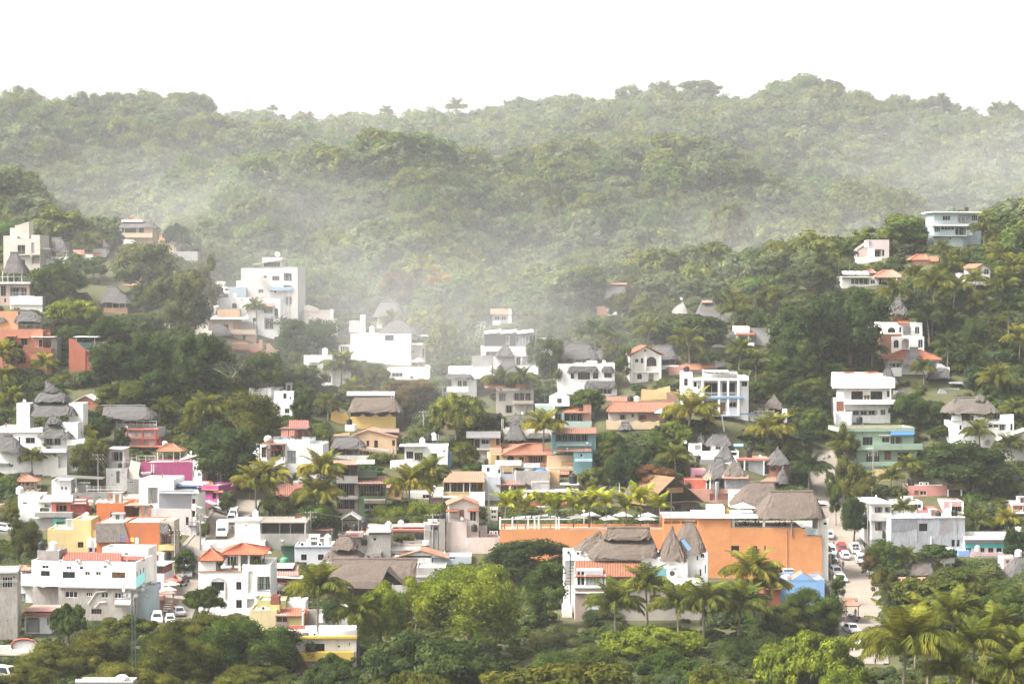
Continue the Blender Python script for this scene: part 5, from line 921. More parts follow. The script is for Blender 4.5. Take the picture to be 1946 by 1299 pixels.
b=B(T7,380,920,1090,'long low white house with sheet metal roof and railed terrace','the long railed house',yaw=2); b.box(390,535,None,922,7,1,WHITE,[W_(460,970,475,995,n=0),W_(490,970,505,995,n=0)]); b.slab(378,768,892,5,0,.12,(0.266,0.244,0.222,1),'metal_roof','metal',v2=912); b.posts((575,742),1012,905,(.4,),.12,OFFW); b.box(530,918,None,1018,7,0,CONC,[W_(733,1045,768,1056),W_(826,1045,862,1056),W_(575,1040,600,1055)],mat='concrete'); b.rail(655,918,1012,968,.1,OFFW,'wire'); b.rail(655,918,995,985,.05,OFFW,'wire'); b.box(535,660,None,950,4,3,LGREY); tank(b,580,1012,28,980,1,'grey'); b.box(920,1050,None,1045,5,-1,OFFW); dish(b,655,965,18,.5)
b=B(T7,135,280,1035,'small tiled lookout with brick posts and white tank','the tiled lookout',name='lookout',cat='pavilion'); b.tile(128,284,932,884,-.5,6,'hip',(0.296,0.148,0.104,1),(165,215)); b.box(158,276,None,992,5,0,CREAM); b.posts((165,190,230,270),1000,930,(.2,4),.4,(0.281,0.163,0.118,1),'pier',False); b.rail(190,276,995,968,.05,OFFW,'bars'); tank(b,150,1035,58,966,-1,'white')
b=B(T7,140,640,1290,'white and red stacked house with sheet roofs and turquoise room','the red and turquoise house'); b.box(135,300,None,1038,7,1.5,WHITE,[W_(172,1085,204,1102,n=1)]); b.sheet(278,385,1085,1030,0,5,OFFW); b.sheet(385,550,1082,1032,-.5,5,OFFW); b.sheet(535,652,1095,1062,-.3,4,OFFW); b.box(290,392,None,1085,5,.6,OFFW,[O_(335,1092,378,1125,dep=1),O_(300,1130,370,1160,dep=1.5)]); b.box(390,532,None,1085,6,.2,(0.37,0.0962,0.0666,1),[O_(424,1105,502,1162,dep=1.6,back=GD,n=1)],par=0); b.box(532,642,None,1075,6,.4,(0.266,0.0444,0.037,1)); b.rail(535,620,1212,1170,-.3,GREY,'bars'); b.slab(262,545,1165,4,-1.5,.9,CONC,'concrete_deck','concrete'); b.box(392,547,None,1205,5,-1,TURQ,[O_(425,1235,485,1280,dep=1)]); b.box(215,395,None,1210,4,-1,CONC,mat='concrete'); tank(b,655,1215,42,1160,-1,'white'); tank(b,680,1110,50,1068,3,'white')
b=B(T7,730,1180,1310,'burnt orange house with open roof terrace and slim columns','the burnt orange house',yaw=-4); c=(0.414,0.122,0.0407,1); b.box(728,938,None,1092,8,1,c,[W_(832,1162,858,1222,n=0,**BF),D_(893,1162,932,1225)]); b.box(935,1000,None,1088,7,4,c); b.slab(933,1128,1110,6,0,.16,(0.222,0.148,0.111,1),'porch_roof'); b.posts((1080,1125),1225,1115,(.3,),.4,c,'column',False); b.box(935,1092,None,1130,3,5,(0.266,0.074,0.0296,1)); b.box(1085,1182,None,1158,5,3,c); b.box(690,735,None,1200,6,0,c); b.rail(735,1120,1250,1232,-2,c,'solid')
for i in range(2):
    m=MB(); xx,zz=b.loc((745,785)[i],1098,2); m.lathe([(.85,0),(.75,.35),(.45,.6),(.1,.7)],10,(xx,3,zz)); m.obj('roof_dome','plaster',b.root,OFFW)
# ---- lower west town
b=B(T11,700,1265,470,'burnt orange hotel with cream balconies and thatch covered wall','the orange hotel',name='hotel',cat='hotel',yaw=-2); c=(0.4,0.122,0.0444,1); b.box(900,1165,None,122,10,0,c,[],par=.3,roof=WHITE); b.box(700,905,None,125,10,.3,c,[],par=.2); b.wall([(698,270),(698,130),(900,125),(945,265)],-.25,.45,(.22,.19,.17,1),'thatch_panel','thatch'); b.box(1165,1268,None,108,5,.2,C(232,215,190),[O_(1172,205,1250,285,dep=2,back=(.2,.06,.04,1),n=2),O_(1172,335,1250,420,dep=2,back=(.2,.06,.04,1),n=2)]); b.slab(1155,1272,290,2,-1.2,.9,YELLOW,'balcony'); b.slab(1155,1272,425,2,-1.2,.9,YELLOW,'balcony'); b.rail(1158,1268,288,265,-1.2,DARK,'bars'); b.rail(1158,1268,422,385,-1.2,DARK,'bars'); b.thatch(1158,1245,205,130,1175,1225,-2,3,THATCHG,cap=0); b.box(1155,1195,None,345,5,-2,OFFW); b.slab(1095,1180,345,3,-2,.4,OFFW,'low_roof'); b.box(1095,1195,None,435,4,-2.2,(.24,.10,.08,1))
b=B(T11,348,725,352,'pale yellow stepped house with one square window','the pale yellow house'); c=C(252,228,164); b.box(346,532,None,172,8,.2,c,[]); b.box(530,664,None,102,7,0,c,[W_(566,265,608,306,n=1,**BF)]); b.box(655,728,None,178,8,.3,c); tank(b,660,305,50,232,-1.2,'white'); tank(b,708,305,50,232,-1.2,'white'); b.box(640,738,None,300,3,-2.3,LGREY,[W_(648,308,675,340),W_(690,308,725,340)])
b=B(T11,232,985,835,'long white guesthouse with red tile roof strip above raw concrete floors','the white guesthouse',name='guesthouse',cat='hotel',yaw=-7)
b.box(230,990,592,405,10,0,WHITE,[W_(298,475,363,513,n=1,fc=DARK),W_(307,435,355,458,n=1,fc=WHITE),W_(456,482,546,528,n=1,fc=DARK),W_(484,443,520,464,n=1,fc=WHITE),W_(580,445,606,465),W_(620,482,656,508,n=1,fc=WHITE),W_(700,482,735,508,n=1,fc=WHITE),W_(815,485,912,528,n=1,fc=DARK,gc=(.1,.05,.02,1)),W_(752,438,780,454),
 W_(995,478,1005,525,face='R'),W_(1020,460,1030,505,face='R'),W_(1042,450,1052,490,face='R')],par=.5,roof=(0.311,0.133,0.104,1),vis=590); b.tile(455,885,400,342,1.2,5,'shed',(0.311,0.104,0.074,1)); b.tile(880,1055,395,368,3,4,'shed',(0.311,0.0888,0.0666,1)); b.box(745,1080,None,308,5,9,OFFW,[W_(905,345,935,360)]); acunit(b,568,412,32,18,-.2); acunit(b,447,410,24,16,.2); acunit(b,782,412,22,14,-.2)
b.box(425,985,None,590,9,.02,C(196,188,180),[W_(475,625,565,670,n=2,fc=WHITE),W_(628,630,672,662,n=2,fc=WHITE),W_(740,633,787,673,n=1,fc=WHITE),W_(835,635,905,676,n=2,fc=WHITE),W_(665,752,740,790,n=3,fc=WOOD)],mat='concrete',par=0); b.box(238,425,None,595,7,1.5,C(206,196,188),mat='concrete'); b.slab(425,990,592,.6,-.35,.25,LGREY,'string_course'); b.wall([(992,600),(992,520),(1058,480),(1058,545)],-.6,.15,TURQ,'turquoise_panel'); b.box(990,1085,None,600,6,2,C(190,210,215)); m=MB()
for p in (((640,715),(700,630),(775,625),(775,575)),((690,740),(720,705),(770,700))): m.tube([(lambda q:(q[0],-.12,q[1]))(b.loc(*q,-.1)) for q in p],.07,6)
m.obj('drain_pipe','plastic',b.root,OFFW); b.box(270,430,395,328,4,3,CONC,mat='concrete'); tank(b,305,328,56,257,4,'black'); tank(b,390,328,62,258,4,'white'); b.post(925,590,395,-.4,.15,LGREY,'pipe')
m=MB(); xx,zz=b.loc(900,742,-1); m.tube([(xx-1.3,-1,zz+.6),(xx+1.3,-1,zz+.6)],.6,14); m.obj('gas_cylinder','metal',b.root,OFFW)
b=B(T11,1095,1195,620,'white corner shop with brown upper gallery and arches','the corner shop',name='shop_house',cat='shop',yaw=-8); b.box(1092,1195,None,495,6,0,WHITE,[OA(1098,545,1140,610,dep=1.5),D_(1142,555,1172,615,fc=(0.074,0.0888,0.222,1))]); b.box(1095,1192,495,435,5,.2,(.22,.08,.06,1),[O_(1100,445,1186,490,dep=1,back=GD,n=3)],par=0); b.slab(1085,1200,432,6,-.6,.2,OFFW,'flat_roof')
b=B(T11,0,125,975,'weathered beige block with tall window on the lower town edge','the beige block',name='apartment_block',cat='apartment block',yaw=9); b.box(-120,125,None,485,8,0,C(226,216,206),[W_(18,520,90,598,n=3,fc=OFFW),W_(95,508,110,535,n=0),W_(50,832,64,846,n=0)],mat='concrete'); b.slab(-120,128,480,3,-.4,.3,OFFW,'cornice'); b.rail(-100,125,560,545,-.2,OFFW,'wire'); b.posts((143,),545,420,(2,),.12,GREY,'mast')
b=B(T11,125,240,720,'narrow white house with glazed balcony behind the beige block','the narrow white house'); b.box(122,245,None,500,6,1,WHITE,[W_(125,640,188,735,n=2,gc=(0.222,0.244,0.252,1)),O_(128,800,180,905,dep=2)]); b.slab(120,240,572,3,-1,.3,WHITE,'slab'); b.balcony(120,196,735,690,1,WHITE,'bars',LGREY); b.tile(105,225,470,440,4,4,'hip',TILEPINK,(150,180)); b.slab(125,240,750,4,-2,.3,OFFW,'porch_roof')
b=B(T11,170,410,935,'white bungalow with red edged flat roof and arched doorway','the red roof bungalow',name='bungalow',cat='house'); b.box(178,372,None,792,7,0,WHITE,[OA(193,818,288,925,dep=2),OA(340,810,368,870,dep=1)],par=0); b.slab(160,400,785,8,-1,.3,(0.333,0.0888,0.0666,1),'roof_edge'); b.slab(165,415,770,7,-.8,.06,(0.407,0.222,0.185,1),'roof_deck'); b.wall([(193,925),(193,820),(205,815),(275,815),(288,820),(288,925),(280,925),(280,828),(200,828),(200,925)],-.06,.1,WOOD,'arch_trim')
b=B(T11,0,290,1095,'white entrance wall with red scrolled arch','the scrolled arch',name='entrance_wall',cat='wall'); b.wall([(-60,1085),(-60,1020),(85,1020),(85,1085)],0,.5,OFFW,'wall'); b.wall([(80,1048),(85,1010),(110,985),(150,975),(200,975),(240,985),(265,1010),(275,1048)],-.2,.7,WHITE,'arch_panel'); m=MB(); m.tube([(lambda q:(q[0],-.3,q[1]))(b.loc(*q,-.3)) for q in ((95,1040),(84,1030),(86,1005),(110,983),(150,972),(200,972),(240,983),(268,1005),(272,1035),(258,1040))],.16,8); m.obj('arch_scroll','plaster',b.root,(0.355,0.0888,0.0666,1)); b.slab(-60,290,1080,4,-.5,.25,CREAM,'canopy'); b.box(-60,200,None,1085,2,2,(.10,.07,.06,1))
b=B(T12,-88,435,805,'white corner building with tiled roof terrace, arches and balconies','the white corner building',name='corner_building',cat='building'); 
b.box(-88,240,None,478,10,0,WHITE,[W_(5,555,100,622,n=4,fc=DARK,dep=.5),W_(187,555,226,613,n=1,**BF),W_(187,686,229,746,n=1,**BF)],par=.1); b.box(232,435,None,432,10,-.4,WHITE,[('oa',275,478,312,640,dict(dep=.3)),O_(340,515,432,620,dep=1.8,back=(.08,.14,.12,1),n=2),O_(265,680,320,745,dep=1),O_(342,670,432,735,dep=1.8)],par=.1); b.rail(340,433,622,572,-.45,DARK,'bars'); b.slab(318,435,650,.4,-.7,.2,WHITE,'moulding'); b.box(-88,40,480,392,4,.3,WHITE); b.tile(-95,95,402,318,-.6,5.5,'hip',(0.37,0.115,0.0555,1),(-5,5)); b.tile(68,398,357,277,.2,9,'hip',(0.37,0.115,0.0555,1),(225,245)); b.posts((212,280,380),478,352,(1.2,7),.35,WHITE,'column',False); b.box(100,395,470,362,.3,7.5,(0.259,0.244,0.222,1),[W_(120,368,190,440,n=2),W_(290,368,360,430,n=2)],par=0); b.wall([(-5,680),(-5,560),(15,535),(55,522),(95,535),(115,560),(115,680),(104,680),(104,562),(90,545),(55,533),(20,545),(6,562),(6,680)],-.12,.2,LGREY,'arch_trim'); b.slab(-88,240,478,.5,-.15,.12,(0.296,0.148,0.0888,1),'coping')
for i,x in enumerate((60,160,300,340,375)):
    m=MB(); xx,zz=b.loc(x,470,.4); m.lathe([(.2,0),(.32,.45),(.34,.5)],10,(xx,.6,zz)); o=m.obj('planter','plastic',b.root,(0.259,0.118,0.074,1)); q=MB()
    for k in range(26):
        a=k*2.4; r=.25+.5*((k*37)%10)/10; h=.6+1.5*((k*53)%10)/10; q.quad((xx,.6,zz+.45),(xx+r*math.cos(a),.6+r*math.sin(a),zz+h),(xx+r*math.cos(a)+.2,.6+r*math.sin(a)+.1,zz+h-.15))
    q.obj('pot_plant','leaf',o,(.05,.07,.025,1))['kind']='stuff'
b=B(T12,-60,395,330,'long blank white wall house behind the white corner building','the blank white house'); b.box(-70,396,None,258,8,0,WHITE,[],roof=OFFW); b.box(-70,0,None,285,5,-1,WHITE); b.thatch(0,70,300,272,15,55,2,3,(.1,.1,.1,1),cap=0,name='tarpaulin_cover'); b.wall([(395,330),(395,330),(440,335),(460,380),(455,450),(395,440)],-.5,.3,WHITE,'curved_wall')
# ---- lower centre
b=B(T12,180,710,295,'white workshop with open dark bays and sheet roof','the open workshop',name='workshop',cat='workshop'); b.box(178,360,None,112,7,0,WHITE,[W_(250,140,268,150,n=0)],par=.1); b.box(360,702,None,118,7,.2,(0.222,0.207,0.192,1),[O_(372,122,500,205,dep=4),O_(505,122,580,205,dep=3.5),O_(585,122,690,205,dep=4)],par=0); b.sheet(345,706,122,80,-.8,7,C(240,226,214),ru=(350,690)); b.slab(160,360,108,6,-.3,.15,OFFW,'flat_roof'); b.box(360,712,None,207,4,-1.5,CONC,mat='concrete',par=.3); tank(b,330,98,42,30,3,'white'); o=dish(b,640,95,58,4,'red round dish on the workshop roof',(0.296,0.074,0.0518,1)); dish(b,518,252,26,-1.6,'white dish on the workshop parapet',(0.518,0.503,0.488,1)); b.posts((690,),205,120,(-.3,),.25,OFFW)
b=B(T12,735,890,235,'low shed with salmon roof beside the workshop','the salmon shed',name='shed',cat='shed'); b.box(738,888,None,180,5,0,CONC,mat='concrete',par=0); b.tile(728,892,180,150,-.4,5,'shed',TILEPINK); tank(b,757,152,42,107,2,'black'); b.posts((885,),215,168,(-.2,),.15,OFFW)
b=B(T12,615,880,435,'white house with blue trim, boxy roof plant and two windows','the blue trim house'); b.box(612,880,None,295,8,0,C(238,240,246),[W_(660,355,701,398,n=1,fc=BROWN),W_(783,355,826,398,n=1,fc=BROWN)],par=.3); b.slab(608,884,300,.5,-.25,.12,C(150,180,220),'trim'); b.box(715,792,295,215,2,2,WHITE,[W_(728,230,778,250,n=3),W_(728,262,778,290,n=3)]); b.box(700,730,295,250,2,1,OFFW); tank(b,855,298,54,206,2,'white'); acunit(b,672,296,34,30,1); acunit(b,800,296,26,28,1); b.slab(510,615,292,5,0,.1,GREEN,'green_sheet','metal',slope=-.3); b.wall([(512,300),(615,290),(608,405),(560,405),(515,330)],.5,.2,(.03,.07,.05,1),'green_canvas','fabric'); b.rail(615,700,437,412,-.3,DARK,'solid')
b=B(T12,955,1085,205,'white gabled canvas shelter on a rooftop','the canvas shelter',name='canvas_shelter',cat='shelter'); b.tile(948,1092,102,58,-.4,5,'gable',WHITE,None,'canvas_roof','fabric',.01,1); b.posts((960,1080),195,100,(0,4.2),.12,OFFW); b.wall([(965,180),(965,110),(1075,110),(1075,190),(1030,190),(985,130)],3.5,.05,C(238,220,196),'canvas_side','fabric'); b.gablewall(958,1082,104,66,.05,3.4,C(238,220,196)); b.box(930,1095,None,190,6,-1,CONC,mat='concrete')
b=B(T12,985,1310,395,'raw concrete rooms with red roof edge and rooftop tanks','the raw concrete rooms'); b.box(985,1142,None,215,6,.5,C(190,182,174),[W_(1000,225,1035,252,n=0),O_(1097,250,1140,292,dep=2)],mat='concrete'); b.box(1142,1312,None,212,7,0,C(196,190,184),[W_(1184,234,1211,258,n=0)],mat='concrete'); b.slab(1135,1312,190,8,-.4,.2,C(240,224,214),'roof_slab'); b.slab(985,1110,195,2,-1.2,.9,C(214,176,172),'painted_fascia'); [b.wall([(1000+13*i,206+(i%2)*2),(1009+13*i,206),(1009+13*i,218),(1000+13*i,219)],-1.26,.04,REDW,'faded_mark','paint') for i in range(6)]; tank(b,1053,192,46,132,1,'black'); tank(b,1120,178,50,97,4,'black'); b.box(1098,1145,192,160,2,3.5,(0.311,0.118,0.0888,1)); tank(b,1298,190,50,114,2,'white'); b.box(1105,1240,None,345,4,-2.5,CONC,[W_(1140,365,1165,390),W_(1190,370,1230,392,n=1)],mat='concrete')
b=B(T12,1310,1570,290,'low red edged roof house with shaded window','the red edge house'); b.box(1310,1572,None,178,7,0,C(200,190,180),[W_(1322,220,1384,250,n=1,fc=WHITE),O_(1480,200,1555,250,dep=2)],mat='concrete',par=0); b.slab(1300,1560,175,7,-.6,.35,(0.34,0.111,0.0814,1),'red_fascia'); b.slab(1140,1570,152,6,1,.15,C(240,214,200),'roof_slab'); tank(b,1388,168,44,104,2,'white'); dish(b,1478,245,34,-1,'tilted grey dish beside the red edge house')
b=B(T9,195,590,1300,'pinkish white house with small tiled gable and brown door','the tiled gable house',yaw=4); c=C(244,232,226); b.box(212,436,None,945,6,0,c,[D_(290,985,326,1055),W_(370,998,416,1070,n=1,fc=OFFW),W_(232,985,262,1010)],par=0); b.gablewall(212,436,945,908,.2,0,c); b.tile(192,444,948,898,-.5,7,'gable',(0.385,0.192,0.126,1)); b.tile(190,285,998,978,-1,1.2,'shed',TERRA); b.tile(350,440,995,972,-1,1.2,'shed',TERRA); b.box(210,345,None,1078,7,-.8,c); b.box(345,595,None,1195,7,-1.2,c,[W_(200,1240,270,1275)],roof=(0.37,0.222,0.192,1)); b.box(395,500,None,1115,3,2,c); b.post(160,1290,1050,-1.2,1.1,CONC,'pier'); b.post(200,1290,1010,-1,.5,LGREY,'pier'); tank(b,160,1052,46,1010,-1.2,'black'); tank(b,402,1150,46,1092,-.5,'black'); dish(b,305,1050,30,-.9,'round white dish below the tiled gable',(0.533,0.533,0.533,1)); acunit(b,532,1168,30,22,0); acunit(b,566,1168,30,22,0); b.box(25,135,None,1095,5,.3,LGREY,[O_(75,1100,128,1150,dep=1.5)]); b.slab(60,125,1072,4,0,.12,WHITE,'porch_roof')
b=B(T12,800,1540,700,'huge brown thatched hall with tiered cone and porch gable','the thatched hall',name='thatched_hall',cat='palapa'); b.thatch(800,1105,405,310,900,1040,5,13,THATCHB,cap=0,bulge=.0); b.thatch(872,1062,322,222,940,1010,7.5,8,THATCHB,cap=.3,bulge=.04); b.thatch(790,1510,585,392,900,1500,-1,13,THATCHB); b.box(850,1320,None,580,8,2,(.12,.09,.07,1),[],par=0,mat='plaster'); b.posts((900,1040,1180,1300),700,575,(-.3,),.35,WOOD); b.tile(1235,1410,575,468,-2.4,6,'gable',THATCHB,(1285,1285),'thatch_porch','thatch',.05,.4); b.box(1320,1485,None,580,4,-2.8,C(214,208,202),mat='concrete'); b.box(1500,1712,None,452,7,0,C(206,200,194),mat='concrete'); b.slab(1495,1715,512,.5,-.3,.3,LGREY,'ledge'); tank(b,1570,262+25,52,250,6,'white')
b=B(T12,1230,1880,415,'white sheet roofed house with tiled gable wing','the sheet roof house'); b.box(1240,1530,None,318,7,0,C(236,232,228),[W_(1290,350,1400,365,n=3)],par=0); b.sheet(1228,1535,322,292,-.5,6,WHITE); b.sheet(1300,1545,290,268,4,5,C(232,214,196)); b.box(1232,1282,None,322,5,-.6,C(222,196,190)); b.box(1345,1610,None,365,7,-1.5,WHITE,par=0); b.gablewall(1330,1720,378,330,.2,-1.5,WHITE,um=1530); b.tile(1315,1735,385,325,-2,7,'gable',(0.34,0.185,0.118,1),(1530,1530)); b.box(1620,1900,None,370,6,-1,C(214,222,228),[W_(1740,370,1785,390)]); b.rail(1620,1880,412,392,-1.6,C(170,190,205),'wire'); dish(b,1435,405,22,-1.8,'small red dish on the tiled gable wing',(0.296,0.074,0.0592,1))
b=B(T12,435,660,690,'jumble of faded awnings, thatch and yellow wall between roofs','the awning yard',name='market_yard',cat='market'); b.tile(430,645,510,440,0,7,'shed',(0.34,0.207,0.178,1)); b.slab(440,662,520,4,-1.5,.1,C(244,238,228),'scalloped_canopy','fabric',v2=530); b.tile(438,560,565,540,-1.5,3,'shed',(0.311,0.111,0.074,1)); b.thatch(438,562,618,572,460,540,-3,3,THATCHG,cap=0); b.box(560,660,None,545,5,-1,C(214,208,150),[W_(640,590,655,615)]); b.box(440,545,None,600,4,-1.2,(.12,.11,.11,1),[W_(480,620,520,655)]); b.slab(430,600,455,4,3,.06,OFFW,'sheet','metal',slope=.4)
b=B(T12,290,665,910,'small yellow house with brick chimney, tiled porch and shutters','the yellow chimney house'); c=C(240,222,156); b.box(285,482,None,760,7,0,C(244,226,176),[],par=.4,roof=OFFW); b.box(432,502,None,725,3,1,YELLOW); b.box(436,500,725,660,2.4,1.3,(0.281,0.104,0.0666,1),name='chimney',mat='tile'); b.box(562,668,None,802,6,-.5,c,par=0); b.tile(470,664,803,742,-1,6,'shed',(0.37,0.148,0.0962,1)); b.box(474,562,None,795,4,-.6,(0.333,0.259,0.222,1),[W_(480,800,520,848,n=3,fc=WOOD),W_(525,800,558,848,n=2,fc=WOOD)],par=0); b.box(340,550,None,690,5,5,C(190,186,120)); b.box(545,690,None,700,5,6,WHITE); acunit(b,388,758,36,26,.5); b.post(672,905,775,-.8,.25,WHITE,'pipe')
b=B(T12,545,1062,1195,'white hotel with yellow fascia and yellow band','the yellow band hotel',name='hotel',cat='hotel',yaw=3); b.box(540,1062,None,960,11,0,WHITE,[W_(697,1003,721,1058,n=0,**BF),W_(742,1005,831,1063,n=2,fc=DARK),W_(925,1018,945,1034),W_(1006,995,1017,1022)],par=.1,vis=1060); b.slab(535,1068,955,1.2,-.9,.3,C(245,205,90),'fascia'); b.slab(600,1045,1068,1.4,-1.1,1.3,(.50,.35,.07,1),'yellow_band'); b.box(640,830,None,1130,3,-.8,(.28,.16,.12,1),[O_(660,1132,790,1178,dep=2)],par=0); b.tile(620,800,1215,1180,-3,3,'shed',(0.222,0.133,0.104,1)); b.box(640,745,None,1220,3,-2.5,C(210,206,200)); acunit(b,762,946,34,20,.3); b.rail(655,860,950,920,1,OFFW,'wire'); b.rail(560,690,905,875,8,(0.333,0.0888,0.074,1),'solid'); b.box(540,700,None,905,2,9,(0.311,0.104,0.0814,1)); b.box(1040,1062,1068,985,.5,-.3,WHITE)
b=B(T12,710,930,880,'rough concrete yard wall with white tank on a stand','the yard wall',name='yard_wall',cat='wall'); b.wall([(700,885),(705,760),(915,752),(920,880)],0,.4,C(190,184,176),'wall','concrete'); tank(b,815,850,50,784,-1,'white'); b.box(675,710,None,765,2,-.5,(0.296,0.104,0.074,1)); b.box(935,1000,None,745,4,1,OFFW)
# ---- centre
b=B(T8,225,845,745,'white house with roof terrace, red tiled pavilion and timber frame','the pavilion house',yaw=-3); b.box(560,846,None,492,9,0,WHITE,[W_(577,538,646,636,n=2,fc=OFFW,gc=(.2,.22,.22,1))]); b.box(470,752,492,456,8,2,WHITE,par=.2); b.rail(750,842,492,462,.2,LGREY,'glass'); b.rail(476,600,460,432,2,LGREY,'glass'); b.rail(690,752,460,435,2.1,LGREY,'glass'); b.box(222,562,None,612,9,-2.5,WHITE); b.box(282,422,None,502,6,1,WHITE,[W_(385,512,440,592,n=2,fc=BROWN),W_(384,512,418,592,n=1,**BF)]); b.posts((372,455,550),690,490,(-2.2,),.2,(.17,.09,.06,1),'timber_post',False); b.slab(368,556,492,5,-2.3,.14,(.17,.09,.06,1),'timber_beam'); b.slab(368,460,565,.3,-2.25,.12,(.17,.09,.06,1),'timber_beam'); b.slab(520,728,372,6,3,.2,(.12,.07,.06,1),'flat_canopy'); b.posts((590,642,700),458,375,(3.4,7.5),.2,(.10,.05,.04,1),'canopy_post',False); b.tile(592,742,372,310,8,6,'shed',(0.333,0.118,0.0962,1)); b.tile(532,745,437,385,9,4,'shed',(0.34,0.141,0.111,1)); umbrella(b.pt(480,608,-.5),2.9,2.6,(0.311,0.0592,0.0444,1),'red parasol on the timber framed terrace',pitch=.18); m=MB(); xx,zz=b.loc(430,490,1); m.lathe([(.05,-.0),(.7,.3),(.95,.8),(.85,1.3),(.5,1.65),(.1,1.75)],14,(xx,2,zz)); m.obj('dome_tank','plastic',b.root,(0.488,0.429,0.37,1),True); b.box(562,690,None,640,4,-1,WHITE)
b=B(T8,910,1400,378,'yellow house with scalloped wall under a broad brown thatched roof','the scalloped yellow house'); c=C(248,212,130); b.thatch(1028,1452,247,132,1090,1372,-1.5,10,THATCHB); b.sheet(1028,1392,122,92,3,5,OFFW,'metal_canopy'); b.posts((1365,1385),150,95,(3,6),.15,OFFW); b.box(1058,1402,None,248,4,3.5,DARK,par=0,mat='paint'); b.wall([(1055,375),(1055,285),(1085,280),(1120,283),(1148,262),(1175,283),(1215,283),(1245,262),(1275,283),(1320,280),(1350,258),(1375,280),(1397,285),(1397,375)],0,.4,c,'scalloped_wall'); b.wall([(908,300),(912,250),(950,235),(985,270),(1020,245),(1045,290),(1055,300),(1055,375),(910,310)],1.5,.4,C(244,200,118),'scalloped_wall'); b.box(1140,1395,None,300,4,.6,c); b.thatch(905,970,245,180,935,945,2,4,THATCHG)  # near-black block behind the scalloped wall is painted shade below the thatch
b=B(T8,1050,1400,550,'beige gabled house with arched windows and tiled roof','the beige gabled house',yaw=-5); c=C(226,190,150); b.box(1048,1402,None,432,8,0,c,[W_(1177,463,1198,506,**BF),A_(1235,460,1264,516),W_(1370,460,1392,505,**BF)],par=0); b.gablewall(1048,1402,432,392,.3,0,c,um=1185); b.tile(1040,1412,436,380,-.4,9,'gable',TILEPINK,(1185,1185)); b.tile(1250,1425,400,372,1,8,'shed',(0.259,0.192,0.163,1)); b.wall([(903,470),(905,420),(1050,400),(1050,475)],1,.3,c,'yard_wall'); tank(b,1048,345,44,298,4,'black'); b.box(1015,1085,390,345,3,3,WHITE); b.thatch(1215,1260,420,400,1230,1240,8,2,THATCHG,cap=0)
b=B(T8,900,1200,605,'grey thatched deck with weathered timber railing','the thatched deck',name='thatched_deck',cat='palapa'); b.thatch(898,1168,518,438,950,1105,-.8,7,THATCHG); b.posts((915,960,1020,1080,1150),575,510,(0,5),.16,C(190,180,170)); b.rail(900,1180,572,535,-.2,C(196,186,176),'bars'); b.box(895,1195,None,575,7,-.4,OFFW); b.slab(1165,1370,520,4,1,.1,C(225,225,225),'sheet','metal',v2=545); tank(b,880,505,50,450,3,'black'); b.posts((1200,1280,1350),600,525,(1.2,),.12,LGREY)
b=B(T8,1430,1790,690,'white flat roofed house with dark windows beside a blue door','the blue door house'); b.box(1465,1790,None,505,8,0,WHITE,[W_(1478,545,1530,600,n=2,fc=GREY),W_(1540,555,1602,612,n=3,fc=GREY),W_(1670,560,1710,602,n=1,fc=BROWN),W_(1752,535,1774,548)]); b.slab(1425,1625,500,4,-1.5,.25,WHITE,'porch_roof'); b.box(1785,1815,None,560,4,1,SKYBLUE); b.box(1355,1470,None,622,4,-.5,WHITE); tank(b,1600,500,42,440,2,'white'); tank(b,1650,462,48,406,7,'black'); tank(b,1686,460,40,402,7,'white')
b=B(T8,955,1325,1035,'dark green restaurant with open balconies and cream shop sign','the green restaurant',name='restaurant',cat='restaurant',yaw=3); G_=(.085,.13,.07,1)
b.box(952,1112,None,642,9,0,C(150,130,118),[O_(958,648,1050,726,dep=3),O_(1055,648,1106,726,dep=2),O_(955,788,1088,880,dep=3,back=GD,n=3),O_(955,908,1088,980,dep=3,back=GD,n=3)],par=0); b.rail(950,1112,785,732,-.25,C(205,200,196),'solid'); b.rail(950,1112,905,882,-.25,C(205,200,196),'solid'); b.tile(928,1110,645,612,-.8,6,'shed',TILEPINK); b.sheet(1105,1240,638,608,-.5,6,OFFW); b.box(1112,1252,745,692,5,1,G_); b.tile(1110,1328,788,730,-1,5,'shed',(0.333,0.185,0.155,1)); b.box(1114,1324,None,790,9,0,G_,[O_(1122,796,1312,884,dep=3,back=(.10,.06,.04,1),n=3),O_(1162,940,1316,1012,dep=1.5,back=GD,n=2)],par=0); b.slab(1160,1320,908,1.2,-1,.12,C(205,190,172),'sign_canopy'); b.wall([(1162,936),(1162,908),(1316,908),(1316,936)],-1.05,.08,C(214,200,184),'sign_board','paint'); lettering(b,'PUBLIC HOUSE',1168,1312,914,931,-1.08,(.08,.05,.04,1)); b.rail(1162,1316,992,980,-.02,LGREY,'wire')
for x in (1180,1265):
    m=MB(); xx,zz=b.loc(x,882,.8); m.box(xx-.5,xx+.5,.7,1.3,zz+.7,zz+.76); m.box(xx-.04,xx+.04,.95,1.05,zz,zz+.7); m.obj('bar_table','paint',b.root,OCHRE)
b=B(T8,490,690,965,'white house under a mottled red tiled roof behind palms','the mottled tile house'); b.box(500,690,None,888,7,0,WHITE,[W_(575,912,628,950,n=2,fc=LGREY)],par=0); b.tile(470,700,888,788,-.7,8,'shed',(0.296,0.126,0.0962,1)); tank(b,640,762,46,702,10,'black'); tank(b,602,785,24,748,9,'black'); b.box(620,665,None,770,3,9,OFFW); tank(b,205,740,48,678,6,'blue')
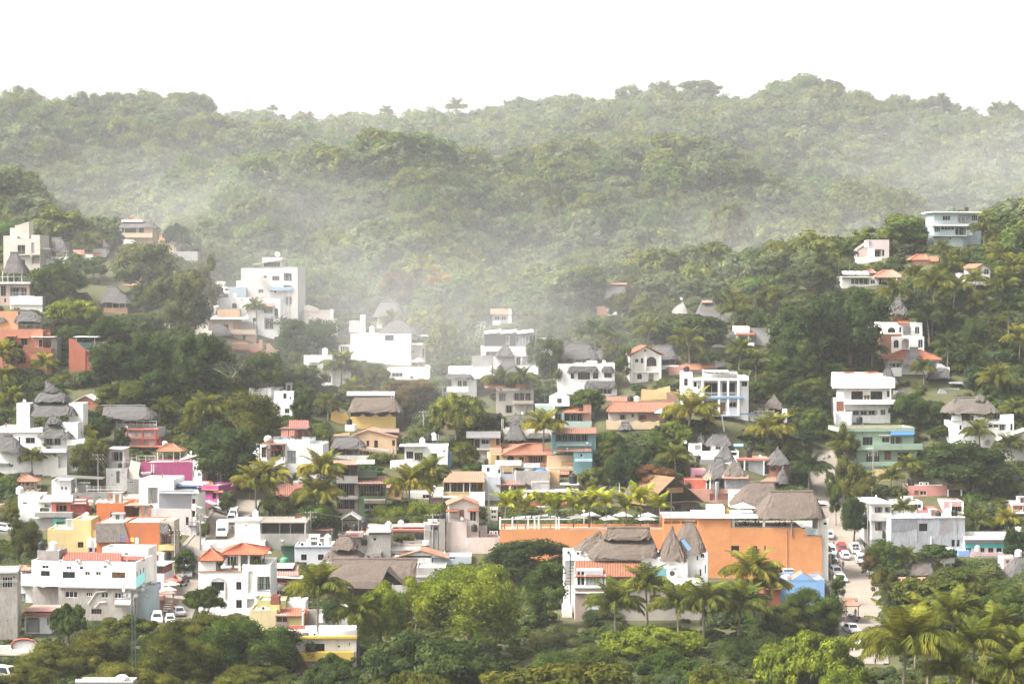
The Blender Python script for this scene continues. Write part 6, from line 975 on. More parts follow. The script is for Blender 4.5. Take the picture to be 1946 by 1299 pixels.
b=B(T9,165,480,940,'yellow veranda house with peach tiled roof and white balustrade','the yellow veranda house'); b.box(168,475,None,772,8,0,(0.488,0.34,0.0962,1),[O_(172,775,318,855,dep=3,back=(.12,.10,.06,1),n=3),O_(324,775,366,855,dep=3),O_(372,778,468,850,dep=3,back=(.12,.10,.06,1),n=2)],par=0); b.tile(160,482,777,695,-1,8,'shed',(0.407,0.222,0.148,1),(230,480)); b.posts((220,322,368),855,775,(-.6,),.16,WHITE,'column',False); b.slab(160,480,885,3,-1.2,.3,WHITE,'terrace'); b.rail(163,365,885,850,-1.1,WHITE,'bars'); b.box(365,482,None,855,4,-1.3,WHITE,par=0); b.box(90,168,None,830,5,-1,OFFW); b.box(470,600,None,735,8,2,C(222,226,232)); b.box(60,160,None,890,4,-2.5,(.16,.10,.09,1)); b.rail(60,160,900,880,-2.6,GREY,'bars')
b=B(T9,570,970,905,'grey concrete terrace house with sheet canopies and low tanks','the grey terrace house',yaw=3); b.box(715,972,None,692,8,0,C(205,198,192),[],mat='concrete',roof=C(160,150,142)); b.box(835,970,None,775,3,-1.5,C(205,196,190),[D_(842,790,885,850,fc=LGREY),D_(890,780,965,850,fc=LGREY)],mat='concrete',par=0); b.tile(565,822,797,750,-1,6,'shed',(0.311,0.163,0.126,1)); b.box(590,775,None,797,6,0,(0.429,0.333,0.148,1),[O_(600,805,660,880,dep=2),W_(700,800,730,840)],par=0); b.post(672,895,798,-.8,.3,OFFW); b.sheet(562,760,650,612,3,5,OFFW); b.sheet(755,900,668,632,3,5,C(226,224,222)); b.posts((580,620,690),715,650,(3.3,),.14,OFFW); b.box(468,605,None,662,5,4,WHITE,[W_(575,680,600,712),W_(495,665,520,700,n=0)]); b.box(600,720,None,715,5,3,C(200,206,216)); b.box(765,812,None,832,3,-2,WHITE); tank(b,793,832,42,785,-1.5,'black'); dish(b,710,705,30,1,'dish beside the grey terrace tanks')
m=MB(); xx,zz=b.loc(820,715,2.5); m.lathe([(1.1,0),(1.25,.35),(1.2,.8),(.9,1.1),(.3,1.15)],16,(xx,3,zz)); m.obj('low_tank','plastic',b.root,(.09,.11,.10,1),True)
m=MB(); xx,zz=b.loc(905,715,2.5); m.lathe([(1.2,0),(1.3,.35),(1.2,.7),(.9,.95),(.3,1.05)],16,(xx,3,zz)); m.obj('blue_cover','fabric',b.root,(0.0444,0.118,0.311,1),True)
b=B(T9,525,1150,700,'peach villa with red tiled roof, arched windows and balustraded terrace','the balustrade villa',name='villa',cat='villa',yaw=6); c=C(242,206,150); b.box(525,785,None,565,9,0,c,[A_(570,575,593,612),A_(650,577,702,615),W_(742,588,776,622,n=1,**BF)],par=0); b.box(785,1045,None,575,8,.2,C(206,140,110),[O_(812,576,932,634,dep=2.2,back=(.2,.06,.05,1),n=3)],par=0); b.tile(605,1050,572,488,-1,10,'hip',(0.355,0.163,0.104,1),(790,900)); b.tile(520,610,560,515,1,6,'shed',(0.37,0.192,0.126,1)); b.box(955,1155,None,575,6,-1.5,C(246,220,180)); b.rail(830,1150,672,636,-3,C(242,224,196),'bars',n=30); b.slab(820,1160,672,3,-3,.5,C(238,214,180),'terrace'); b.rail(1060,1235,650,618,-2.6,C(196,140,100),'solid'); b.box(1100,1240,None,652,4,-2.5,C(244,222,184)); umbrella(b.pt(1045,590,-1),2.6,1.8,PALEBLUE,'pale blue parasol on the balustrade villa terrace'); umbrella(b.pt(1105,588,-1),2.8,2,PALEBLUE,'pale blue wide parasol near the balustrade villa gate'); b.tile(975,1120,720,682,-5,3,'shed',(0.37,0.178,0.126,1)); b.box(975,1060,None,725,3,-4.5,C(236,200,150))
b=B(T9,620,980,495,'white house with pointed thatched cones and tiled skirt','the twin cone house'); b.box(618,985,None,378,8,2,C(250,240,228),[W_(665,462,690,488,n=1),W_(700,460,722,486,n=1),W_(750,456,778,484,n=1)]); b.thatch(622,802,458,345,690,730,-2,7,THATCHG,cap=0,sag=-.25); b.thatch(672,755,356,318,708,718,1,3,THATCHG); b.thatch(658,785,322,267,700,725,5,5,THATCHG); b.thatch(798,985,445,408,830,960,0,3,THATCHG,cap=0,bulge=.2); b.posts((610,620),470,300,(4,),.15,OFFW); b.box(805,980,None,440,3,2,(.25,.22,.2,1)); b.tile(600,870,520,480,-4,3,'shed',(0.37,0.2,0.133,1))
b=B(T9,345,600,610,'grey house with pale sheet roof and shuttered window','the grey shuttered house'); b.box(400,532,None,445,7,0,C(200,196,196),[W_(404,453,444,517,n=1,fc=WOOD),W_(455,455,520,490,n=1,fc=LGREY)],par=0); b.sheet(342,602,443,393,-.8,6,(0.311,0.296,0.296,1)); b.box(525,600,None,440,6,.3,C(242,200,140),[W_(567,440,594,498,**BF)],par=0); b.slab(420,530,528,1,-.9,.2,C(214,206,200),'ledge'); b.box(430,540,None,590,4,-1,(.2,.19,.18,1)); tank(b,495,655,40,598,-4,'black'); tank(b,540,648,42,588,-4,'black')
b=B(T9,800,1195,965,'dark red pavilion bar with white lattice frame front','the pavilion bar',name='pavilion_bar',cat='bar'); b.box(800,1190,None,850,7,0,(0.222,0.0518,0.0407,1),[O_(815,855,1180,925,dep=3,back=(.10,.05,.05,1),n=5)],par=0); b.slab(798,1192,848,7,-.5,.2,(0.407,0.392,0.37,1),'flat_roof'); b.posts((818,868,920,970,1020,1072,1122,1176),925,852,(-.3,),.12,OFFW,'frame_post',False); b.rail(800,1190,950,925,-.2,(0.385,0.0962,0.0666,1),'solid'); m=MB()
for (a,v,c2,v2) in ((820,855,905,935),(1176,855,1090,935)): p,q=b.loc(a,v,-.35),b.loc(c2,v2,-.35); m.tube([(p[0],-.35,p[1]),(q[0],-.35,q[1])],.06,6)
m.obj('brace','paint',b.root,OFFW); lettering(b,'oso',1052,1108,862,876,-.05,(0.407,0.385,0.37,1)); b.slab(796,1194,958,1,-.6,.2,OFFW,'base_slab')
b=B(T9,965,1195,865,'small concrete roof rooms with outside steps and black tank','the step house'); b.box(968,1092,None,800,5,.5,C(214,196,178),[O_(1088,800,1128,838,dep=1.5),W_(1030,775,1045,795)],mat='concrete'); b.slab(1050,1195,793,4,-.5,.15,OFFW,'roof_slab'); b.box(1125,1195,None,800,4,.3,C(204,196,190),mat='concrete'); tank(b,1147,785,64,712,1,'black'); b.box(978,1045,None,700,4,3,C(230,190,140))
for k in range(7): b.slab(1120+12*k,1140+12*k,665+16*k,1,2,.1,C(240,200,140),'stair_step')
b=B(T10,105,640,915,'brown thatched restaurant with great open gable','the open gable palapa',name='palapa_restaurant',cat='palapa',yaw=31)
b.tile(128,640,818,585,-1,13,'gable',(.20,.125,.075,1),(385,385),'thatch_roof','thatch',.06,.35); b.box(190,600,None,820,10,1,(.17,.13,.11,1),[O_(290,815,370,880,dep=2),O_(380,812,435,895,dep=2)],par=0); b.slab(180,610,802,1,-.4,.16,(.28,.17,.10,1),'tie_beam'); b.wall([(310,725),(308,678),(458,672),(458,720)],-.2,.12,(0.355,0.192,0.0888,1),'board_sign','paint'); b.posts((350,),900,725,(-.3,),.12,OFFW); b.posts((205,590),905,805,(-.2,),.3,WOOD); b.gablewall(210,570,800,640,.2,4,(.10,.065,.045,1),um=385)
b=B(T10,0,75,850,'steep grey thatched cone beside the open gable palapa','the steep cone',name='palapa',cat='palapa'); b.thatch(-75,95,770,615,-5,5,-1,7,THATCHG,bulge=-.02); b.thatch(20,95,870,770,50,56,-2,4,THATCHG)
b=B(T10,470,1030,815,'salmon walled house with grey thatched roofs and steel chimney','the salmon house'); b.box(500,1030,None,688,8,0,SALMON,[O_(690,730,860,790,dep=.6)]); b.thatch(640,872,590,415,740,800,3,9,THATCHG,sag=-.2); b.thatch(742,922,448,298,825,840,8,7,THATCHG,sag=-.2); b.thatch(812,1030,572,442,895,915,1.5,7,THATCH,sag=-.2); b.tile(806,1030,595,562,.5,6,'cross',(0.429,0.222,0.163,1)); b.box(828,1026,690,595,6,1.6,C(178,180,186),mat='concrete',par=0); b.box(470,662,690,605,5,2,C(226,120,96)); b.box(528,655,None,518,5,8,C(240,176,190),[O_(560,565,620,600,dep=1)]); b.thatch(634,742,605,543,680,695,-.5,4,(0.222,0.178,0.126,1)); b.posts((660,690,720),690,600,(.5,),.2,OFFW); m=MB(); q0=b.loc(747,785,-.6); q1=b.loc(753,625,-.6); m.tube([(q0[0],-.6,q0[1]),(q1[0],-.6,q1[1]-1.5),(q1[0],-.6,q1[1])],[.22,.42,.46],12); m.obj('steel_chimney','metal',b.root,(0.444,0.444,0.444,1)); b.box(857,972,None,702,1.5,-1,WHITE,[],par=0,name='sign_wall'); b.wall([(905,738),(925,733),(935,725),(938,740),(945,755),(930,748),(918,748)],-1.06,.05,BLACK,'emblem','paint'); b.wall([(895,764),(940,762),(940,775),(895,777)],-1.06,.05,GREY,'faded_mark','paint'); b.post(693,690,580,-.3,.25,WHITE,'post'); tank(b,495,690,60,630,2,'black')
b=B(T10,930,1415,580,'grey walled house with coral roof line and cone hut','the coral line house'); b.box(930,1215,None,438,7,0,C(190,192,194),[O_(960,450,1028,552,dep=1),O_(1172,445,1210,555,dep=1.5)],mat='concrete'); b.slab(925,1215,420,7,-.4,.45,C(236,150,130),'coral_fascia'); b.posts((995,1165),570,440,(-.3,),.25,WHITE,'column',False); tank(b,1038,408,50,322,2,'black'); b.thatch(1188,1418,472,333,1282,1294,-1.5,7,THATCHG,sag=-.2); b.box(1210,1390,None,475,5,0,C(206,150,130),[O_(1225,478,1275,530,dep=1.5),O_(1300,478,1350,530,dep=1.5)]); b.tile(1038,1295,632,572,-4,5,'shed',(0.407,0.207,0.141,1)); b.thatch(1272,1402,640,500,1330,1340,-4,5,THATCHG,sag=-.2,tier=1); dish(b,1130,400,34,2,'mesh dish on the coral line roof')
b=B(T10,510,940,435,'white stepped house with curved thatched roof','the curved thatch house'); b.box(508,620,None,288,6,1,WHITE,[O_(560,300,612,345,dep=1)]); b.box(605,945,None,355,7,-.5,WHITE,[W_(740,312,785,340),W_(880,365,930,395,n=0)],par=.3); b.box(700,812,365,305,5,2,WHITE,[W_(740,312,788,340,n=1)]); b.thatch(652,902,305,212,720,830,1,8,THATCHG,cap=.2); b.thatch(575,660,290,215,605,620,3,5,THATCHG); dish(b,470,275,36,0,'grey dish beside the curved thatch house'); tank(b,590,445,44,388,-2,'black'); b.tile(900,985,310,290,0,3,'shed',SKYBLUE,None,'awning','fabric',.02,.5); b.box(600,760,None,430,4,-2.5,CONC,mat='concrete')
b=B(T8,1330,1430,905,'peach walled house with pinkish tile edge behind the golden palms','the peach corner house'); b.box(1328,1440,None,815,6,0,C(242,196,150),[O_(1390,850,1425,890,dep=1)],par=0); b.tile(1322,1445,818,790,-.5,5,'shed',TILEPINK); b.box(1440,1700,None,850,5,1.5,OFFW,[W_(1600,870,1650,900,n=1)],par=.2)
b=B(T9,1195,1510,930,'long grey blockwork wall before the open gable palapa','the blockwork wall',name='yard_wall',cat='wall'); b.wall([(1195,930),(1195,842),(1360,838),(1510,835),(1510,930)],0,.4,C(170,164,160),'wall','concrete'); b.posts((1498,),930,785,(-.3,),.2,OFFW)
b=B(T9,1290,1440,840,'low grey thatched shed with dishes behind the blockwork wall','the dish shed',name='shed',cat='shed'); b.thatch(1285,1425,835,738,1310,1390,-.5,6,THATCHG); b.box(1300,1445,None,828,4,1,CONC,mat='concrete'); dish(b,1375,815,30,-.8,'grey dish in front of the dish shed'); dish(b,1425,825,24,-.8,'small tilted dish at the end of the dish shed')
b=B(T9,520,580,1070,'small pale house with one window beside the antenna mast','the antenna house'); b.box(522,580,None,980,5,0,C(225,214,204),[W_(530,988,568,1012,n=1),W_(530,1030,568,1050,n=1)])
b=B(T7,40,240,1245,'low blockwork garden walls beside the red and turquoise house','the garden walls',name='garden_wall',cat='wall'); b.wall([(35,1215),(35,1165),(110,1172),(112,1160),(200,1168),(205,1215)],0,.4,C(180,174,168),'wall','concrete'); b.slab(200,300,1168,3,0,.15,CONC,'sheet','metal',slope=.4)
b=B(T12,395,520,455,'white roof parapets with green and black tanks below the green shed','the tank roof'); b.box(395,520,None,430,5,0,OFFW,[],roof=LGREY); tank(b,473,432,46,386,1,'black'); m=MB(); q=b.loc(540,432,1); m.lathe([(.75,0),(.8,.3),(.8,1.1),(.6,1.35),(.2,1.4)],14,(q[0],1,q[1])); m.obj('green_tank','plastic',b.root,(.05,.20,.11,1),True)
b=B(T12,700,800,660,'narrow white room with dark window beside the thatched hall','the narrow room'); b.box(690,790,None,610,4,0,OFFW,[W_(720,630,755,655)]); tank(b,640,700,60,655,-2,'black')
b=B(T12,1150,1330,300,'flat roofed block room between rooftop tanks','the block room'); b.box(1400,1560,None,258,5,-1,C(206,198,190),[W_(1450,268,1490,285,n=1)],mat='concrete'); b.box(1560,1660,None,180,5,0,C(190,184,178),[O_(1600,190,1650,240,dep=1.5)],mat='concrete'); b.slab(1590,1660,135,4,-.4,.12,WHITE,'porch_roof')
b=B(T8,1700,1830,470,'fenced gravel yard with pale posts beside the blue door house','the gravel yard',name='yard_fence',cat='fence'); b.posts((1720,1798,1850,1915),475,415,(0,4),.15,OFFW); b.rail(1720,1915,440,425,0,LGREY,'wire'); b.box(1720,1800,None,445,3,3,C(200,170,140))
# ---- the orange building, the thatched hotel and the east street
b=B(T13,-195,2155,600,'big orange restaurant building with roof terraces and thatched dining deck','the orange restaurant',name='restaurant_building',cat='restaurant',Y=392)
ORW=C(240,164,108,.60)
b.box(-195,1002,None,172,9,1.5,ORW,[W_(-5,265,8,300,n=0)],par=.5,roof=C(226,190,160),vis=330)
b.box(1000,1252,None,88,9,.8,ORW,[O_(1005,112,1056,133,dep=.6),O_(1064,112,1120,133,dep=.6),O_(1132,112,1252,133,dep=.6)],par=.2); b.slab(998,1255,84,9.5,.5,.2,WHITE,'roof_slab')
b.box(1250,1495,None,88,12,0,ORW,[],par=0,vis=560); b.slab(1235,1690,80,12,-.5,.35,WHITE,'roof_slab')
b.box(1493,2010,None,162,12,0,ORW,[W_(1494,292,1552,332,n=0,fc=BROWN),W_(1673,292,1687,328,n=0),W_(1734,292,1748,328,n=0)],par=.12,roof=C(230,220,206),vis=600)
b.box(2008,2155,None,222,12,.02,ORW,[],par=.1,vis=600); b.wall([(2008,225),(2008,165),(2035,180),(2060,225)],-.05,.3,ORW,'stepped_parapet')
b.box(1328,1445,88,8,5,3,WHITE); b.box(1450,1480,80,35,3,4,C(240,170,80)); b.box(1480,1525,80,40,2,4.2,WHITE)
for x in (1500,1722): b.post(x+8,160,92,.6,.45,WHITE)
b.rail(1515,2000,160,152,.1,GREY,'wire'); b.box(1515,2100,158,112,.3,13,C(250,250,250,.75),name='back_wall',par=0)
Tb=b.T; b.T=T10
b.thatch(1102,1730,947,715,1240,1592,-1,12,THATCHB); b.thatch(898,1300,855,632,1040,1285,15,12,THATCHB); b.posts((1410,1655),1100,940,(-.2,),.3,C(200,180,160)); b.posts((1410,1655),1025,940,(9,),.3,WOOD)
b.wall([(1530,1090),(1530,1015),(1640,1040),(1640,1095)],-.15,.06,(.25,.28,.28,1),'glass_screen','glass'); b.box(1640,1735,None,950,7,1,WHITE,[W_(1690,980,1720,1005)]); b.slab(1615,1738,845,5,3,.2,(0.259,0.163,0.133,1),'side_roof'); b.slab(1615,1735,812,4,4,.25,OFFW,'side_roof')
BOR=b; b.T=Tb
for x,v0,v1 in ((1900,170,540),(640,175,330)):
    m=MB(); p,q=b.loc(x,v0,-.08 if x>1200 else 1.42),b.loc(x,v1,-.08 if x>1200 else 1.42); yy=-.08 if x>1200 else 1.42; m.tube([(p[0],yy,p[1]),(q[0],yy,q[1])],.055,6); m.obj('drain_pipe','plastic',b.root,(.42,.22,.14,1))
umbrella(b.pt(1580,78,5),5.0,2.6,WHITE,'single white parasol on the white slab roof of the orange restaurant',pitch=.17,n=4)
b.T=T9
for i,(x,vb_,off) in enumerate(((1180,1130,4),(1285,1110,8),(1420,1140,4),(1525,1112,8.5),(1690,1142,4),(1715,1115,8.5))):
    umbrella(b.pt(x,vb_,off),4.3,2.9 if i in (0,2,4) else 2.8,(0.622,0.607,0.592,1),'white square parasol on the palm lined terrace of the orange restaurant','white terrace parasols',n=4,pitch=.16)
for x in (597,690,808,857,888,1020,1040): b.post(x,1130,1040,2.2,.3,WHITE)
b.slab(597,1140,1055,.5,2,.1,WHITE,'pergola_beam'); b.rail(720,1100,1122,1095,2.1,C(235,225,215),'wire'); b.rail(1100,1820,1130,1118,2.3,C(225,214,204),'solid')
for i,(x,v) in enumerate(((770,1085),(900,1075),(960,1085))): b.slab(x-60,x+60,v-30,3.5,4,.05,OFFW,'shade_sail','fabric',v2=v-42)
b.T=Tb
# diners on the deck
b.T=T10
for i,(x,pose,c) in enumerate(((935,'sit',(0.518,0.518,0.518,1)),(985,'sit',BLACK),(1000,'sit',BLACK),(1032,'sit',(.05,.05,.06,1)),(1090,'walk',(0.592,0.592,0.592,1)),(1118,'sit',(0.444,0.459,0.481,1)),(1272,'sit',BLACK),(1302,'sit',(.04,.04,.05,1)),(1352,'sit',BLACK),(1340,'sit',(.06,.05,.05,1)))):
    p=b.pt(x,1032,2.2+(i%3)*.7); p.z=b.pt(1200,1030,1.2).z-.15
    person(p,pose,(i*1.3)%6.28,c,{'sit':'person in %s shirt seated at the orange restaurant dining deck'%('dark' if sum(c[:3])<.5 else 'pale'),'walk':'person in white shirt standing on the orange restaurant dining deck'}[pose],'people on the dining deck')
for i,x in enumerate((960,1015,1100,1290,1345)):
    p=b.pt(x,1032,3.1); p.z=b.pt(1200,1030,1.2).z-.15; r=empty('dining_table',p); m=MB(); m.box(-.5,.5,-.4,.4,.72,.77); m.obj('tabletop','paint',r,WOOD); m=MB(); m.box(-.05,.05,-.05,.05,0,.72); m.box(-.3,.3,-.25,.25,0,.04); m.obj('pedestal','paint',r,DARK); tag(r,'small square dining table on the orange restaurant deck','table','dining deck tables')
b.T=Tb
b=B(T13,355,1320,850,'white hotel with steep brown thatched roofs and tiled porch','the thatched hotel',name='hotel',cat='hotel',Y=352)
b.box(438,1030,None,378,9,0,WHITE,[O_(905,458,1027,538,dep=.5)],par=0); b.wall([(908,538),(908,460),(1025,460),(1025,538)],.44,.06,(0.207,0.459,0.503,1),'turquoise_panel'); b.thatch(438,980,380,230,575,915,-1.5,10,THATCHB,cap=0,bulge=.03); b.thatch(560,918,240,166,600,890,1.2,6,THATCHB,cap=.3,bulge=.05); b.thatch(355,575,338,198,520,545,2,9,THATCHB); b.box(1025,1175,None,395,7,-.3,WHITE,[]); b.thatch(966,1185,402,165,1058,1066,-1.2,9,THATCHB,bulge=-.01); b.thatch(1095,1325,348,120,1160,1215,1.5,12,THATCHB,cap=.3); b.wall([(1128,255),(1150,245),(1205,312),(1180,330)],-.6,.06,SKYBLUE,'tarpaulin','fabric'); b.box(1170,1322,None,345,10,2,WHITE,[W_(1240,365,1255,400),W_(1262,462,1278,515),W_(1300,430,1312,495),W_(1235,540,1250,575),W_(1270,345,1300,380,n=1)],par=.1); b.box(275,445,None,345,7,2.5,WHITE,[O_(285,400,350,580,dep=.8)]); acunit(b,312,352,36,26,2.6); acunit(b,380,360,34,28,2); acunit(b,1068,520,62,55,-.6); tank(b,1065,455,46,440,-1,'white')
b.tile(355,840,518,402,-6.2,6,'shed',(0.266,0.111,0.0629,1)); b.box(355,645,None,588,6,-6,C(226,200,186),[]); b.box(370,560,590,470,5,-5.6,C(226,228,230),[W_(372,480,395,580),W_(400,480,425,580),W_(435,505,540,582,n=3,gc=(0.237,0.252,0.259,1)),O_(578,515,640,585,dep=1.5)],par=0); b.box(560,645,590,515,4,-4.6,(0.296,0.118,0.074,1),par=0); b.posts((360,428,575),590,500,(-5.9,),.2,WHITE,'column',False); b.slab(350,645,588,1,-6.4,.3,WHITE,'string_course'); b.slab(350,645,630,1,-6.4,.2,WHITE,'string_course'); b.box(438,650,None,640,4,-6.2,WHITE,[W_(440,645,500,700)]); b.slab(640,1285,560,6,-6,.5,WHITE,'lower_roof'); b.box(650,1280,None,600,5,-5.5,C(220,210,200),[O_(660,620,760,700,dep=2),O_(900,650,980,760,dep=2),W_(1150,620,1200,680)],par=0); b.slab(155,440,850,5,-4,.25,C(220,214,208),'low_flat_roof'); b.box(265,335,None,745,5,-2,OFFW); tank(b,405,808,34,772,-3,'black')
m=MB(); 
for i in range(8): p=b.loc(300+i*6,575-24*i,1.8); m.box(p[0]-.4,p[0]+.4,1.7,2.1,p[1]-.03,p[1]+.03)
p=b.loc(322,480,1.7); m.tube([(p[0],1.7,-2),(p[0],1.7,p[1]+3)],.08,6); m.obj('spiral_stair','metal',b.root,DARK)
dish(b,428,350,34,2,'white dish between the thatched hotel roofs',(0.518,0.518,0.518,1)); b.box(800,900,None,720,4,-5,OFFW); b.wall([(860,850),(870,770),(960,760),(965,850)],-5.2,.3,WHITE,'yard_wall')
b=B(T14,105,425,730,'sky blue house with small tiled gable below the orange restaurant','the sky blue house'); b.box(105,425,None,540,7,0,(0.185,0.333,0.562,1),[],par=.5,roof=LGREY); b.wall([(105,545),(105,485),(200,485),(200,545)],3,.3,(0.207,0.355,0.562,1)); b.wall([(178,545),(265,492),(355,545)],-.05,.4,(0.185,0.333,0.562,1),'gable'); b.tile(172,362,548,488,0,3.5,'gable',TILEPINK); tank(b,143,538,58,495,1,'white'); tank(b,386,538,38,515,1,'white'); b.rail(320,425,510,485,5,LGREY,'wire'); b.posts((160,270),490,455,(4,),.08,GREY,'mast')
b=B(T14,0,105,740,'dark rust house with tiled eave beside the sky blue house','the dark rust house'); b.box(-20,105,None,605,6,0,(0.244,0.074,0.0444,1),[O_(-10,640,40,690,dep=1)],par=0); b.box(50,105,None,560,5,1,(.12,.06,.05,1),par=0); b.tile(-25,108,608,545,-.6,5,'shed',TILEPINK,(40,108))
b=B(T14,425,510,690,'small hut with curved dry thatch at the street edge','the street hut',name='hut',cat='palapa'); b.thatch(415,512,640,555,440,470,-1,4,THATCH,bulge=.15); b.posts((430,495),670,630,(0,),.15,WOOD); b.box(430,500,None,645,3,.3,C(190,170,150))
b=B(T14,765,912,310,'white apartment house with balconies and yellow edge beside the street','the street apartment house',name='apartment_house',cat='apartment block',yaw=6); b.box(765,912,None,-20,10,0,C(250,244,238),[O_(790,10,850,52,dep=1.5,back=GD,n=2),O_(865,10,908,50,dep=1.5,back=GD,n=1),O_(795,118,848,182,dep=1.5,back=GD,n=2),O_(862,118,895,182,dep=1.5)],par=.2); b.balcony(762,915,105,62,1.4,C(250,244,238),'solid'); b.balcony(768,905,240,190,1.4,C(250,244,238),'solid'); b.post(912,250,82,-.2,.5,C(252,230,170),'yellow_pier'); b.slab(755,915,-22,11,-.8,.3,WHITE,'roof_slab'); b.slab(850,900,85,3,-1.5,.1,OFFW,'awning','fabric'); b.posts((740,),290,-20,(-2,),.25,GREY,'pole'); b.wall([(845,235),(850,170),(870,200),(868,245)],-1.6,.1,DARK,'hanging_sign','paint')
b=B(T14,912,1447,345,'blank pale grey block with one square window and roof tanks','the grey block',yaw=4); b.box(910,1448,None,92,10,0,C(212,214,220),[W_(1113,130,1176,188,n=0,fc=GREY),W_(1350,248,1376,300,n=0,fc=GREY),W_(1386,248,1411,300,n=0,fc=GREY)],mat='concrete',par=.25,roof=WHITE,vis=330); b.slab(908,1450,84,.6,-.2,.18,WHITE,'coping'); m=MB()
for x in (1095,1385): p,q=b.loc(x,95,-.08),b.loc(x+6,275,-.08); m.tube([(p[0],-.08,p[1]),(q[0],-.08,q[1])],.05,5)
m.obj('drain_pipe','plastic',b.root,GREY); b.post(1200,310,228,-.15,.2,WHITE,'pipe'); tank(b,1253,92,46,37,2,'black'); tank(b,1372,80,46,32,2.5,'black'); tank(b,1322,80,52,18,2.2,'white'); acunit(b,1078,90,28,18,.5); acunit(b,1140,90,28,18,.5); b.wall([(918,192),(918,112),(1100,108),(1100,170),(1010,190)],-.02,.03,C(176,178,184),'render_patch','concrete'); b.wall([(1262,215),(1262,105),(1360,105),(1360,180),(1300,215)],-.02,.03,C(196,190,192),'render_patch','concrete')
b=B(T14,1080,1445,80,'house with sloping pink tiled roof behind the grey block','the pink slope house'); b.box(930,1140,None,-25,7,2,WHITE,[O_(940,-5,1000,40,dep=1.5),W_(1080,-10,1130,20)]); b.tile(1100,1290,52,-8,0,7,'shed',(0.34,0.118,0.104,1),(1085,1200)); b.box(1295,1440,None,-30,7,1,C(232,190,186),[O_(1345,8,1428,45,dep=2,back=GD,n=2)]); b.posts((1345,1432),60,-20,(.2,),.35,WHITE,'column',False)
b=B(T6,960,1450,1310,'pink roof terrace house with ribbed tile porch','the pink terrace house'); b.box(975,1290,None,1222,6,0,C(226,160,150),[D_(1030,1262,1065,1299),W_(1075,1265,1130,1299,n=1)],par=.2); b.tile(1285,1452,1250,1203,-.6,5,'shed',(0.407,0.244,0.178,1)); b.posts((1305,1415),1310,1250,(-.3,),.3,WHITE,'column',False); tank(b,1003,1222,56,1158,2,'black'); acunit(b,1086,1218,34,24,2); acunit(b,1130,1218,34,24,2); b.posts((915,960),1299,1150,(1,),.12,LGREY,'mast'); dish(b,940,1240,40,.5,'white dish beside the pink terrace house',(0.518,0.518,0.518,1))
b=B(T14,1447,1810,360,'low turquoise banded shop row with pink cornice and white sheet roof','the turquoise row',name='shop_row',cat='shop'); b.box(1450,1765,None,250,8,0,C(222,226,236),[O_(1455,303,1492,345,dep=1,back=(0.222,0.0888,0.0592,1),n=1),W_(1562,305,1591,340,n=1,fc=REDW),W_(1617,303,1656,342,n=1,fc=REDW),W_(1677,303,1716,340,n=1,fc=BLUE)],par=0); b.slab(1448,1768,272,.4,-.12,1.0,C(96,196,190),'turquoise_band'); b.slab(1448,1768,254,.7,-.35,.4,C(238,196,206),'cornice'); b.sheet(1436,1815,247,190,-1,8,WHITE,'sheet_roof'); b.box(1400,1482,None,328,5,-1.5,(0.178,0.296,0.533,1)); b.box(1490,1720,None,345,4,-2,C(236,196,190),[],par=.4); b.box(1515,1720,None,365,3,-2.3,CONC,mat='concrete'); dish(b,1508,205,34,3,'round cream dish on the turquoise row roof',(0.444,0.407,0.37,1)); dish(b,1565,212,22,3,'small grey dish on the turquoise row roof'); tank(b,1538,330,36,290,-1.8,'white'); m=MB(); m.tube([(b.loc(1760,215,2)[0],2,b.loc(1760,230,2)[1]),(b.loc(1765,150,2)[0],2,b.loc(1765,150,2)[1])],.06,5); m.obj('mast','metal',b.root,GREY); tank(b,1836,188,46,154,3,'white')
b=B(T14,1290,1352,510,'white water tower on four legs above the trees','the water tower',name='water_tower',cat='water tower'); b.posts((1297,1345),515,420,(0,2),.25,OFFW,'leg'); b.slab(1288,1354,420,2.4,-.2,.15,OFFW,'platform'); m=MB(); q=b.loc(1320,418,1); m.lathe([(1.35,0),(1.45,.3),(1.45,2.2),(1.1,2.75),(.4,3.0)],16,(q[0],1,q[1])); m.obj('tank_body','plastic',b.root,OFFW,True)
b=B(T14,957,1160,600,'low house with pink tile roof strip in the garden trees','the garden tile house'); b.tile(952,1165,552,520,-.5,5,'shed',(0.429,0.237,0.178,1)); b.posts((990,1150),595,550,(0,),.3,OFFW,'column',False); b.box(970,1155,None,556,4,1.5,C(160,140,125),par=0)
b=B(T14,1050,1230,520,'hidden brown thatched roof beside the water tower','the hidden thatch',name='palapa',cat='palapa'); b.thatch(1045,1235,508,395,1085,1215,-1,8,THATCH); b.posts((1070,1140,1215),540,500,(0,),.2,WOOD)
b=B(T14,1740,1880,540,'thatched house with pink side wall at the east edge of town','the east edge palapa',name='palapa_house'); b.thatch(1738,1960,528,350,1830,1960,-1,9,THATCHG,skip=True); b.box(1732,1830,None,380,5,3,C(226,196,190),[O_(1748,395,1770,420,dep=.6)]); tank(b,1838,372,52,318,3,'white'); b.posts((1760,1820,1870),560,520,(0,),.2,WOOD)
b=B(T14,1790,1900,75,'small house with red columned gallery at the east edge','the red gallery house'); b.box(1790,1960,None,-20,6,0,C(240,232,226),[O_(1800,0,1870,45,dep=1.5)]); b.posts((1803,1840,1876),45,0,(-.3,),.22,REDW,'column',False); b.rail(1790,1900,48,30,-.4,WHITE,'bars'); b.slab(1785,1960,50,1.5,-1,.3,WHITE,'balcony')
b=B(T11,550,970,1340,'corrugated sheet roof of a shed just below the trees','the corrugated shed',name='shed',cat='shed',Y=268); b.sheet(548,972,1285,1262,-.5,3,(0.459,0.451,0.444,1),'corrugated_roof'); b.box(560,960,None,1290,4,0,CONC,par=0); 
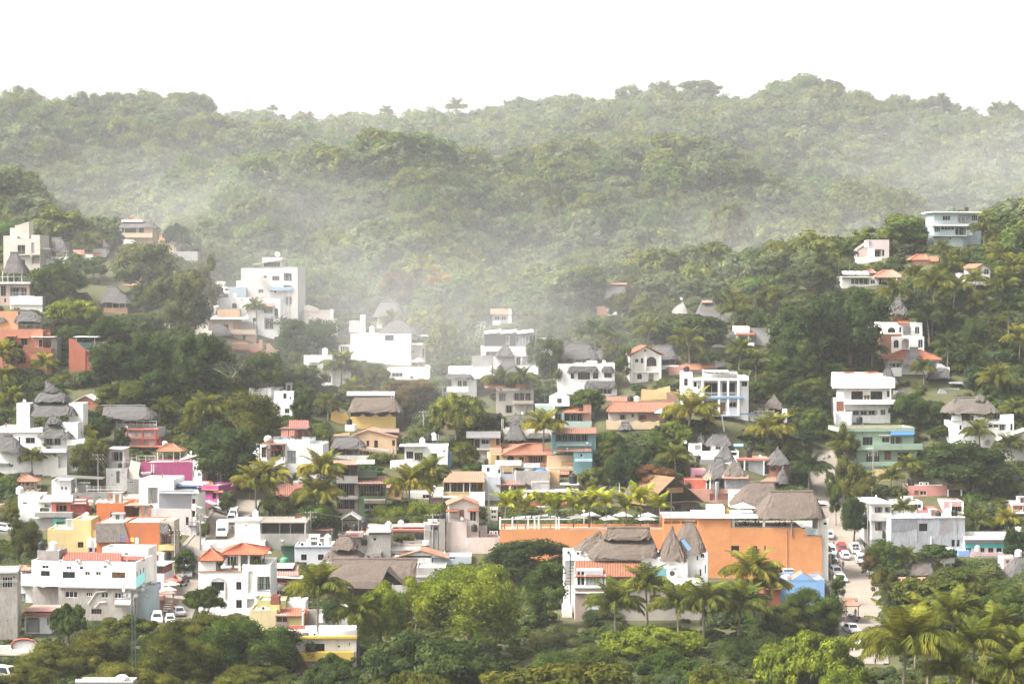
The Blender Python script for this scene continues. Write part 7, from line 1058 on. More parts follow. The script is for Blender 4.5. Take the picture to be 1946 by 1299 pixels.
m=MB(); q=b.loc(888,1265,1); m.lathe([(.9,0),(.8,.3),(.5,.52),(.1,.62)],12,(q[0],1.2,q[1])); m.obj('dome_vent','plaster',b.root,OFFW)
b=B(H3,625,705,150,'small thatched hut on the skyline of the far hill','the skyline hut',name='hut',cat='hut',Y=1178); b.thatch(618,712,128,90,660,668,-1,9,(0.222,0.2,0.178,1)); b.posts((635,665,695),150,126,(1,),.4,WOOD); b.box(632,700,None,131,6,1,(0.222,0.2,0.178,1))
b=B(T11,0,330,215,'rubble terrace walls of an empty lot with parked motorbike','the empty lot',name='terrace_wall',cat='wall'); b.wall([(-40,215),(-40,190),(120,195),(235,205),(235,230)],0,.5,CONC,'wall','concrete'); b.wall([(25,110),(25,50),(110,55),(110,45),(190,50),(200,110)],8,.5,C(170,165,160),'wall','concrete'); b.wall([(-40,75),(-40,0),(18,-10),(20,70)],4,2,(.25,.17,.14,1),'brick_pier','concrete')
b=B(T11,280,420,330,'concrete tank stand beside the pale yellow house','the tank stand',name='tank_stand',cat='stand',dY=3); b.box(275,425,None,330,3,0,CONC,[O_(290,340,330,385,dep=1.2),O_(345,340,400,385,dep=1.2)],mat='concrete')
# ---------------------------------------------------------------- streets
def street(name, pts, hw, col, label, mat='road', lift=.06, kerb=True, dens=6):
    P_ = [hit(u, v) for u, v in pts]; Q = []
    for a, b_ in zip(P_, P_[1:]):
        for k in range(dens): Q.append(a+(b_-a)*k/dens)
    Q.append(P_[-1]); Q = np.array(Q)
    for _ in range(8): Q[1:-1] = .25*Q[:-2]+.5*Q[1:-1]+.25*Q[2:]
    m = MB(); kb = [MB(), MB()]; prev = None
    for i, q in enumerate(Q):
        d = Q[min(i+1, len(Q)-1)]-Q[max(i-1, 0)]; n = np.array((d[1], -d[0])); n /= np.linalg.norm(n)+1e-9
        row = [(q[0]+n[0]*s, q[1]+n[1]*s, float(gz(q[0]+n[0]*s, q[1]+n[1]*s))+lift) for s in np.linspace(-hw, hw, 7)]
        zm = max(r[2] for r in row); row = [(r[0], r[1], max(r[2], zm-.35)) for r in row]
        if prev:
            for a in range(6): m.quad(prev[0][a], prev[0][a+1], row[a+1], row[a])
            for s, k in ((0, kb[0]), (6, kb[1])):
                sg = -1 if s == 0 else 1
                A, Bq = prev[0][s], row[s]; nA, nB = prev[1]*sg*.8, n*sg*.8; h = .14
                At, Bt = (A[0],A[1],A[2]+h), (Bq[0],Bq[1],Bq[2]+h); Ao, Bo = (A[0]+nA[0],A[1]+nA[1],A[2]+h), (Bq[0]+nB[0],Bq[1]+nB[1],Bq[2]+h)
                k.quad(A, Bq, Bt, At); k.quad(At, Bt, Bo, Ao); k.quad(Ao, Bo, (Bo[0],Bo[1],Bo[2]-1.5), (Ao[0],Ao[1],Ao[2]-1.5))
        prev = (row, n)
    o = m.obj(name, mat, None, col, True); o['kind'] = 'structure'; o['label'] = label
    if kerb:
        for k in kb: p = k.obj('pavement', 'concrete', None, (.20,.18,.155,1)); p['kind'] = 'structure'; p['label'] = 'worn concrete pavement with kerb along the street'
    for q in Q: FOOT.append((q[0], q[1], hw+1.5, 4))
    global STREETPX
    for a, b_ in zip(pts, pts[1:]): KEEP.append((min(a[0],b_[0])-14, max(a[0],b_[0])+14, min(a[1],b_[1]), max(a[1],b_[1]), hit((a[0]+b_[0])/2, max(a[1],b_[1]))[1]))
    return Q
S_E = street('street', [(1640,1262),(1640,1230),(1639,1195),(1637,1150),(1631,1117),(1624,1090),(1616,1064),(1606,1038),(1597,1012),(1588,985),(1572,950),(1567,915),(1571,885),(1574,862)], 2.9, (.215,.185,.152,1), 'dusty concrete street running uphill past the orange restaurant')
S_W = street('street', [(300,1205),(312,1180),(324,1152),(336,1124),(350,1100),(366,1074),(382,1050),(402,1025),(424,1000),(437,984),(446,966),(455,950)], 3.6, (.215,.185,.152,1), 'dusty concrete street between the shops of the lower town')
street('lane', [(386,640),(392,610),(398,585),(405,560),(415,540)], 2.0, (.28,.25,.22,1), 'narrow lane climbing beside the peach retaining wall', kerb=False)
# ---------------------------------------------------------------- vehicles and people on the streets
WC=(.72,.72,.71,1); SV=(.42,.43,.44,1); GC=(.12,.12,.13,1); RC=(.28,.035,.03,1)
Z6=(1560,980,9.99); Z7=(1560,1100,9.27); Z8=(340,930,9.99); Z5=(250,1080,11.8)
car(Z6,155,410,176,'sedan',SV,'silver car parked by the kerb at the top of the restaurant side'); car(Z6,395,670,178,'suv',RC,'dark red car driving away behind the small white one'); car(Z6,455,808,180,'hatch',WC,'small white car driving uphill in the middle of the street')
car(Z6,650,685,178,'pickup',WC,'white pickup parked under the leaning street tree'); car(Z6,750,880,175,'suv',WC,'white car with dark windows parked on the garden side'); car(Z6,190,740,2,'suv',WC,'white van-like car parked beside the orange wall'); car(Z6,200,860,4,'sedan',(.30,.33,.37,1),'grey blue car parked beside the orange wall'); car(Z6,285,1130,5,'suv',WC,'white car parked near the sky blue house'); car(Z6,370,1250,6,'sedan',WC,'white sedan parked against the palm bush below the orange wall'); car(Z6,960,1120,172,'suv',(.55,.56,.50,1),'pale green car parked under the garden trees')
car(Z6,110,760,2,'van',(.55,.55,.54,1),'pale grey delivery van half behind the orange wall')
car(Z7,535,945,14,'sedan',WC,'white sedan with dark bumper turning out by the stall'); car(Z7,830,1195,-60,'hatch',SV,'silver hatchback leaving under the big palm')
car(Z8,1040,530,2,'suv',WC,'white car coming down past the small magenta house'); car(Z8,1000,610,2,'sedan',(.66,.67,.68,1),'pale silver car just ahead of the white one')
car(T11,1385,400,15,'suv',GC,'dark car at the top of the lower shop street'); car(T11,1370,455,12,'sedan',SV,'silver car following down the lower shop street'); car(T11,1360,512,10,'suv',WC,'white car parked by the red market awning'); car(T11,1145,855,8,'suv',WC,'white pickup-like car at the foot of the shop street'); car(T11,1240,862,10,'hatch',(.75,.74,.72,1),'cream white car beside the terrace tables'); car(T11,1300,800,200,'sedan',SV,'silver car shaded by the leafy branch'); car(T11,40,190,70,'hatch',WC,'white car parked on the empty lot'); car(T11,30,1275,60,'van',(.5,.47,.42,1),'beige van beneath the entrance canopy')
car(T2,105,498,30,'sedan',WC,'white car parked on the steep lane below the wall'); car(T2,190,395,30,'suv',WC,'white car parked higher on the steep lane'); car(T4,1330,690,80,'suv',SV,'grey car parked under the great dark tree'); car(T4,1395,680,80,'sedan',GC,'dark car parked beside the grey one under the great tree')
# a box truck on the lower street
p = hit(*px(Z8,815,925)); r = empty('box_truck', p, R(4)); m = MB(); m.box(-1.05,1.05,.2,4.6,.75,3.1); m.obj('cargo_box','paint',r,WC); m = MB(); m.box(-1.0,1.0,-1.3,.1,.5,1.35); m.quad((-1.0,-1.3,1.35),(1.0,-1.3,1.35),(.92,-.75,2.2),(-.92,-.75,2.2)); m.box(-.92,.92,-.75,.1,1.35,2.2); m.obj('cab','carpaint',r,WC); m = MB(); m.quad((-.86,-1.24,1.46),(.86,-1.24,1.46),(.8,-.8,2.12),(-.8,-.8,2.12)); m.obj('windscreen','glass',r,GD)
for x in (-1,1):
    for y in (-.6,3.4): m = MB(); m.tube([(x*.75,y,.42),(x*1.03,y,.42)],.42,12); m.obj('wheel','plastic',r,BLACK)
m = MB(); m.box(-1,1,-1.42,-1.3,.4,.62); m.obj('bumper','plastic',r,GREY); tag(r,'white box truck stopped in the lower shop street','truck')
for i,(T,x,v,pose,rz,c,lb) in enumerate(((Z6,362,1030,'walk',2.2,(.6,.3,.3,1),'person in red top walking on the street beside the white parked car'),(Z6,420,1018,'walk',3.0,(.04,.04,.05,1),'person in black clothes bending in the street'),(Z6,325,970,'stand',1.2,(.7,.7,.7,1),'person in white shirt at the kerb by the parked cars'),(Z6,315,825,'walk',0,(.10,.08,.09,1),'person in dark dress walking along the kerb'),(Z6,238,590,'walk',.4,(.35,.2,.15,1),'person in brown walking by the silver car'),(Z6,665,715,'stand',1,(.65,.5,.4,1),'person in beige beside the white pickup'),
    (T10,1695,455,'stand',.3,(.45,.5,.6,1),'person in pale blue at the top of the street'),(T10,1728,452,'stand',.5,(.5,.5,.55,1),'person in grey at the top of the street'),(T10,1742,455,'stand',3,(.05,.05,.06,1),'person in black at the top of the street'),(Z7,465,740,'stand',1.5,(.7,.7,.7,1),'person in white standing at the thatched street stall'),(Z7,610,690,'stand',2.5,(.1,.05,.05,1),'person in dark clothes beside the scooters'),(Z5,935,690,'stand',1.0,(.05,.06,.05,1),'person in dark green by the terrace parasols'),(Z5,1190,380,'walk',.8,(.1,.1,.1,1),'person in black walking below the red awning'),(Z8,1015,850,'stand',1,(.05,.05,.05,1),'person in black beside the box truck'))):
    person(hit(*px(T,x,v)),pose,rz,c,lb)
# scooters
def scooter(T,u,v,rz,col,label):
    p=hit(*px(T,u,v)); r=empty('motor_scooter',p,rz); m=MB(); m.tube([(0,-.55,.55),(0,-.35,.42),(0,.2,.42),(0,.55,.62)],[.10,.16,.18,.10],8); m.obj('body','carpaint',r,col); m=MB(); m.box(-.13,.13,-.05,.6,.68,.8); m.obj('seat','plastic',r,BLACK); m=MB(); m.tube([(0,-.62,.3),(0,-.45,1.0)],.04,6); m.tube([(-.33,-.42,1.02),(.33,-.42,1.02)],.03,6); m.obj('handlebar','metal',r,GREY)
    for y in (-.62,.58): m=MB(); m.tube([(-.06,y,.27),(.06,y,.27)],.27,12); m.obj('wheel','plastic',r,BLACK)
    tag(r,label,'scooter','scooters parked along the streets')
for i,(T,x,v) in enumerate(((Z6,850,1100),(Z6,800,960),(Z7,560,760),(Z7,610,720),(Z7,530,700),(Z5,1200,330),(Z5,1160,420),(Z5,1230,250),(Z5,1390,170),(T11,45,185))):
    scooter(T,x,v,1.3+i*.2,(BLACK,RC,SV,(.05,.05,.08,1))[i%4],('black','red','silver','dark blue')[i%4]+' motor scooter parked near '+near_name(*hit(*px(T,x,v))[:2]))
# thatched street stall, awnings, terrace parasols and tables of the lower streets
b=B(Z7,330,690,780,'brown tiled street stall with timber posts','the street stall',name='street_stall',cat='stall',keep=False); b.tile(340,690,470,385,-1,4,'hip',(.30,.17,.12,1),(420,560)); b.tile(400,650,380,330,3,3,'shed',(.24,.14,.10,1)); b.posts((360,450,660),760,470,(0,3),.14,WOOD); b.box(370,620,None,690,2,1,(.10,.08,.10,1))
b=B(Z5,750,1130,350,'red market awning over the pavement of the shop street','the red awning',name='market_awning',cat='awning',keep=False); m=MB()
A=[b.loc(*q,0) for q in ((755,180),(1000,310),(1110,260),(930,150))]; m.quad(*[(x,yy,z) for (x,z),yy in zip(A,(2,-1.5,-1.5,2))]); o=m.obj('canopy','fabric',b.root,(.50,.07,.05,1)); sm=o.modifiers.new('s','SOLIDIFY'); sm.thickness=.05; b.posts((870,985,1100),380,290,(-1.2,),.08,GREY)
b=B(Z5,430,760,800,'terracotta coloured canvas roof over cafe tables','the cafe canopy',name='cafe_canopy',cat='awning',keep=False); b.tile(440,760,690,480,-1,6,'shed',(.45,.25,.19,1),(500,760),'canopy','fabric',.015,1); b.posts((460,580,740),900,660,(-.8,4),.12,WOOD)
for i,(x,v,c) in enumerate(((910,520,(.5,.10,.08,1)),(900,600,(.62,.42,.30,1)),(830,720,(.60,.44,.36,1)),(790,790,(.58,.42,.36,1)))):
    umbrella(hit(*px(Z5,x,v)),3.0,2.5,c,('bright red cafe parasol beside the red awning','beige cafe parasol below the red one','pink beige cafe parasol near the terrace tables','faded pink parasol over the first terrace table')[i],pitch=.2)
for i in range(11):
    x,v=(760+(i%2)*70+(4-i//2)*14, 790+(i//2)*52); p=hit(*px(Z5,x,v)); r=empty('cafe_table',p,.3); m=MB(); m.lathe([(.45,.70),(.45,.74)],12); m.obj('tabletop','paint',r,(.6,.5,.42,1) if i%3 else WC); m=MB(); m.lathe([(.25,0),(.05,.06),(.05,.7)],8); m.obj('pedestal','metal',r,DARK); tag(r,'small round cafe table beside the shop street kerb','table','cafe tables along the shop street')
    for s in (-1,1):
        r=empty('cafe_chair',(p[0]+s*.75,p[1]+.1,p[2]),s*1.5); m=MB(); m.box(-.22,.22,-.22,.22,.42,.47); m.obj('seat','paint',r,(.30,.11,.06,1)); m=MB(); m.box(-.22,.22,.19,.23,.47,.95); m.obj('backrest','paint',r,(.30,.11,.06,1))
        for a in (-.19,.19):
            for c_ in (-.19,.19): m=MB(); m.box(a-.02,a+.02,c_-.02,c_+.02,0,.42); m.obj('leg','paint',r,(.2,.08,.05,1))
        tag(r,'red brown wooden chair at the shop street cafe tables','chair','cafe chairs along the shop street')
# ---------------------------------------------------------------- masts, poles and cables
b=B(T11,930,1010,1180,'green lattice floodlight mast with a crown of round lamps','the floodlight mast',name='floodlight_mast',cat='floodlight',keep=False,Y=286); m=MB()
x0,z0=b.loc(958,1180,0); x1,_=b.loc(986,1180,0); z0=float(gz(b.p[0],b.p[1]))-b.p[2]-.5; _,z1=b.loc(970,620,0); w_=x1-x0
for sx in (0,1):
    for sy in (0,1): m.tube([(x0+sx*w_,sy*w_,z0),(x0+w_*(.15+.7*sx),w_*(.15+.7*sy),z1)],.035,5)
n=15
for i in range(n):
    za,zb=z0+(z1-z0)*i/n,z0+(z1-z0)*(i+1)/n
    for q in (0,1): m.tube([(x0,q*w_,za),(x1,q*w_,zb)],.014,4); m.tube([(x1,q*w_,za),(x0,q*w_,zb)],.014,4)
    m.tube([(x0,0,za),(x0,w_,zb)],.014,4); m.tube([(x1,0,za),(x1,w_,zb)],.014,4)
m.obj('lattice_tower','metal',b.root,(.09,.13,.12,1)); 
for j,(ca,cb,v) in enumerate(((895,1060,655),(905,1050,615))):
    m=MB(); p,q=b.loc(ca,v,0),b.loc(cb,v,0); m.box(p[0],q[0],0,.15,p[1]-.05,p[1]+.05); m.obj('cross_arm','metal',b.root,GREY)
for i,(u,v) in enumerate(((905,578),(912,615),(915,655),(945,655),(995,655),(1042,615),(1045,578),(1068,655))):
    m=MB(); m.lathe([(.12,0),(.26,.12),(.32,.26),(.32,.3)],12); o=m.obj('lamp','metal',b.root,GREY); x,z=b.loc(u,v,-.2); o.location=(x,-.2,z); o.rotation_euler=(R(80),0,(i-4)*.2); g=MB(); g.lathe([(.29,.305),(.29,.31)],12); g.obj('lens','glass',o,(.22,.23,.23,1))
b=B(T9,495,525,1130,'slender grey lattice antenna mast among the roofs','the antenna mast',name='antenna_mast',cat='antenna',keep=False); m=MB(); x0,z0=b.loc(502,1130,0); x1=b.loc(520,1130,0)[0]; z1=b.loc(510,560,0)[1]
for i in range(3): a=i*2.09; m.tube([((x0+x1)/2+.25*math.cos(a),.25*math.sin(a),z0-2),((x0+x1)/2+.18*math.cos(a),.18*math.sin(a),z1)],.035,5)
for i in range(26):
    z=z0+(z1-z0)*i/26
    for k in range(3): a=k*2.09; c_=(k+1)*2.09; X=(x0+x1)/2; m.tube([(X+.22*math.cos(a),.22*math.sin(a),z),(X+.22*math.cos(c_),.22*math.sin(c_),z+(z1-z0)/26)],.02,4)
m.obj('lattice','metal',b.root,LGREY); m=MB(); m.tube([((x0+x1)/2,0,z1),((x0+x1)/2,0,z1+3)],.03,5); m.obj('whip','metal',b.root,LGREY)
POLES={}
def pole(key,T,u,vb,vt,label,arms=2,col=CONC,w=.3):
    b=B(T,u-5,u+5,vb,label,'the utility pole',name='utility_pole',cat='pole',keep=False); BLD.remove(b); b.post(u,vb+25,vt,0,w,col,'shaft',True); ends=[]
    for k in range(arms):
        x,z=b.loc(u,vt,0); z-=.35+k*.9; m=MB(); m.box(x-1.1,x+1.1,-.06,.06,z-.06,z+.06); a=m.obj('cross_arm','bark',b.root,WOOD)
        for s in (-1,-.4,.4,1): q=MB(); q.lathe([(.05,0),(.08,.06),(.05,.16)],8,(x+s,0,z+.06)); q.obj('insulator','plastic',a,OFFW); ends.append(b.world(x+s,0,z+.2))
    POLES[key]=ends
pole('a',T8,1612,400,238,'tall utility pole with crossarms above the beige gabled house'); pole('b',T3,455,420,358,'leaning utility pole on the upper slope near the small tile house',1); pole('c',T3,165,1000,845,'utility pole beside the pool house',1); pole('d',T9,20,430,240,'utility pole in front of the dusty slope',1); pole('e',T8,1800,500,415,'short utility pole with thin wires by the blue door house',1); pole('f',T8,1380,600,520,'utility pole near the thatched deck',1)
pole('g',T14,175,520,200,'slim post standing before the orange restaurant deck',0,LGREY,.2)
pole('h',Z6,190,980,700,'street pole beside the parked cars of the orange restaurant',2); pole('i',Z6,890,930,700,'street pole under the garden trees of the restaurant street',2); pole('j',Z7,330,880,520,'leaning street pole by the street stall',1); pole('k',T11,1275,520,170,'utility pole beside the orange hotel balconies',2); pole('l',T11,1460,330,60,'utility pole at the bend of the shop street',2); pole('m',T12,730,260,40,'utility pole behind the salmon shed',2); pole('n',T12,1620,330,60,'utility pole behind the concrete pier',2); pole('o',T7,740,1010,720,'utility pole by the railed terrace',2); pole('p',T6,690,1180,930,'utility pole below the mint green house',2)
def cable(a,b_,sag,label):
    m=MB(); a,b_=Vector(a),Vector(b_); m.tube([a.lerp(b_,t)-Vector((0,0,sag*4*t*(1-t))) for t in np.linspace(0,1,14)],.018,4); o=m.obj('power_cable','plastic',None,(.16,.155,.15,1)); tag(o,label,'cable')
for i in range(4):
    cable(POLES['a'][i],POLES['f'][i],.6,'power cable strung from the tall utility pole down to the thatched deck'); cable(POLES['b'][i],POLES['c'][i],1.2,'power cable hanging down the dusty slope near the pool house'); cable(POLES['c'][i],POLES['a'][i+4],1.5,'power cable between the pool house pole and the tall pole')
for a_,b2,lb in (('h','i','across the restaurant street'),('h','j','down the restaurant street'),('k','l','along the shop street'),('l','m','over the workshop roof'),('m','n','over the tank roofs'),('k','o','up to the railed terrace'),('i','p','up past the grey block'),('n','h','above the orange restaurant terrace')):
    for i in range(4): cable(POLES[a_][i%len(POLES[a_])],POLES[b2][i%len(POLES[b2])],.9+.2*i,'power cable strung '+lb)
for lb in [k for k in USED if k.startswith('power cable')]:
    for o in USED[lb]: o['group']='power cables'
b=B(T3,380,540,640,'scaffold of thin poles and wires climbing the dusty slope','the wire frame',name='wire_frame',cat='frame',keep=False); BLD.remove(b); m=MB()
L0=[(348,650),(385,560),(412,460),(430,390),(480,360)]; L1=[(365,650),(428,620),(462,500),(478,390),(528,385)]
for PL in (L0,L1,[((a+c)/2,(b2+d)/2) for (a,b2),(c,d) in zip(L0,L1)]): m.tube([(b.loc(u,v,i*2.)[0],i*2.,b.loc(u,v,i*2.)[1]) for i,(u,v) in enumerate(PL)],.03,4)
for i in range(13):
    t=i/12*3.999; k=int(t); f=t-k; q=[]
    for PL in (L0,L1): u=PL[k][0]*(1-f)+PL[k+1][0]*f; v=PL[k][1]*(1-f)+PL[k+1][1]*f; o_=(k+f)*2.; q.append((b.loc(u,v,o_)[0],o_,b.loc(u,v,o_)[1]))
    m.tube(q,.022,4)
m.obj('pole_frame','metal',b.root,C(225,220,215))
for (T,u,vt,vb,col,lb) in ((T1,1280,930,1010,WHITE,'white chimney post standing among dark trees'),(T9,1232,1000,1230,C(225,200,190),'thin pale flagpole rising in front of the orange wall'),(T13,420,40,250,OFFW,'thin pale pole rising above the dark tree')):
    b=B(T,u-5,u+5,vb,lb,'the post',name='post',cat='post',keep=False); BLD.remove(b); b.post(u,vb+20,vt,0,.35 if T is T1 else .12,col,'shaft',T is not T1); m=MB(); x,z=b.loc(u,vt,0); m.lathe([(.25,0),(.25,.1),(.1,.2)],8,(x,0,z)); m.obj('cap','paint',b.root,col)
for (T,u,v,r_,lb) in ((T13,325,255,16,'white globe lamp above the dark tree by the thatched hotel'),(T9,766,258,9,'white globe lamp near the shaded villa'),(T10,562,882,9,'white globe lamp beside the open gable palapa')):
    p=hit(*px(T,u,v+90)); Y=p[1]; q=at_depth(*px(T,u,v),Y); s=r_/T[2]*Y/F; o=empty('globe_lamp',p); m=MB(); m.tube([(0,0,0),(0,0,q[2]-p[2])],.06,6); m.obj('lamp_post','metal',o,GREY); m=MB(); m.lathe([(s*math.sin(t),q[2]-p[2]-s*math.cos(t)) for t in np.linspace(.2,3,9)],14); m.obj('globe','plastic',o,(.8,.8,.78,1),True); tag(o,lb,'lamp')

def roof_clutter():
    rnd=random.Random(21)
    for b in list(BLD):
        if project(*b.p)[1] < 760: continue
        for (x0,x1,y0,y1,z) in b.flat:
            W,D=x1-x0,y1-y0
            def spot(): return b.world(x0+W*rnd.uniform(.12,.88),y0+D*rnd.uniform(.35,.9),z)
            if rnd.random()<.55:
                p=spot(); r=empty('tv_antenna',p,rnd.random()*3); h=rnd.uniform(1.6,3.2); m=MB(); m.tube([(0,0,0),(0,0,h)],.03,5); m.obj('mast','metal',r,GREY); m=MB(); m.tube([(-.5,0,h-.1),(.5,0,h-.1)],.02,4)
                for k in range(5): m.tube([(-.45+.2*k,-.3+.04*k,h-.1),(-.45+.2*k,.3-.04*k,h-.1)],.012,4)
                m.obj('boom','metal',r,LGREY); lb='thin television antenna on the roof of '+b.short; tag(r,lb,'antenna',lb)
            if rnd.random()<.35 and W>4:
                p=spot(); r=empty('roof_hatch',p,b.yaw); w_,d_,h=rnd.uniform(1.2,2.2),rnd.uniform(1.2,2),rnd.uniform(.9,1.9); m=MB(); m.box(-w_/2,w_/2,-d_/2,d_/2,0,h); m.obj('hatch_wall','plaster',r,rnd.choice((OFFW,LGREY,CREAM,CONC))); m=MB(); m.box(-w_/2-.1,w_/2+.1,-d_/2-.1,d_/2+.1,h,h+.1); m.obj('hatch_roof','concrete',r,LGREY); m=MB(); m.box(-.35,.35,-d_/2-.02,-d_/2+.02,0,min(h*.85,1.7)); m.obj('hatch_door','paint',r,rnd.choice((WOOD,GREY,DARK))); lb='small stairhead box on the roof of '+b.short; tag(r,lb,'roof hatch',lb)
            if rnd.random()<.4:
                p=spot(); r=empty('gas_cylinder',p); m=MB(); m.lathe([(.16,0),(.18,.1),(.18,.75),(.1,.9),(.05,.95)],10); m.obj('body','metal',r,rnd.choice((LGREY,OFFW,(.3,.1,.05,1)))); m=MB(); m.lathe([(.1,.93),(.1,1.02),(.06,1.02)],8); m.obj('collar','metal',r,GREY); lb='upright gas cylinder on the roof of '+b.short; tag(r,lb,'gas cylinder',lb)
            if rnd.random()<.22 and W>5:
                r=empty('washing_line',b.world(x0+W*.15,y0+D*.6,z),b.yaw); L3=W*.6; m=MB(); m.tube([(0,0,0),(0,0,1.8)],.03,5); m.tube([(L3,0,0),(L3,0,1.8)],.03,5); m.tube([(0,0,1.75),(L3,0,1.75)],.01,4); m.obj('line_frame','metal',r,GREY)
                for k in range(int(L3/.8)):
                    if rnd.random()<.75: m=MB(); a=.3+k*.8; hh=rnd.uniform(.5,1.0); m.box(a,a+.55,-.02,.02,1.74-hh,1.74); m.obj('garment','fabric',r,rnd.choice((OFFW,(.3,.05,.05,1),(.06,.1,.3,1),(.5,.4,.1,1),(.05,.05,.06,1))))
                lb='washing line with clothes on the roof of '+b.short; tag(r,lb,'washing line',lb)
roof_clutter()
# ---------------------------------------------------------------- trees that can be told apart in the town
KA = [None]
def clear_of(u0,u1,v0,v1,Y,lim=.10):
    if KA[0] is None or len(KA[0]) != len(KEEP): KA[0] = np.array(KEEP)
    k = KA[0]; ov = np.maximum(0, np.minimum(u1,k[:,1])-np.maximum(u0,k[:,0]))*np.maximum(0, np.minimum(v1,k[:,3])-np.maximum(v0,k[:,2])); ar = np.maximum((k[:,1]-k[:,0])*(k[:,3]-k[:,2]), 1)
    return not bool(np.any((k[:,4] > Y-1) & ((ov/ar > lim) | ((ar > 3000) & (ov > 260)))))
FA = [None]
def on_foot(x,y,r,g=.4):
    if FA[0] is None or len(FA[0]) != len(FOOT): FA[0] = np.array(FOOT)
    f = FA[0]; return bool(np.any((np.abs(x-f[:,0]) < f[:,2]+r*g) & (np.abs(y-f[:,1]) < f[:,3]+r*g)))
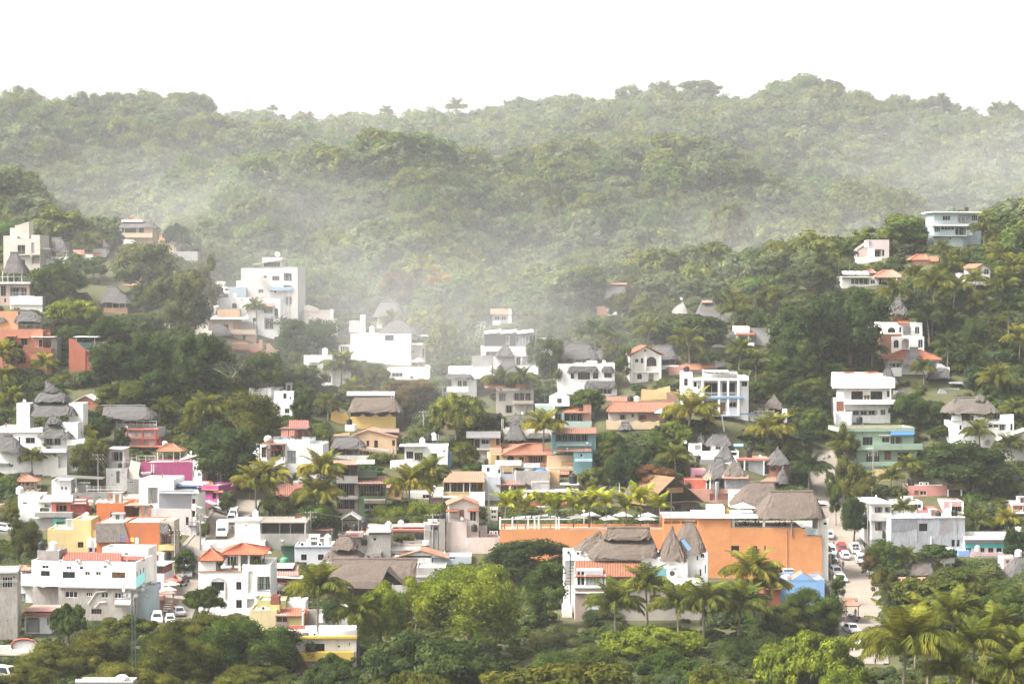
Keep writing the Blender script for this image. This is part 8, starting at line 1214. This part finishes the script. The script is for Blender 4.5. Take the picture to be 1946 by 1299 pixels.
TL = [ # T,u0,u1,vt,vb,kind,tint,base/Y
(P,90,172,1146,1215,'dome','green',None,318),(P,165,312,1168,1225,'dome','olive',None,312),(P,10,150,1215,1300,'round','olive',None,296),(P,95,262,1202,1310,'wispy','olive',None,300),(P,245,412,1192,1310,'wispy','olive',None,292),(P,300,470,1160,1250,'round','olive',None,305),(P,380,568,1168,1320,'wispy','green',None,298),(P,342,434,1113,1168,'dome','green',None,320),
(P,672,775,1102,1225,'wispy','bright',None,308),(P,775,1008,1064,1225,'wispy','bright',None,312),(P,742,840,1095,1200,'wispy','bright',None,318),(P,590,700,1240,1320,'dome','green',None,300),(P,515,610,1188,1300,'wispy','olive',None,302),(P,640,720,1225,1290,'wispy','green',None,306),(P,660,995,1203,1340,'dome','dark',None,285),(P,850,1300,1258,1400,'dome','olive',None,250),
(P,915,1102,1018,1100,'round','dark',1125,None),(P,996,1080,1066,1185,'tall','green',1190,None),(P,995,1120,1185,1270,'round','grey',None,322),(P,1035,1185,1222,1320,'round','olive',None,300),(P,1122,1350,1185,1262,'dome','bright',None,312),(P,1170,1370,1235,1330,'dome','green',None,300),(P,1352,1505,1190,1310,'round','dark',None,308),(P,1425,1665,1197,1330,'dome','bright',None,290),(P,1540,1670,1275,1340,'dome','bright',None,270),
(P,1578,1608,1090,1142,'tall','green',1150,None),(P,1636,1668,1046,1092,'round','brown',1100,None),(P,1482,1600,1113,1195,'round','green',1205,None),(P,1440,1540,1140,1215,'round','olive',None,330),
(P,1640,1708,1024,1085,'round','green',1095,None),(P,1738,1825,1034,1068,'dome','dark',1090,None),(P,1652,1710,1075,1135,'round','olive',1150,None),(P,1680,1920,1082,1160,'dome','olive',None,345),(P,1855,1990,1115,1180,'dome','green',None,335),(P,1905,1960,1002,1065,'round','dark',1075,None),(P,1700,1760,1150,1210,'round','olive',None,330),
(P,1582,1632,800,885,'tall','olive',900,None),(P,1584,1644,862,960,'round','olive',978,None),(P,1594,1652,938,1022,'round','dark',1034,None),(P,1566,1592,895,955,'tall','green',962,None),(P,150,206,486,528,'round','green',534,None),(P,118,162,478,508,'bush','green',512,None),(P,1148,1205,555,606,'round','olive',612,None),(P,1195,1240,560,605,'round','pale',612,None),(P,700,745,700,745,'round','olive',750,None),(P,1622,1668,905,965,'round','olive',990,None),(P,1575,1602,920,985,'tall','green',1000,None),
(P,145,220,778,842,'round','dark',852,None),(P,130,215,830,905,'round','olive',925,None),(P,215,248,810,860,'tall','dark',868,None),(P,355,488,808,922,'round','dark',935,None),(P,405,528,738,852,'wispy','olive',862,None),(P,340,420,762,835,'round','olive',845,None),(P,175,275,728,790,'round','olive',800,None),(P,262,335,700,770,'round','dark',780,None),(P,322,432,626,750,'round','dark',765,None),(P,246,328,630,722,'round','dark',735,None),
(P,205,335,458,560,'round','grey',580,None),(P,285,405,508,640,'round','grey',655,None),(P,368,422,476,600,'tall','grey',610,None),(P,52,165,500,575,'round','green',585,None),(P,82,198,566,622,'dome','bright',640,None),(P,172,268,598,668,'round','dark',680,None),(P,105,155,617,660,'round','green',668,None),(P,170,262,650,720,'round','dark',730,None),(P,245,302,538,592,'round','green',600,None),(P,306,365,424,474,'dome','dark',490,None),(P,212,236,430,470,'tall','dark',480,None),(P,262,318,590,640,'round','grey',650,None),(P,5,45,640,700,'tall','dark',705,None),(P,95,118,608,632,'round','rust',640,None),
(P,715,800,513,592,'round','brown',600,None),(P,523,642,604,692,'round','dark',700,None),(P,455,548,665,752,'round','dark',765,None),(P,540,622,688,748,'round','grey',756,None),(P,552,595,748,800,'round','green',810,None),(P,688,742,690,742,'round','olive',752,None),(P,735,830,720,770,'round','brown',778,None),(P,745,800,742,790,'round','brown',800,None),(P,812,872,608,690,'round','pale',700,None),(P,805,870,600,650,'round','pale',660,None),(P,640,690,590,635,'tall','grey',645,None),
(P,808,930,746,832,'dome','yellow',842,None),(P,1020,1078,638,742,'tall','dark',752,None),(P,998,1040,640,700,'round','green',710,None),(P,1080,1148,738,785,'round','green',795,None),(P,1168,1202,655,725,'tall','green',735,None),(P,1236,1398,597,655,'dome','dark',668,None),(P,1140,1175,650,690,'round','yellow',700,None),(P,856,912,838,895,'round','olive',902,None),(P,910,958,783,822,'round','grey',830,None),
(P,488,580,935,985,'bush','olive',992,None),(P,540,650,955,1000,'bush','green',1006,None),(P,700,775,958,1000,'bush','bright',1006,None),(P,770,850,950,1003,'bush','bright',1008,None),(P,380,400,990,1020,'bush','olive',1024,None),(P,748,790,1012,1030,'bush','olive',1040,None),
(P,1148,1218,858,935,'round','dark',945,None),(P,1172,1196,842,885,'tall','dark',895,None),(P,1205,1285,880,930,'round','rust',945,None),(P,1100,1160,885,935,'round','olive',945,None),
(P,1465,1600,560,690,'round','dark',705,None),(P,1540,1695,545,690,'round','dark',708,None),(P,1480,1560,640,720,'round','dark',728,None),(P,1745,1925,832,925,'round','dark',935,None),(P,1690,1770,745,800,'round','green',812,None),(P,1080,1158,505,590,'tall','green',600,None),(P,1280,1340,488,520,'dome','dark',530,None),(P,1490,1580,500,560,'round','grey',570,None),
(P,1340,1432,380,480,'round','pale',500,690),(P,1030,1075,370,420,'round','olive',None,820),
(P,1288,1372,150,188,'round','grey',None,1180),(P,1540,1608,152,178,'dome','grey',None,1180),(P,1745,1812,182,212,'dome','grey',None,1180),(P,1465,1500,152,172,'round','grey',None,1178),(P,645,700,212,232,'dome','grey',None,1230),(P,1005,1070,203,222,'dome','grey',None,1230),
(P,560,700,1262,1330,'dome','dark',None,280),(P,700,860,1270,1350,'dome','olive',None,262),(P,1000,1140,1232,1320,'round','green',None,300),(P,1290,1450,1262,1350,'dome','olive',None,272),(P,1230,1360,1225,1300,'round','dark',None,318),(P,400,560,1262,1340,'wispy','olive',None,280),(P,150,330,1255,1340,'wispy','olive',None,284),(P,-40,110,1262,1340,'round','olive',None,280),(P,1560,1700,1205,1270,'round','olive',None,322),(P,1640,1760,1180,1250,'round','olive',None,330),(P,1100,1200,1150,1200,'round','grey',None,340),
(P,460,490,900,945,'tall','dark',950,None),(P,415,450,930,975,'round','dark',978,None),(P,0,40,960,1000,'round','olive',1010,None),(P,20,80,985,1060,'round','olive',1070,None),(P,1830,1870,600,660,'round','green',668,None),(P,610,660,1130,1180,'bush','dark',None,322),
(P,305,345,1000,1040,'round','olive',1045,None),(P,330,372,1042,1095,'tall','green',1100,None),
]
for T,u0,u1,vt,vb,kind,tint,base,Y in TL: tree(T,u0,u1,vt,vb,kind,tint,base,Y,where='in the tree belt at the foot of the town' if Y and Y<324 else None)
bare_tree(P,1385,392,472,160,'pale bare branched tree on the misty far slope',seed=5,Y=690); bare_tree(P,437,655,752,200,'grey leafless tree among dark crowns',seed=8); bare_tree(P,300,720,770,90,'small leafless tree above the long thatched roof',seed=9); bare_tree(P,505,720,775,110,'leafless tree beside the white cube house',seed=12)
def fill(u0,u1,v0,v1,n,size,kinds,tints,lim=.10,seed=1,where=None,group=None,Y=None,tall=(.75,1.1)):
    rnd=random.Random(seed); made=0
    for _ in range(n*5):
        if made>=n: break
        u=rnd.uniform(u0,u1); v=rnd.uniform(v0,v1); w_=rnd.uniform(*size); h=w_*rnd.uniform(*tall); k=rnd.choice(kinds)
        if k=='dome': h*=.6
        p=hit(u,v)
        if not clear_of(u-w_/2,u+w_/2,v-h-4,v-4,p[1],lim): continue
        if on_foot(p[0],p[1],-1.0,1): continue
        tree(P,u-w_/2,u+w_/2,v-h-4,v-4,k,rnd.choice(tints),v,where=where,group=group); made+=1
RD=('round','round','round','dome','tall')
fill(1430,1590,690,890,24,(38,70),RD,('green','dark','dark','olive'),seed=2); fill(1690,1946,560,870,34,(32,60),RD,('green','dark','blue','olive','dark'),seed=3); fill(1130,1330,800,935,18,(34,58),RD,('green','olive','green','bright'),seed=4); fill(1180,1480,520,650,22,(34,60),RD,('olive','pale','green','yellow'),seed=5); fill(130,440,640,800,18,(34,64),RD,('green','dark','olive','grey'),seed=6); fill(430,660,600,800,14,(34,60),RD,('grey','olive','green'),seed=7); fill(820,1200,560,760,22,(30,54),RD,('olive','pale','yellow','green'),seed=8); fill(0,240,470,720,14,(30,54),RD,('green','olive','grey'),seed=9); fill(640,860,620,860,12,(30,50),RD,('olive','brown','yellow','grey'),seed=10); fill(1620,1946,420,560,20,(28,48),RD,('green','blue','olive','grey','rust'),seed=12); fill(1620,1946,860,1010,10,(30,50),RD,('green','olive'),seed=13); fill(0,200,880,1060,8,(26,46),('round','bush'),('olive','green'),seed=14); fill(1400,1700,1020,1180,6,(30,50),RD,('green','olive'),seed=15)
# ---------------------------------------------------------------- palms
PL=[(1720,1222,168,None,'coco','palm',238),(1770,1210,96,None,'coco','greyp',280),(1915,1270,100,None,'coco','palm',246),(1811,1165,104,None,'coco','palm',275),(1850,1222,112,None,'coco','palm',250),(1890,1198,112,None,'coco','palm',262),(1944,1238,110,None,'coco','palm',250),(1805,1270,96,None,'coco','palm',240),(1858,1288,66,None,'coco','palm',262),(1902,1286,70,None,'coco','palm',262),(1700,1132,60,1170,'coco','greyp',None),(1745,1160,70,None,'coco','palm',300),
(1168,1145,98,1212,'coco','palm',None),(1227,1108,88,1190,'coco','palm',None),(1285,1145,94,1215,'coco','palm',None),(1337,1138,86,1222,'coco','palm',None),(1427,1082,98,1180,'coco','gold',None),(1408,1148,100,1215,'coco','palm',None),(1462,1110,70,1180,'coco','gold',None),
(605,1116,104,1264,'coco','palm',None),(677,1162,80,1268,'coco','palm',None),
(485,916,78,990,'coco','gold',None),(508,902,76,985,'coco','gold',None),(610,892,82,1000,'coco','gold',None),(602,936,86,1000,'coco','gold',None),(778,918,80,985,'coco','gold',None),(818,893,64,985,'coco','palm',None),(1034,808,70,890,'coco','gold',None),
(951,719,62,785,'royal','greyp',None),(994,716,56,790,'royal','greyp',None),(1130,628,60,690,'royal','dark',None),(1394,586,60,632,'coco','palm',None),(1446,607,48,650,'royal','dark',None),(1306,648,62,696,'coco','palm',None),(1234,626,48,668,'coco','palm',None),(1409,665,52,706,'coco','palm',None),(1436,687,48,752,'coco','greyp',None),(1314,778,90,828,'coco','gold',None),(1456,815,64,862,'coco','gold',None),(1476,810,66,862,'coco','gold',None),(1344,678,42,712,'royal','dark',None),(1282,866,56,912,'coco','palm',None),(1539,886,74,940,'royal','dark',None),
(1595,470,27,540,'royal','dark',None),(1614,480,27,537,'royal','dark',None),(1705,428,30,470,'coco','palm',None),(1733,433,32,475,'coco','palm',None),(1696,447,32,485,'coco','palm',None),(1870,431,46,482,'royal','greyp',None),(1562,498,46,545,'coco','greyp',None),(1790,472,36,520,'coco','palm',None),(1803,505,50,556,'coco','palm',None),(1777,539,64,645,'coco','palm',None),(1699,553,52,606,'coco','palm',None),(1902,488,50,540,'coco','palm',None),(1922,512,52,562,'coco','palm',None),(1906,537,56,600,'coco','palm',None),(1853,530,46,590,'coco','palm',None),(1915,582,62,665,'coco','dark',None),(1761,600,62,665,'coco','dark',None),(1740,518,42,590,'coco','palm',None),(1816,546,50,606,'coco','palm',None),(1802,652,52,706,'coco','dark',None),(1940,640,60,700,'coco','gold',None),
(1613,661,42,706,'royal','dark',None),(1657,661,56,710,'royal','dark',None),(1754,698,42,738,'coco','palm',None),(1892,716,62,766,'coco','palm',None),(1846,675,52,724,'coco','dark',None),(1828,800,42,826,'coco','palm',None),(1860,820,56,860,'coco','palm',None),(1918,843,52,880,'coco','palm',None),(1726,882,48,925,'coco','palm',None),(1851,915,60,955,'coco','palm',None),(1694,905,42,940,'coco','palm',None),(1643,912,46,960,'coco','palm',None),(1600,842,50,900,'coco','palm',None),(1927,778,46,820,'coco','palm',None),(1855,992,56,1020,'coco','palm',None),(1915,985,48,1012,'coco','gold',None),(1717,963,42,990,'coco','palm',None),(1722,1055,44,1090,'coco','palm',None),
(164,460,44,492,'coco','palm',None),(112,505,34,530,'coco','dark',None),(83,690,46,720,'coco','gold',None),(4,672,62,730,'coco','gold',None),(22,753,48,790,'coco','gold',None),(4,716,54,770,'coco','gold',None),(97,771,26,800,'coco','gold',None),(161,823,42,880,'coco','lime',None),(310,773,44,812,'coco','palm',None),(393,773,62,850,'coco','palm',None),(60,868,44,905,'coco','palm',None),(90,860,40,900,'coco','palm',None),
(487,583,40,636,'coco','palm',None),(529,614,34,645,'coco','greyp',None),(803,510,58,592,'coco','gold',None),(833,528,48,612,'dry','dry',None),(785,525,46,590,'coco','gold',None),(650,694,64,740,'coco','palm',None),(667,734,40,762,'coco','gold',None),(798,608,40,660,'coco','gold',None),(824,651,34,698,'coco','gold',None),(745,606,42,640,'coco','palm',None),(622,765,44,800,'coco','palm',None),
(1206,489,22,525,'royal','dark',None),(1240,510,24,540,'coco','gold',None),(1265,508,24,540,'coco','gold',None),(1100,552,40,600,'coco','greyp',None),(1068,555,28,595,'royal','greyp',None)]
for u,v,s,base,st,ti,Y in PL: palm(P,u,v,s,base if base else v+80,st,ti,Y=Y,where='in the palm grove below the street end' if Y else None)
for i,(x,v,s) in enumerate(((640,975,44),(790,1000,44),(905,965,38),(1020,1000,44),(1150,985,50),(1270,965,56),(1400,960,48),(1545,1000,52),(1660,950,58),(1800,985,46),(980,960,34),(720,950,40))):
    p=BOR.pt((x/T9[2]+800-1000)*T13[2],(1132/T9[2]+720-960)*T13[2],2.6+(i%3)*1.2); U,V=px(T9,x,v-28); s*=1.35
    r=palm(P,U,V,s,1005,'young','lime',Y=p.y,sep=True,where='in the planting row on the terrace of the orange restaurant',group='young palms on the orange restaurant terrace')
FP=[(867,203,36),(964,204,28),(735,211,24),(1262,168,34),(1093,200,26),(1843,212,22),(1893,205,28),(1919,206,28),(1789,188,26),(1557,357,40),(1674,357,44),(1591,404,42),(1490,490,24),(949,402,42),(841,431,46),(1061,237,34),(212,244,34),(277,251,34),(324,255,30),(518,207,18),(165,325,34),(200,330,32),(551,300,28),(1870,350,36),(1915,300,36),(560,440,30),(410,395,26),(890,265,30),(395,300,26)]
for u,v,s in FP: palm(P,u,v,s,v+s*.75,'coco','greyp',where='standing out of the forest on the far hills',group='wild palms on the far hills')
# ---------------------------------------------------------------- forest of the hills: largest crowns as trees, the rest as one mass
def make_mass(name,pts,scl,tints,idx,protos,label):
    n=len(pts); me=bpy.data.meshes.new(name); me.vertices.add(n); me.vertices.foreach_set('co',np.asarray(pts,np.float32).ravel())
    a=me.attributes.new('scl','FLOAT_VECTOR','POINT'); a.data.foreach_set('vector',np.asarray(scl,np.float32).ravel())
    a=me.attributes.new('tint','FLOAT_COLOR','POINT'); a.data.foreach_set('color',np.asarray(tints,np.float32).ravel())
    a=me.attributes.new('pick','INT','POINT'); a.data.foreach_set('value',np.asarray(idx,np.int32)); a=me.attributes.new('spin','FLOAT','POINT'); a.data.foreach_set('value',np.asarray(RNG.uniform(0,6.28,n),np.float32))
    o=link(name,me); o['kind']='stuff'; o['label']=label; col=bpy.data.collections.new(name+'_sources')
    for i,m in enumerate(protos): q=bpy.data.objects.new(f'crown_source_{i:02d}',m); col.objects.link(q)
    g=bpy.data.node_groups.new(name,'GeometryNodeTree'); g.interface.new_socket('Geometry',in_out='INPUT',socket_type='NodeSocketGeometry'); g.interface.new_socket('Geometry',in_out='OUTPUT',socket_type='NodeSocketGeometry')
    I=g.nodes.new('NodeGroupInput'); Oo=g.nodes.new('NodeGroupOutput'); ip=g.nodes.new('GeometryNodeInstanceOnPoints'); ci=g.nodes.new('GeometryNodeCollectionInfo'); ci.inputs[0].default_value=col; ci.inputs[1].default_value=True; ci.inputs[2].default_value=True
    def attr(nm,t): x=g.nodes.new('GeometryNodeInputNamedAttribute'); x.data_type=t; x.inputs[0].default_value=nm; return x.outputs[0]
    cx=g.nodes.new('ShaderNodeCombineXYZ'); L2=g.links.new; L2(attr('spin','FLOAT'),cx.inputs[2]); L2(I.outputs[0],ip.inputs['Points']); L2(ci.outputs[0],ip.inputs['Instance']); ip.inputs['Pick Instance'].default_value=True
    L2(attr('pick','INT'),ip.inputs['Instance Index']); L2(cx.outputs[0],ip.inputs['Rotation']); L2(attr('scl','FLOAT_VECTOR'),ip.inputs['Scale']); L2(ip.outputs[0],Oo.inputs[0]); md=o.modifiers.new('mass','NODES'); md.node_group=g; return o
def forest():
    rnd=np.random.default_rng(5); kinds=['round','dome','tall','far','bush']; protos=[]; hs=[]
    for k in kinds:
        for j in range(3): m,h=crown_mesh(k,'far',j); protos.append(m); hs.append(h)
    ys=[]; xs=[]; y=565.
    while y<1330:
        st=6.0 if y<850 else 6.8; n=int(2*(y*.335+20)/st); x=np.linspace(-(y*.335+20),y*.335+20,n)+rnd.uniform(-3,3,n); xs.append(x); ys.append(np.full(n,y)+rnd.uniform(-3,3,n)); y+=st
    x=np.concatenate(xs); y=np.concatenate(ys); z=gz(x,y); big=rnd.random(len(x)); r=np.where(big>.68,rnd.uniform(6.0,9.8,len(x)),rnd.uniform(3.8,6.2,len(x)))*np.where(y<680,.75,np.where(y>850,1.15,1.05))
    k=rnd.choice(len(protos),len(x),p=np.repeat([.34,.22,.10,.24,.10],3)/3); H=np.array(hs)[k]; kk=k//3; hh=r*rnd.uniform(1.2,1.65,len(x)); hh=np.where(kk==1,hh*.62,hh); r=np.where(kk==2,r*.8,r); lift=np.where(kk==1,r*.30,np.where(kk==4,-.3,r*.22))
    FT=('olive','green','grey','olive','grey','green','olive','grey','dark'); base=np.array([TINT[t] for t in FT])*np.array((1.10,1.16,1.22)); pid=(np.clip((np.sin(x*.021+1.3)+np.sin(y*.017+x*.008)+rnd.normal(0,1.0,len(x)))*1.6+3.8,0,8)).astype(int); c=base[pid]*rnd.uniform(.85,1.15,(len(x),1))*1.15; t=np.concatenate([c,np.ones((len(x),1))],1)
    zz=z+lift; ok=np.ones(len(x),bool)
    U,V=project(x,y,zz+hh); U2,V2=project(x,y,zz)
    for i in range(len(x)):
        if y[i]<720:
            wd=r[i]*F/y[i]
            if on_foot(x[i],y[i],r[i]) or not clear_of(U[i]-wd,U[i]+wd,V[i],V2[i],y[i],.06): ok[i]=False
    vis=(U>-60)&(U<2006)&ok
    # visible-most large trees become single trees
    order=np.argsort(-(r/y)*vis*(kk!=4)); taken=0; single=[]; grid={}
    for i in order:
        if taken>=270: break
        if not vis[i] or y[i]>1150: continue
        key=(int(U[i]//34),int(V[i]//16))
        if key in grid: continue
        d=hit(U[i],V[i]+3)
        if abs(d[1]-y[i])>90: continue           # hidden behind a nearer ridge
        grid[key]=1; single.append(i); taken+=1; ok[i]=False
    for i in single:
        cm,H_=crown_mesh(kinds[kk[i]] if kinds[kk[i]]!='far' else 'round','mid',int(k[i])%3); root=empty('forest_tree',(x[i],y[i],z[i]),float(x[i])%6.28); tn=FT[pid[i]]
        cc=link('crown',cm,root,tuple(c[i])+(1,)); cc.location=(0,0,lift[i]); cc.scale=(r[i],r[i],hh[i]*1.1/H_); tt=link('trunk',trunk_mesh(i),root,(.2,.17,.14,1)); tt.scale=(r[i]*.8,r[i]*.8,lift[i]+hh[i]*.6)
        lb='%s %s tree in the forest of the hills'%({0:'round-crowned',1:'flat spreading',2:'tall',3:'round-crowned',4:'low'}[kk[i]],TW[tn]); tag(root,lb,'tree',lb)
    make_mass('forest',np.stack([x,y,zz],1)[ok],np.stack([r,r,hh/H*1.0],1)[ok],t[ok],k[ok],protos,'continuous tropical forest covering the hills behind the town')
    # undergrowth between the houses
    n=32000; uu=rnd.uniform(-420,2366,n); yy=rnd.uniform(255,600,n)**1.0; xx=(uu-CU)/F*yy; zz=gz(xx,yy); r=rnd.uniform(.8,3.0,n); hh=r*rnd.uniform(.8,1.3,n); r=np.where(yy<338,r*.38,r); hh=np.where(yy<338,hh*.4,hh); out=((uu<-45)|(uu>1992))&(rnd.random(n)<.35); r=np.where(out,rnd.uniform(2.6,5,n),r); hh=np.where(out,r*rnd.uniform(1.0,1.6,n),hh); k=rnd.choice([12,13,14,9,10,0],n); H=np.array(hs)[k]; ok=np.ones(n,bool); U,V=project(xx,yy,zz+hh); U2,V2=project(xx,yy,zz)
    for i in range(n):
        wd=r[i]*F/yy[i]
        if on_foot(xx[i],yy[i],r[i],.25) or not clear_of(U[i]-wd,U[i]+wd,V[i],V2[i],yy[i],.05): ok[i]=False
    c=base[rnd.integers(0,8,n)]*rnd.uniform(.7,1.1,(n,1)); t=np.concatenate([c,np.ones((n,1))],1)
    make_mass('undergrowth',np.stack([xx,yy,zz-.2],1)[ok],np.stack([r,r,hh/H],1)[ok],t[ok],k[ok],protos,'shrubs and undergrowth filling the gaps between the houses')
forest()
# ---------------------------------------------------------------- the hazy air
def haze():
    m,n,o=newmat('air'); v=N(n,'ShaderNodeVolumePrincipled'); v.inputs['Color'].default_value=(.97,.975,.98,1); v.inputs['Density'].default_value=HAZE; v.inputs['Anisotropy'].default_value=.15; n.links.new(v.outputs[0],o.inputs[1]); MATS['air']=m
    b=MB(); b.box(-3150,3150,-700,4700,min(-15,GZ.min()-1),max(225,GZ.max()+25)); h=b.obj('haze','air'); h['kind']='stuff'; h['label']='thin pale haze hanging over the town and hills'
haze()
def mist(u,v,Y,size,dens,label,rot=0,sc=.012):
    p=at_depth(u,v,Y); b=MB(); v_,f_=ico((0,0,0),(1,1,1)); m,n,o=newmat('mist'); tc=N(n,'ShaderNodeTexCoord'); ln=N(n,'ShaderNodeVectorMath',operation='LENGTH'); n.links.new(tc.outputs['Object'],ln.inputs[0])
    q=N(n,'ShaderNodeMapRange',interpolation_type='SMOOTHSTEP'); q.inputs[1].default_value=.98; q.inputs[2].default_value=.05; q.inputs[3].default_value=0; q.inputs[4].default_value=1; n.links.new(ln.outputs['Value'],q.inputs[0])
    g=N(n,'ShaderNodeNewGeometry'); ns=ramp(n,noise(n,g.outputs['Position'],sc,3,.55,(1,1,1.6)),.22,.70); mu=N(n,'ShaderNodeMath',operation='MULTIPLY'); n.links.new(q.outputs[0],mu.inputs[0]); n.links.new(ns,mu.inputs[1]); m2=N(n,'ShaderNodeMath',operation='MULTIPLY',i_1=dens); n.links.new(mu.outputs[0],m2.inputs[0])
    pv=N(n,'ShaderNodeVolumePrincipled'); pv.inputs['Color'].default_value=(.98,.975,.96,1); pv.inputs['Anisotropy'].default_value=.15; n.links.new(m2.outputs[0],pv.inputs['Density']); n.links.new(pv.outputs[0],o.inputs[1]); m.cycles.volume_step_rate=1.0; MATS['mist']=m
    import bmesh; bm=bmesh.new(); bmesh.ops.create_icosphere(bm,subdivisions=3,radius=1); me=bpy.data.meshes.new('mist'); bm.to_mesh(me); bm.free(); me.materials.append(m); k=link('mist',me); k.location=p; k.scale=size; k.rotation_euler=(0,0,rot); k['kind']='stuff'; k['label']=label
mist(973,320,990,(560,400,190),.00076,'pale haze over the forested hills',sc=.004)
mist(690,580,540,(150,85,55),.0034,'drifting white mist over the valley between the town and the hills',sc=.008)
mist(850,670,500,(85,60,34),.0052,'thin smoke drifting past the pool house')
mist(1470,470,660,(110,45,26),.006,'low mist lying in the valley behind the ridge houses')
mist(330,390,735,(120,40,30),.004,'thin mist at the foot of the western hill')
mist(1850,340,940,(110,60,50),.005,'bluish mist on the eastern hill flank')
RK={2:('larger','smaller'),3:('largest','middle-sized','smallest')}
for lb,os_ in list(USED.items()):
    if os_[0].get('category') in ('tree','palm') and len(os_) in RK:
        sz=lambda o:max((c.scale[0]*(1.6 if c.name.startswith('frond') else 1) for c in o.children if not c.name.startswith('trunk')),default=0)
        for r_,o in zip(RK[len(os_)],sorted(os_,key=sz,reverse=True)): o['label']=r_+' '+lb
for lb,os_ in list(USED.items()):
    if len(os_)>1:
        for o in os_:
            if not o.get('group'): o['group']=lb
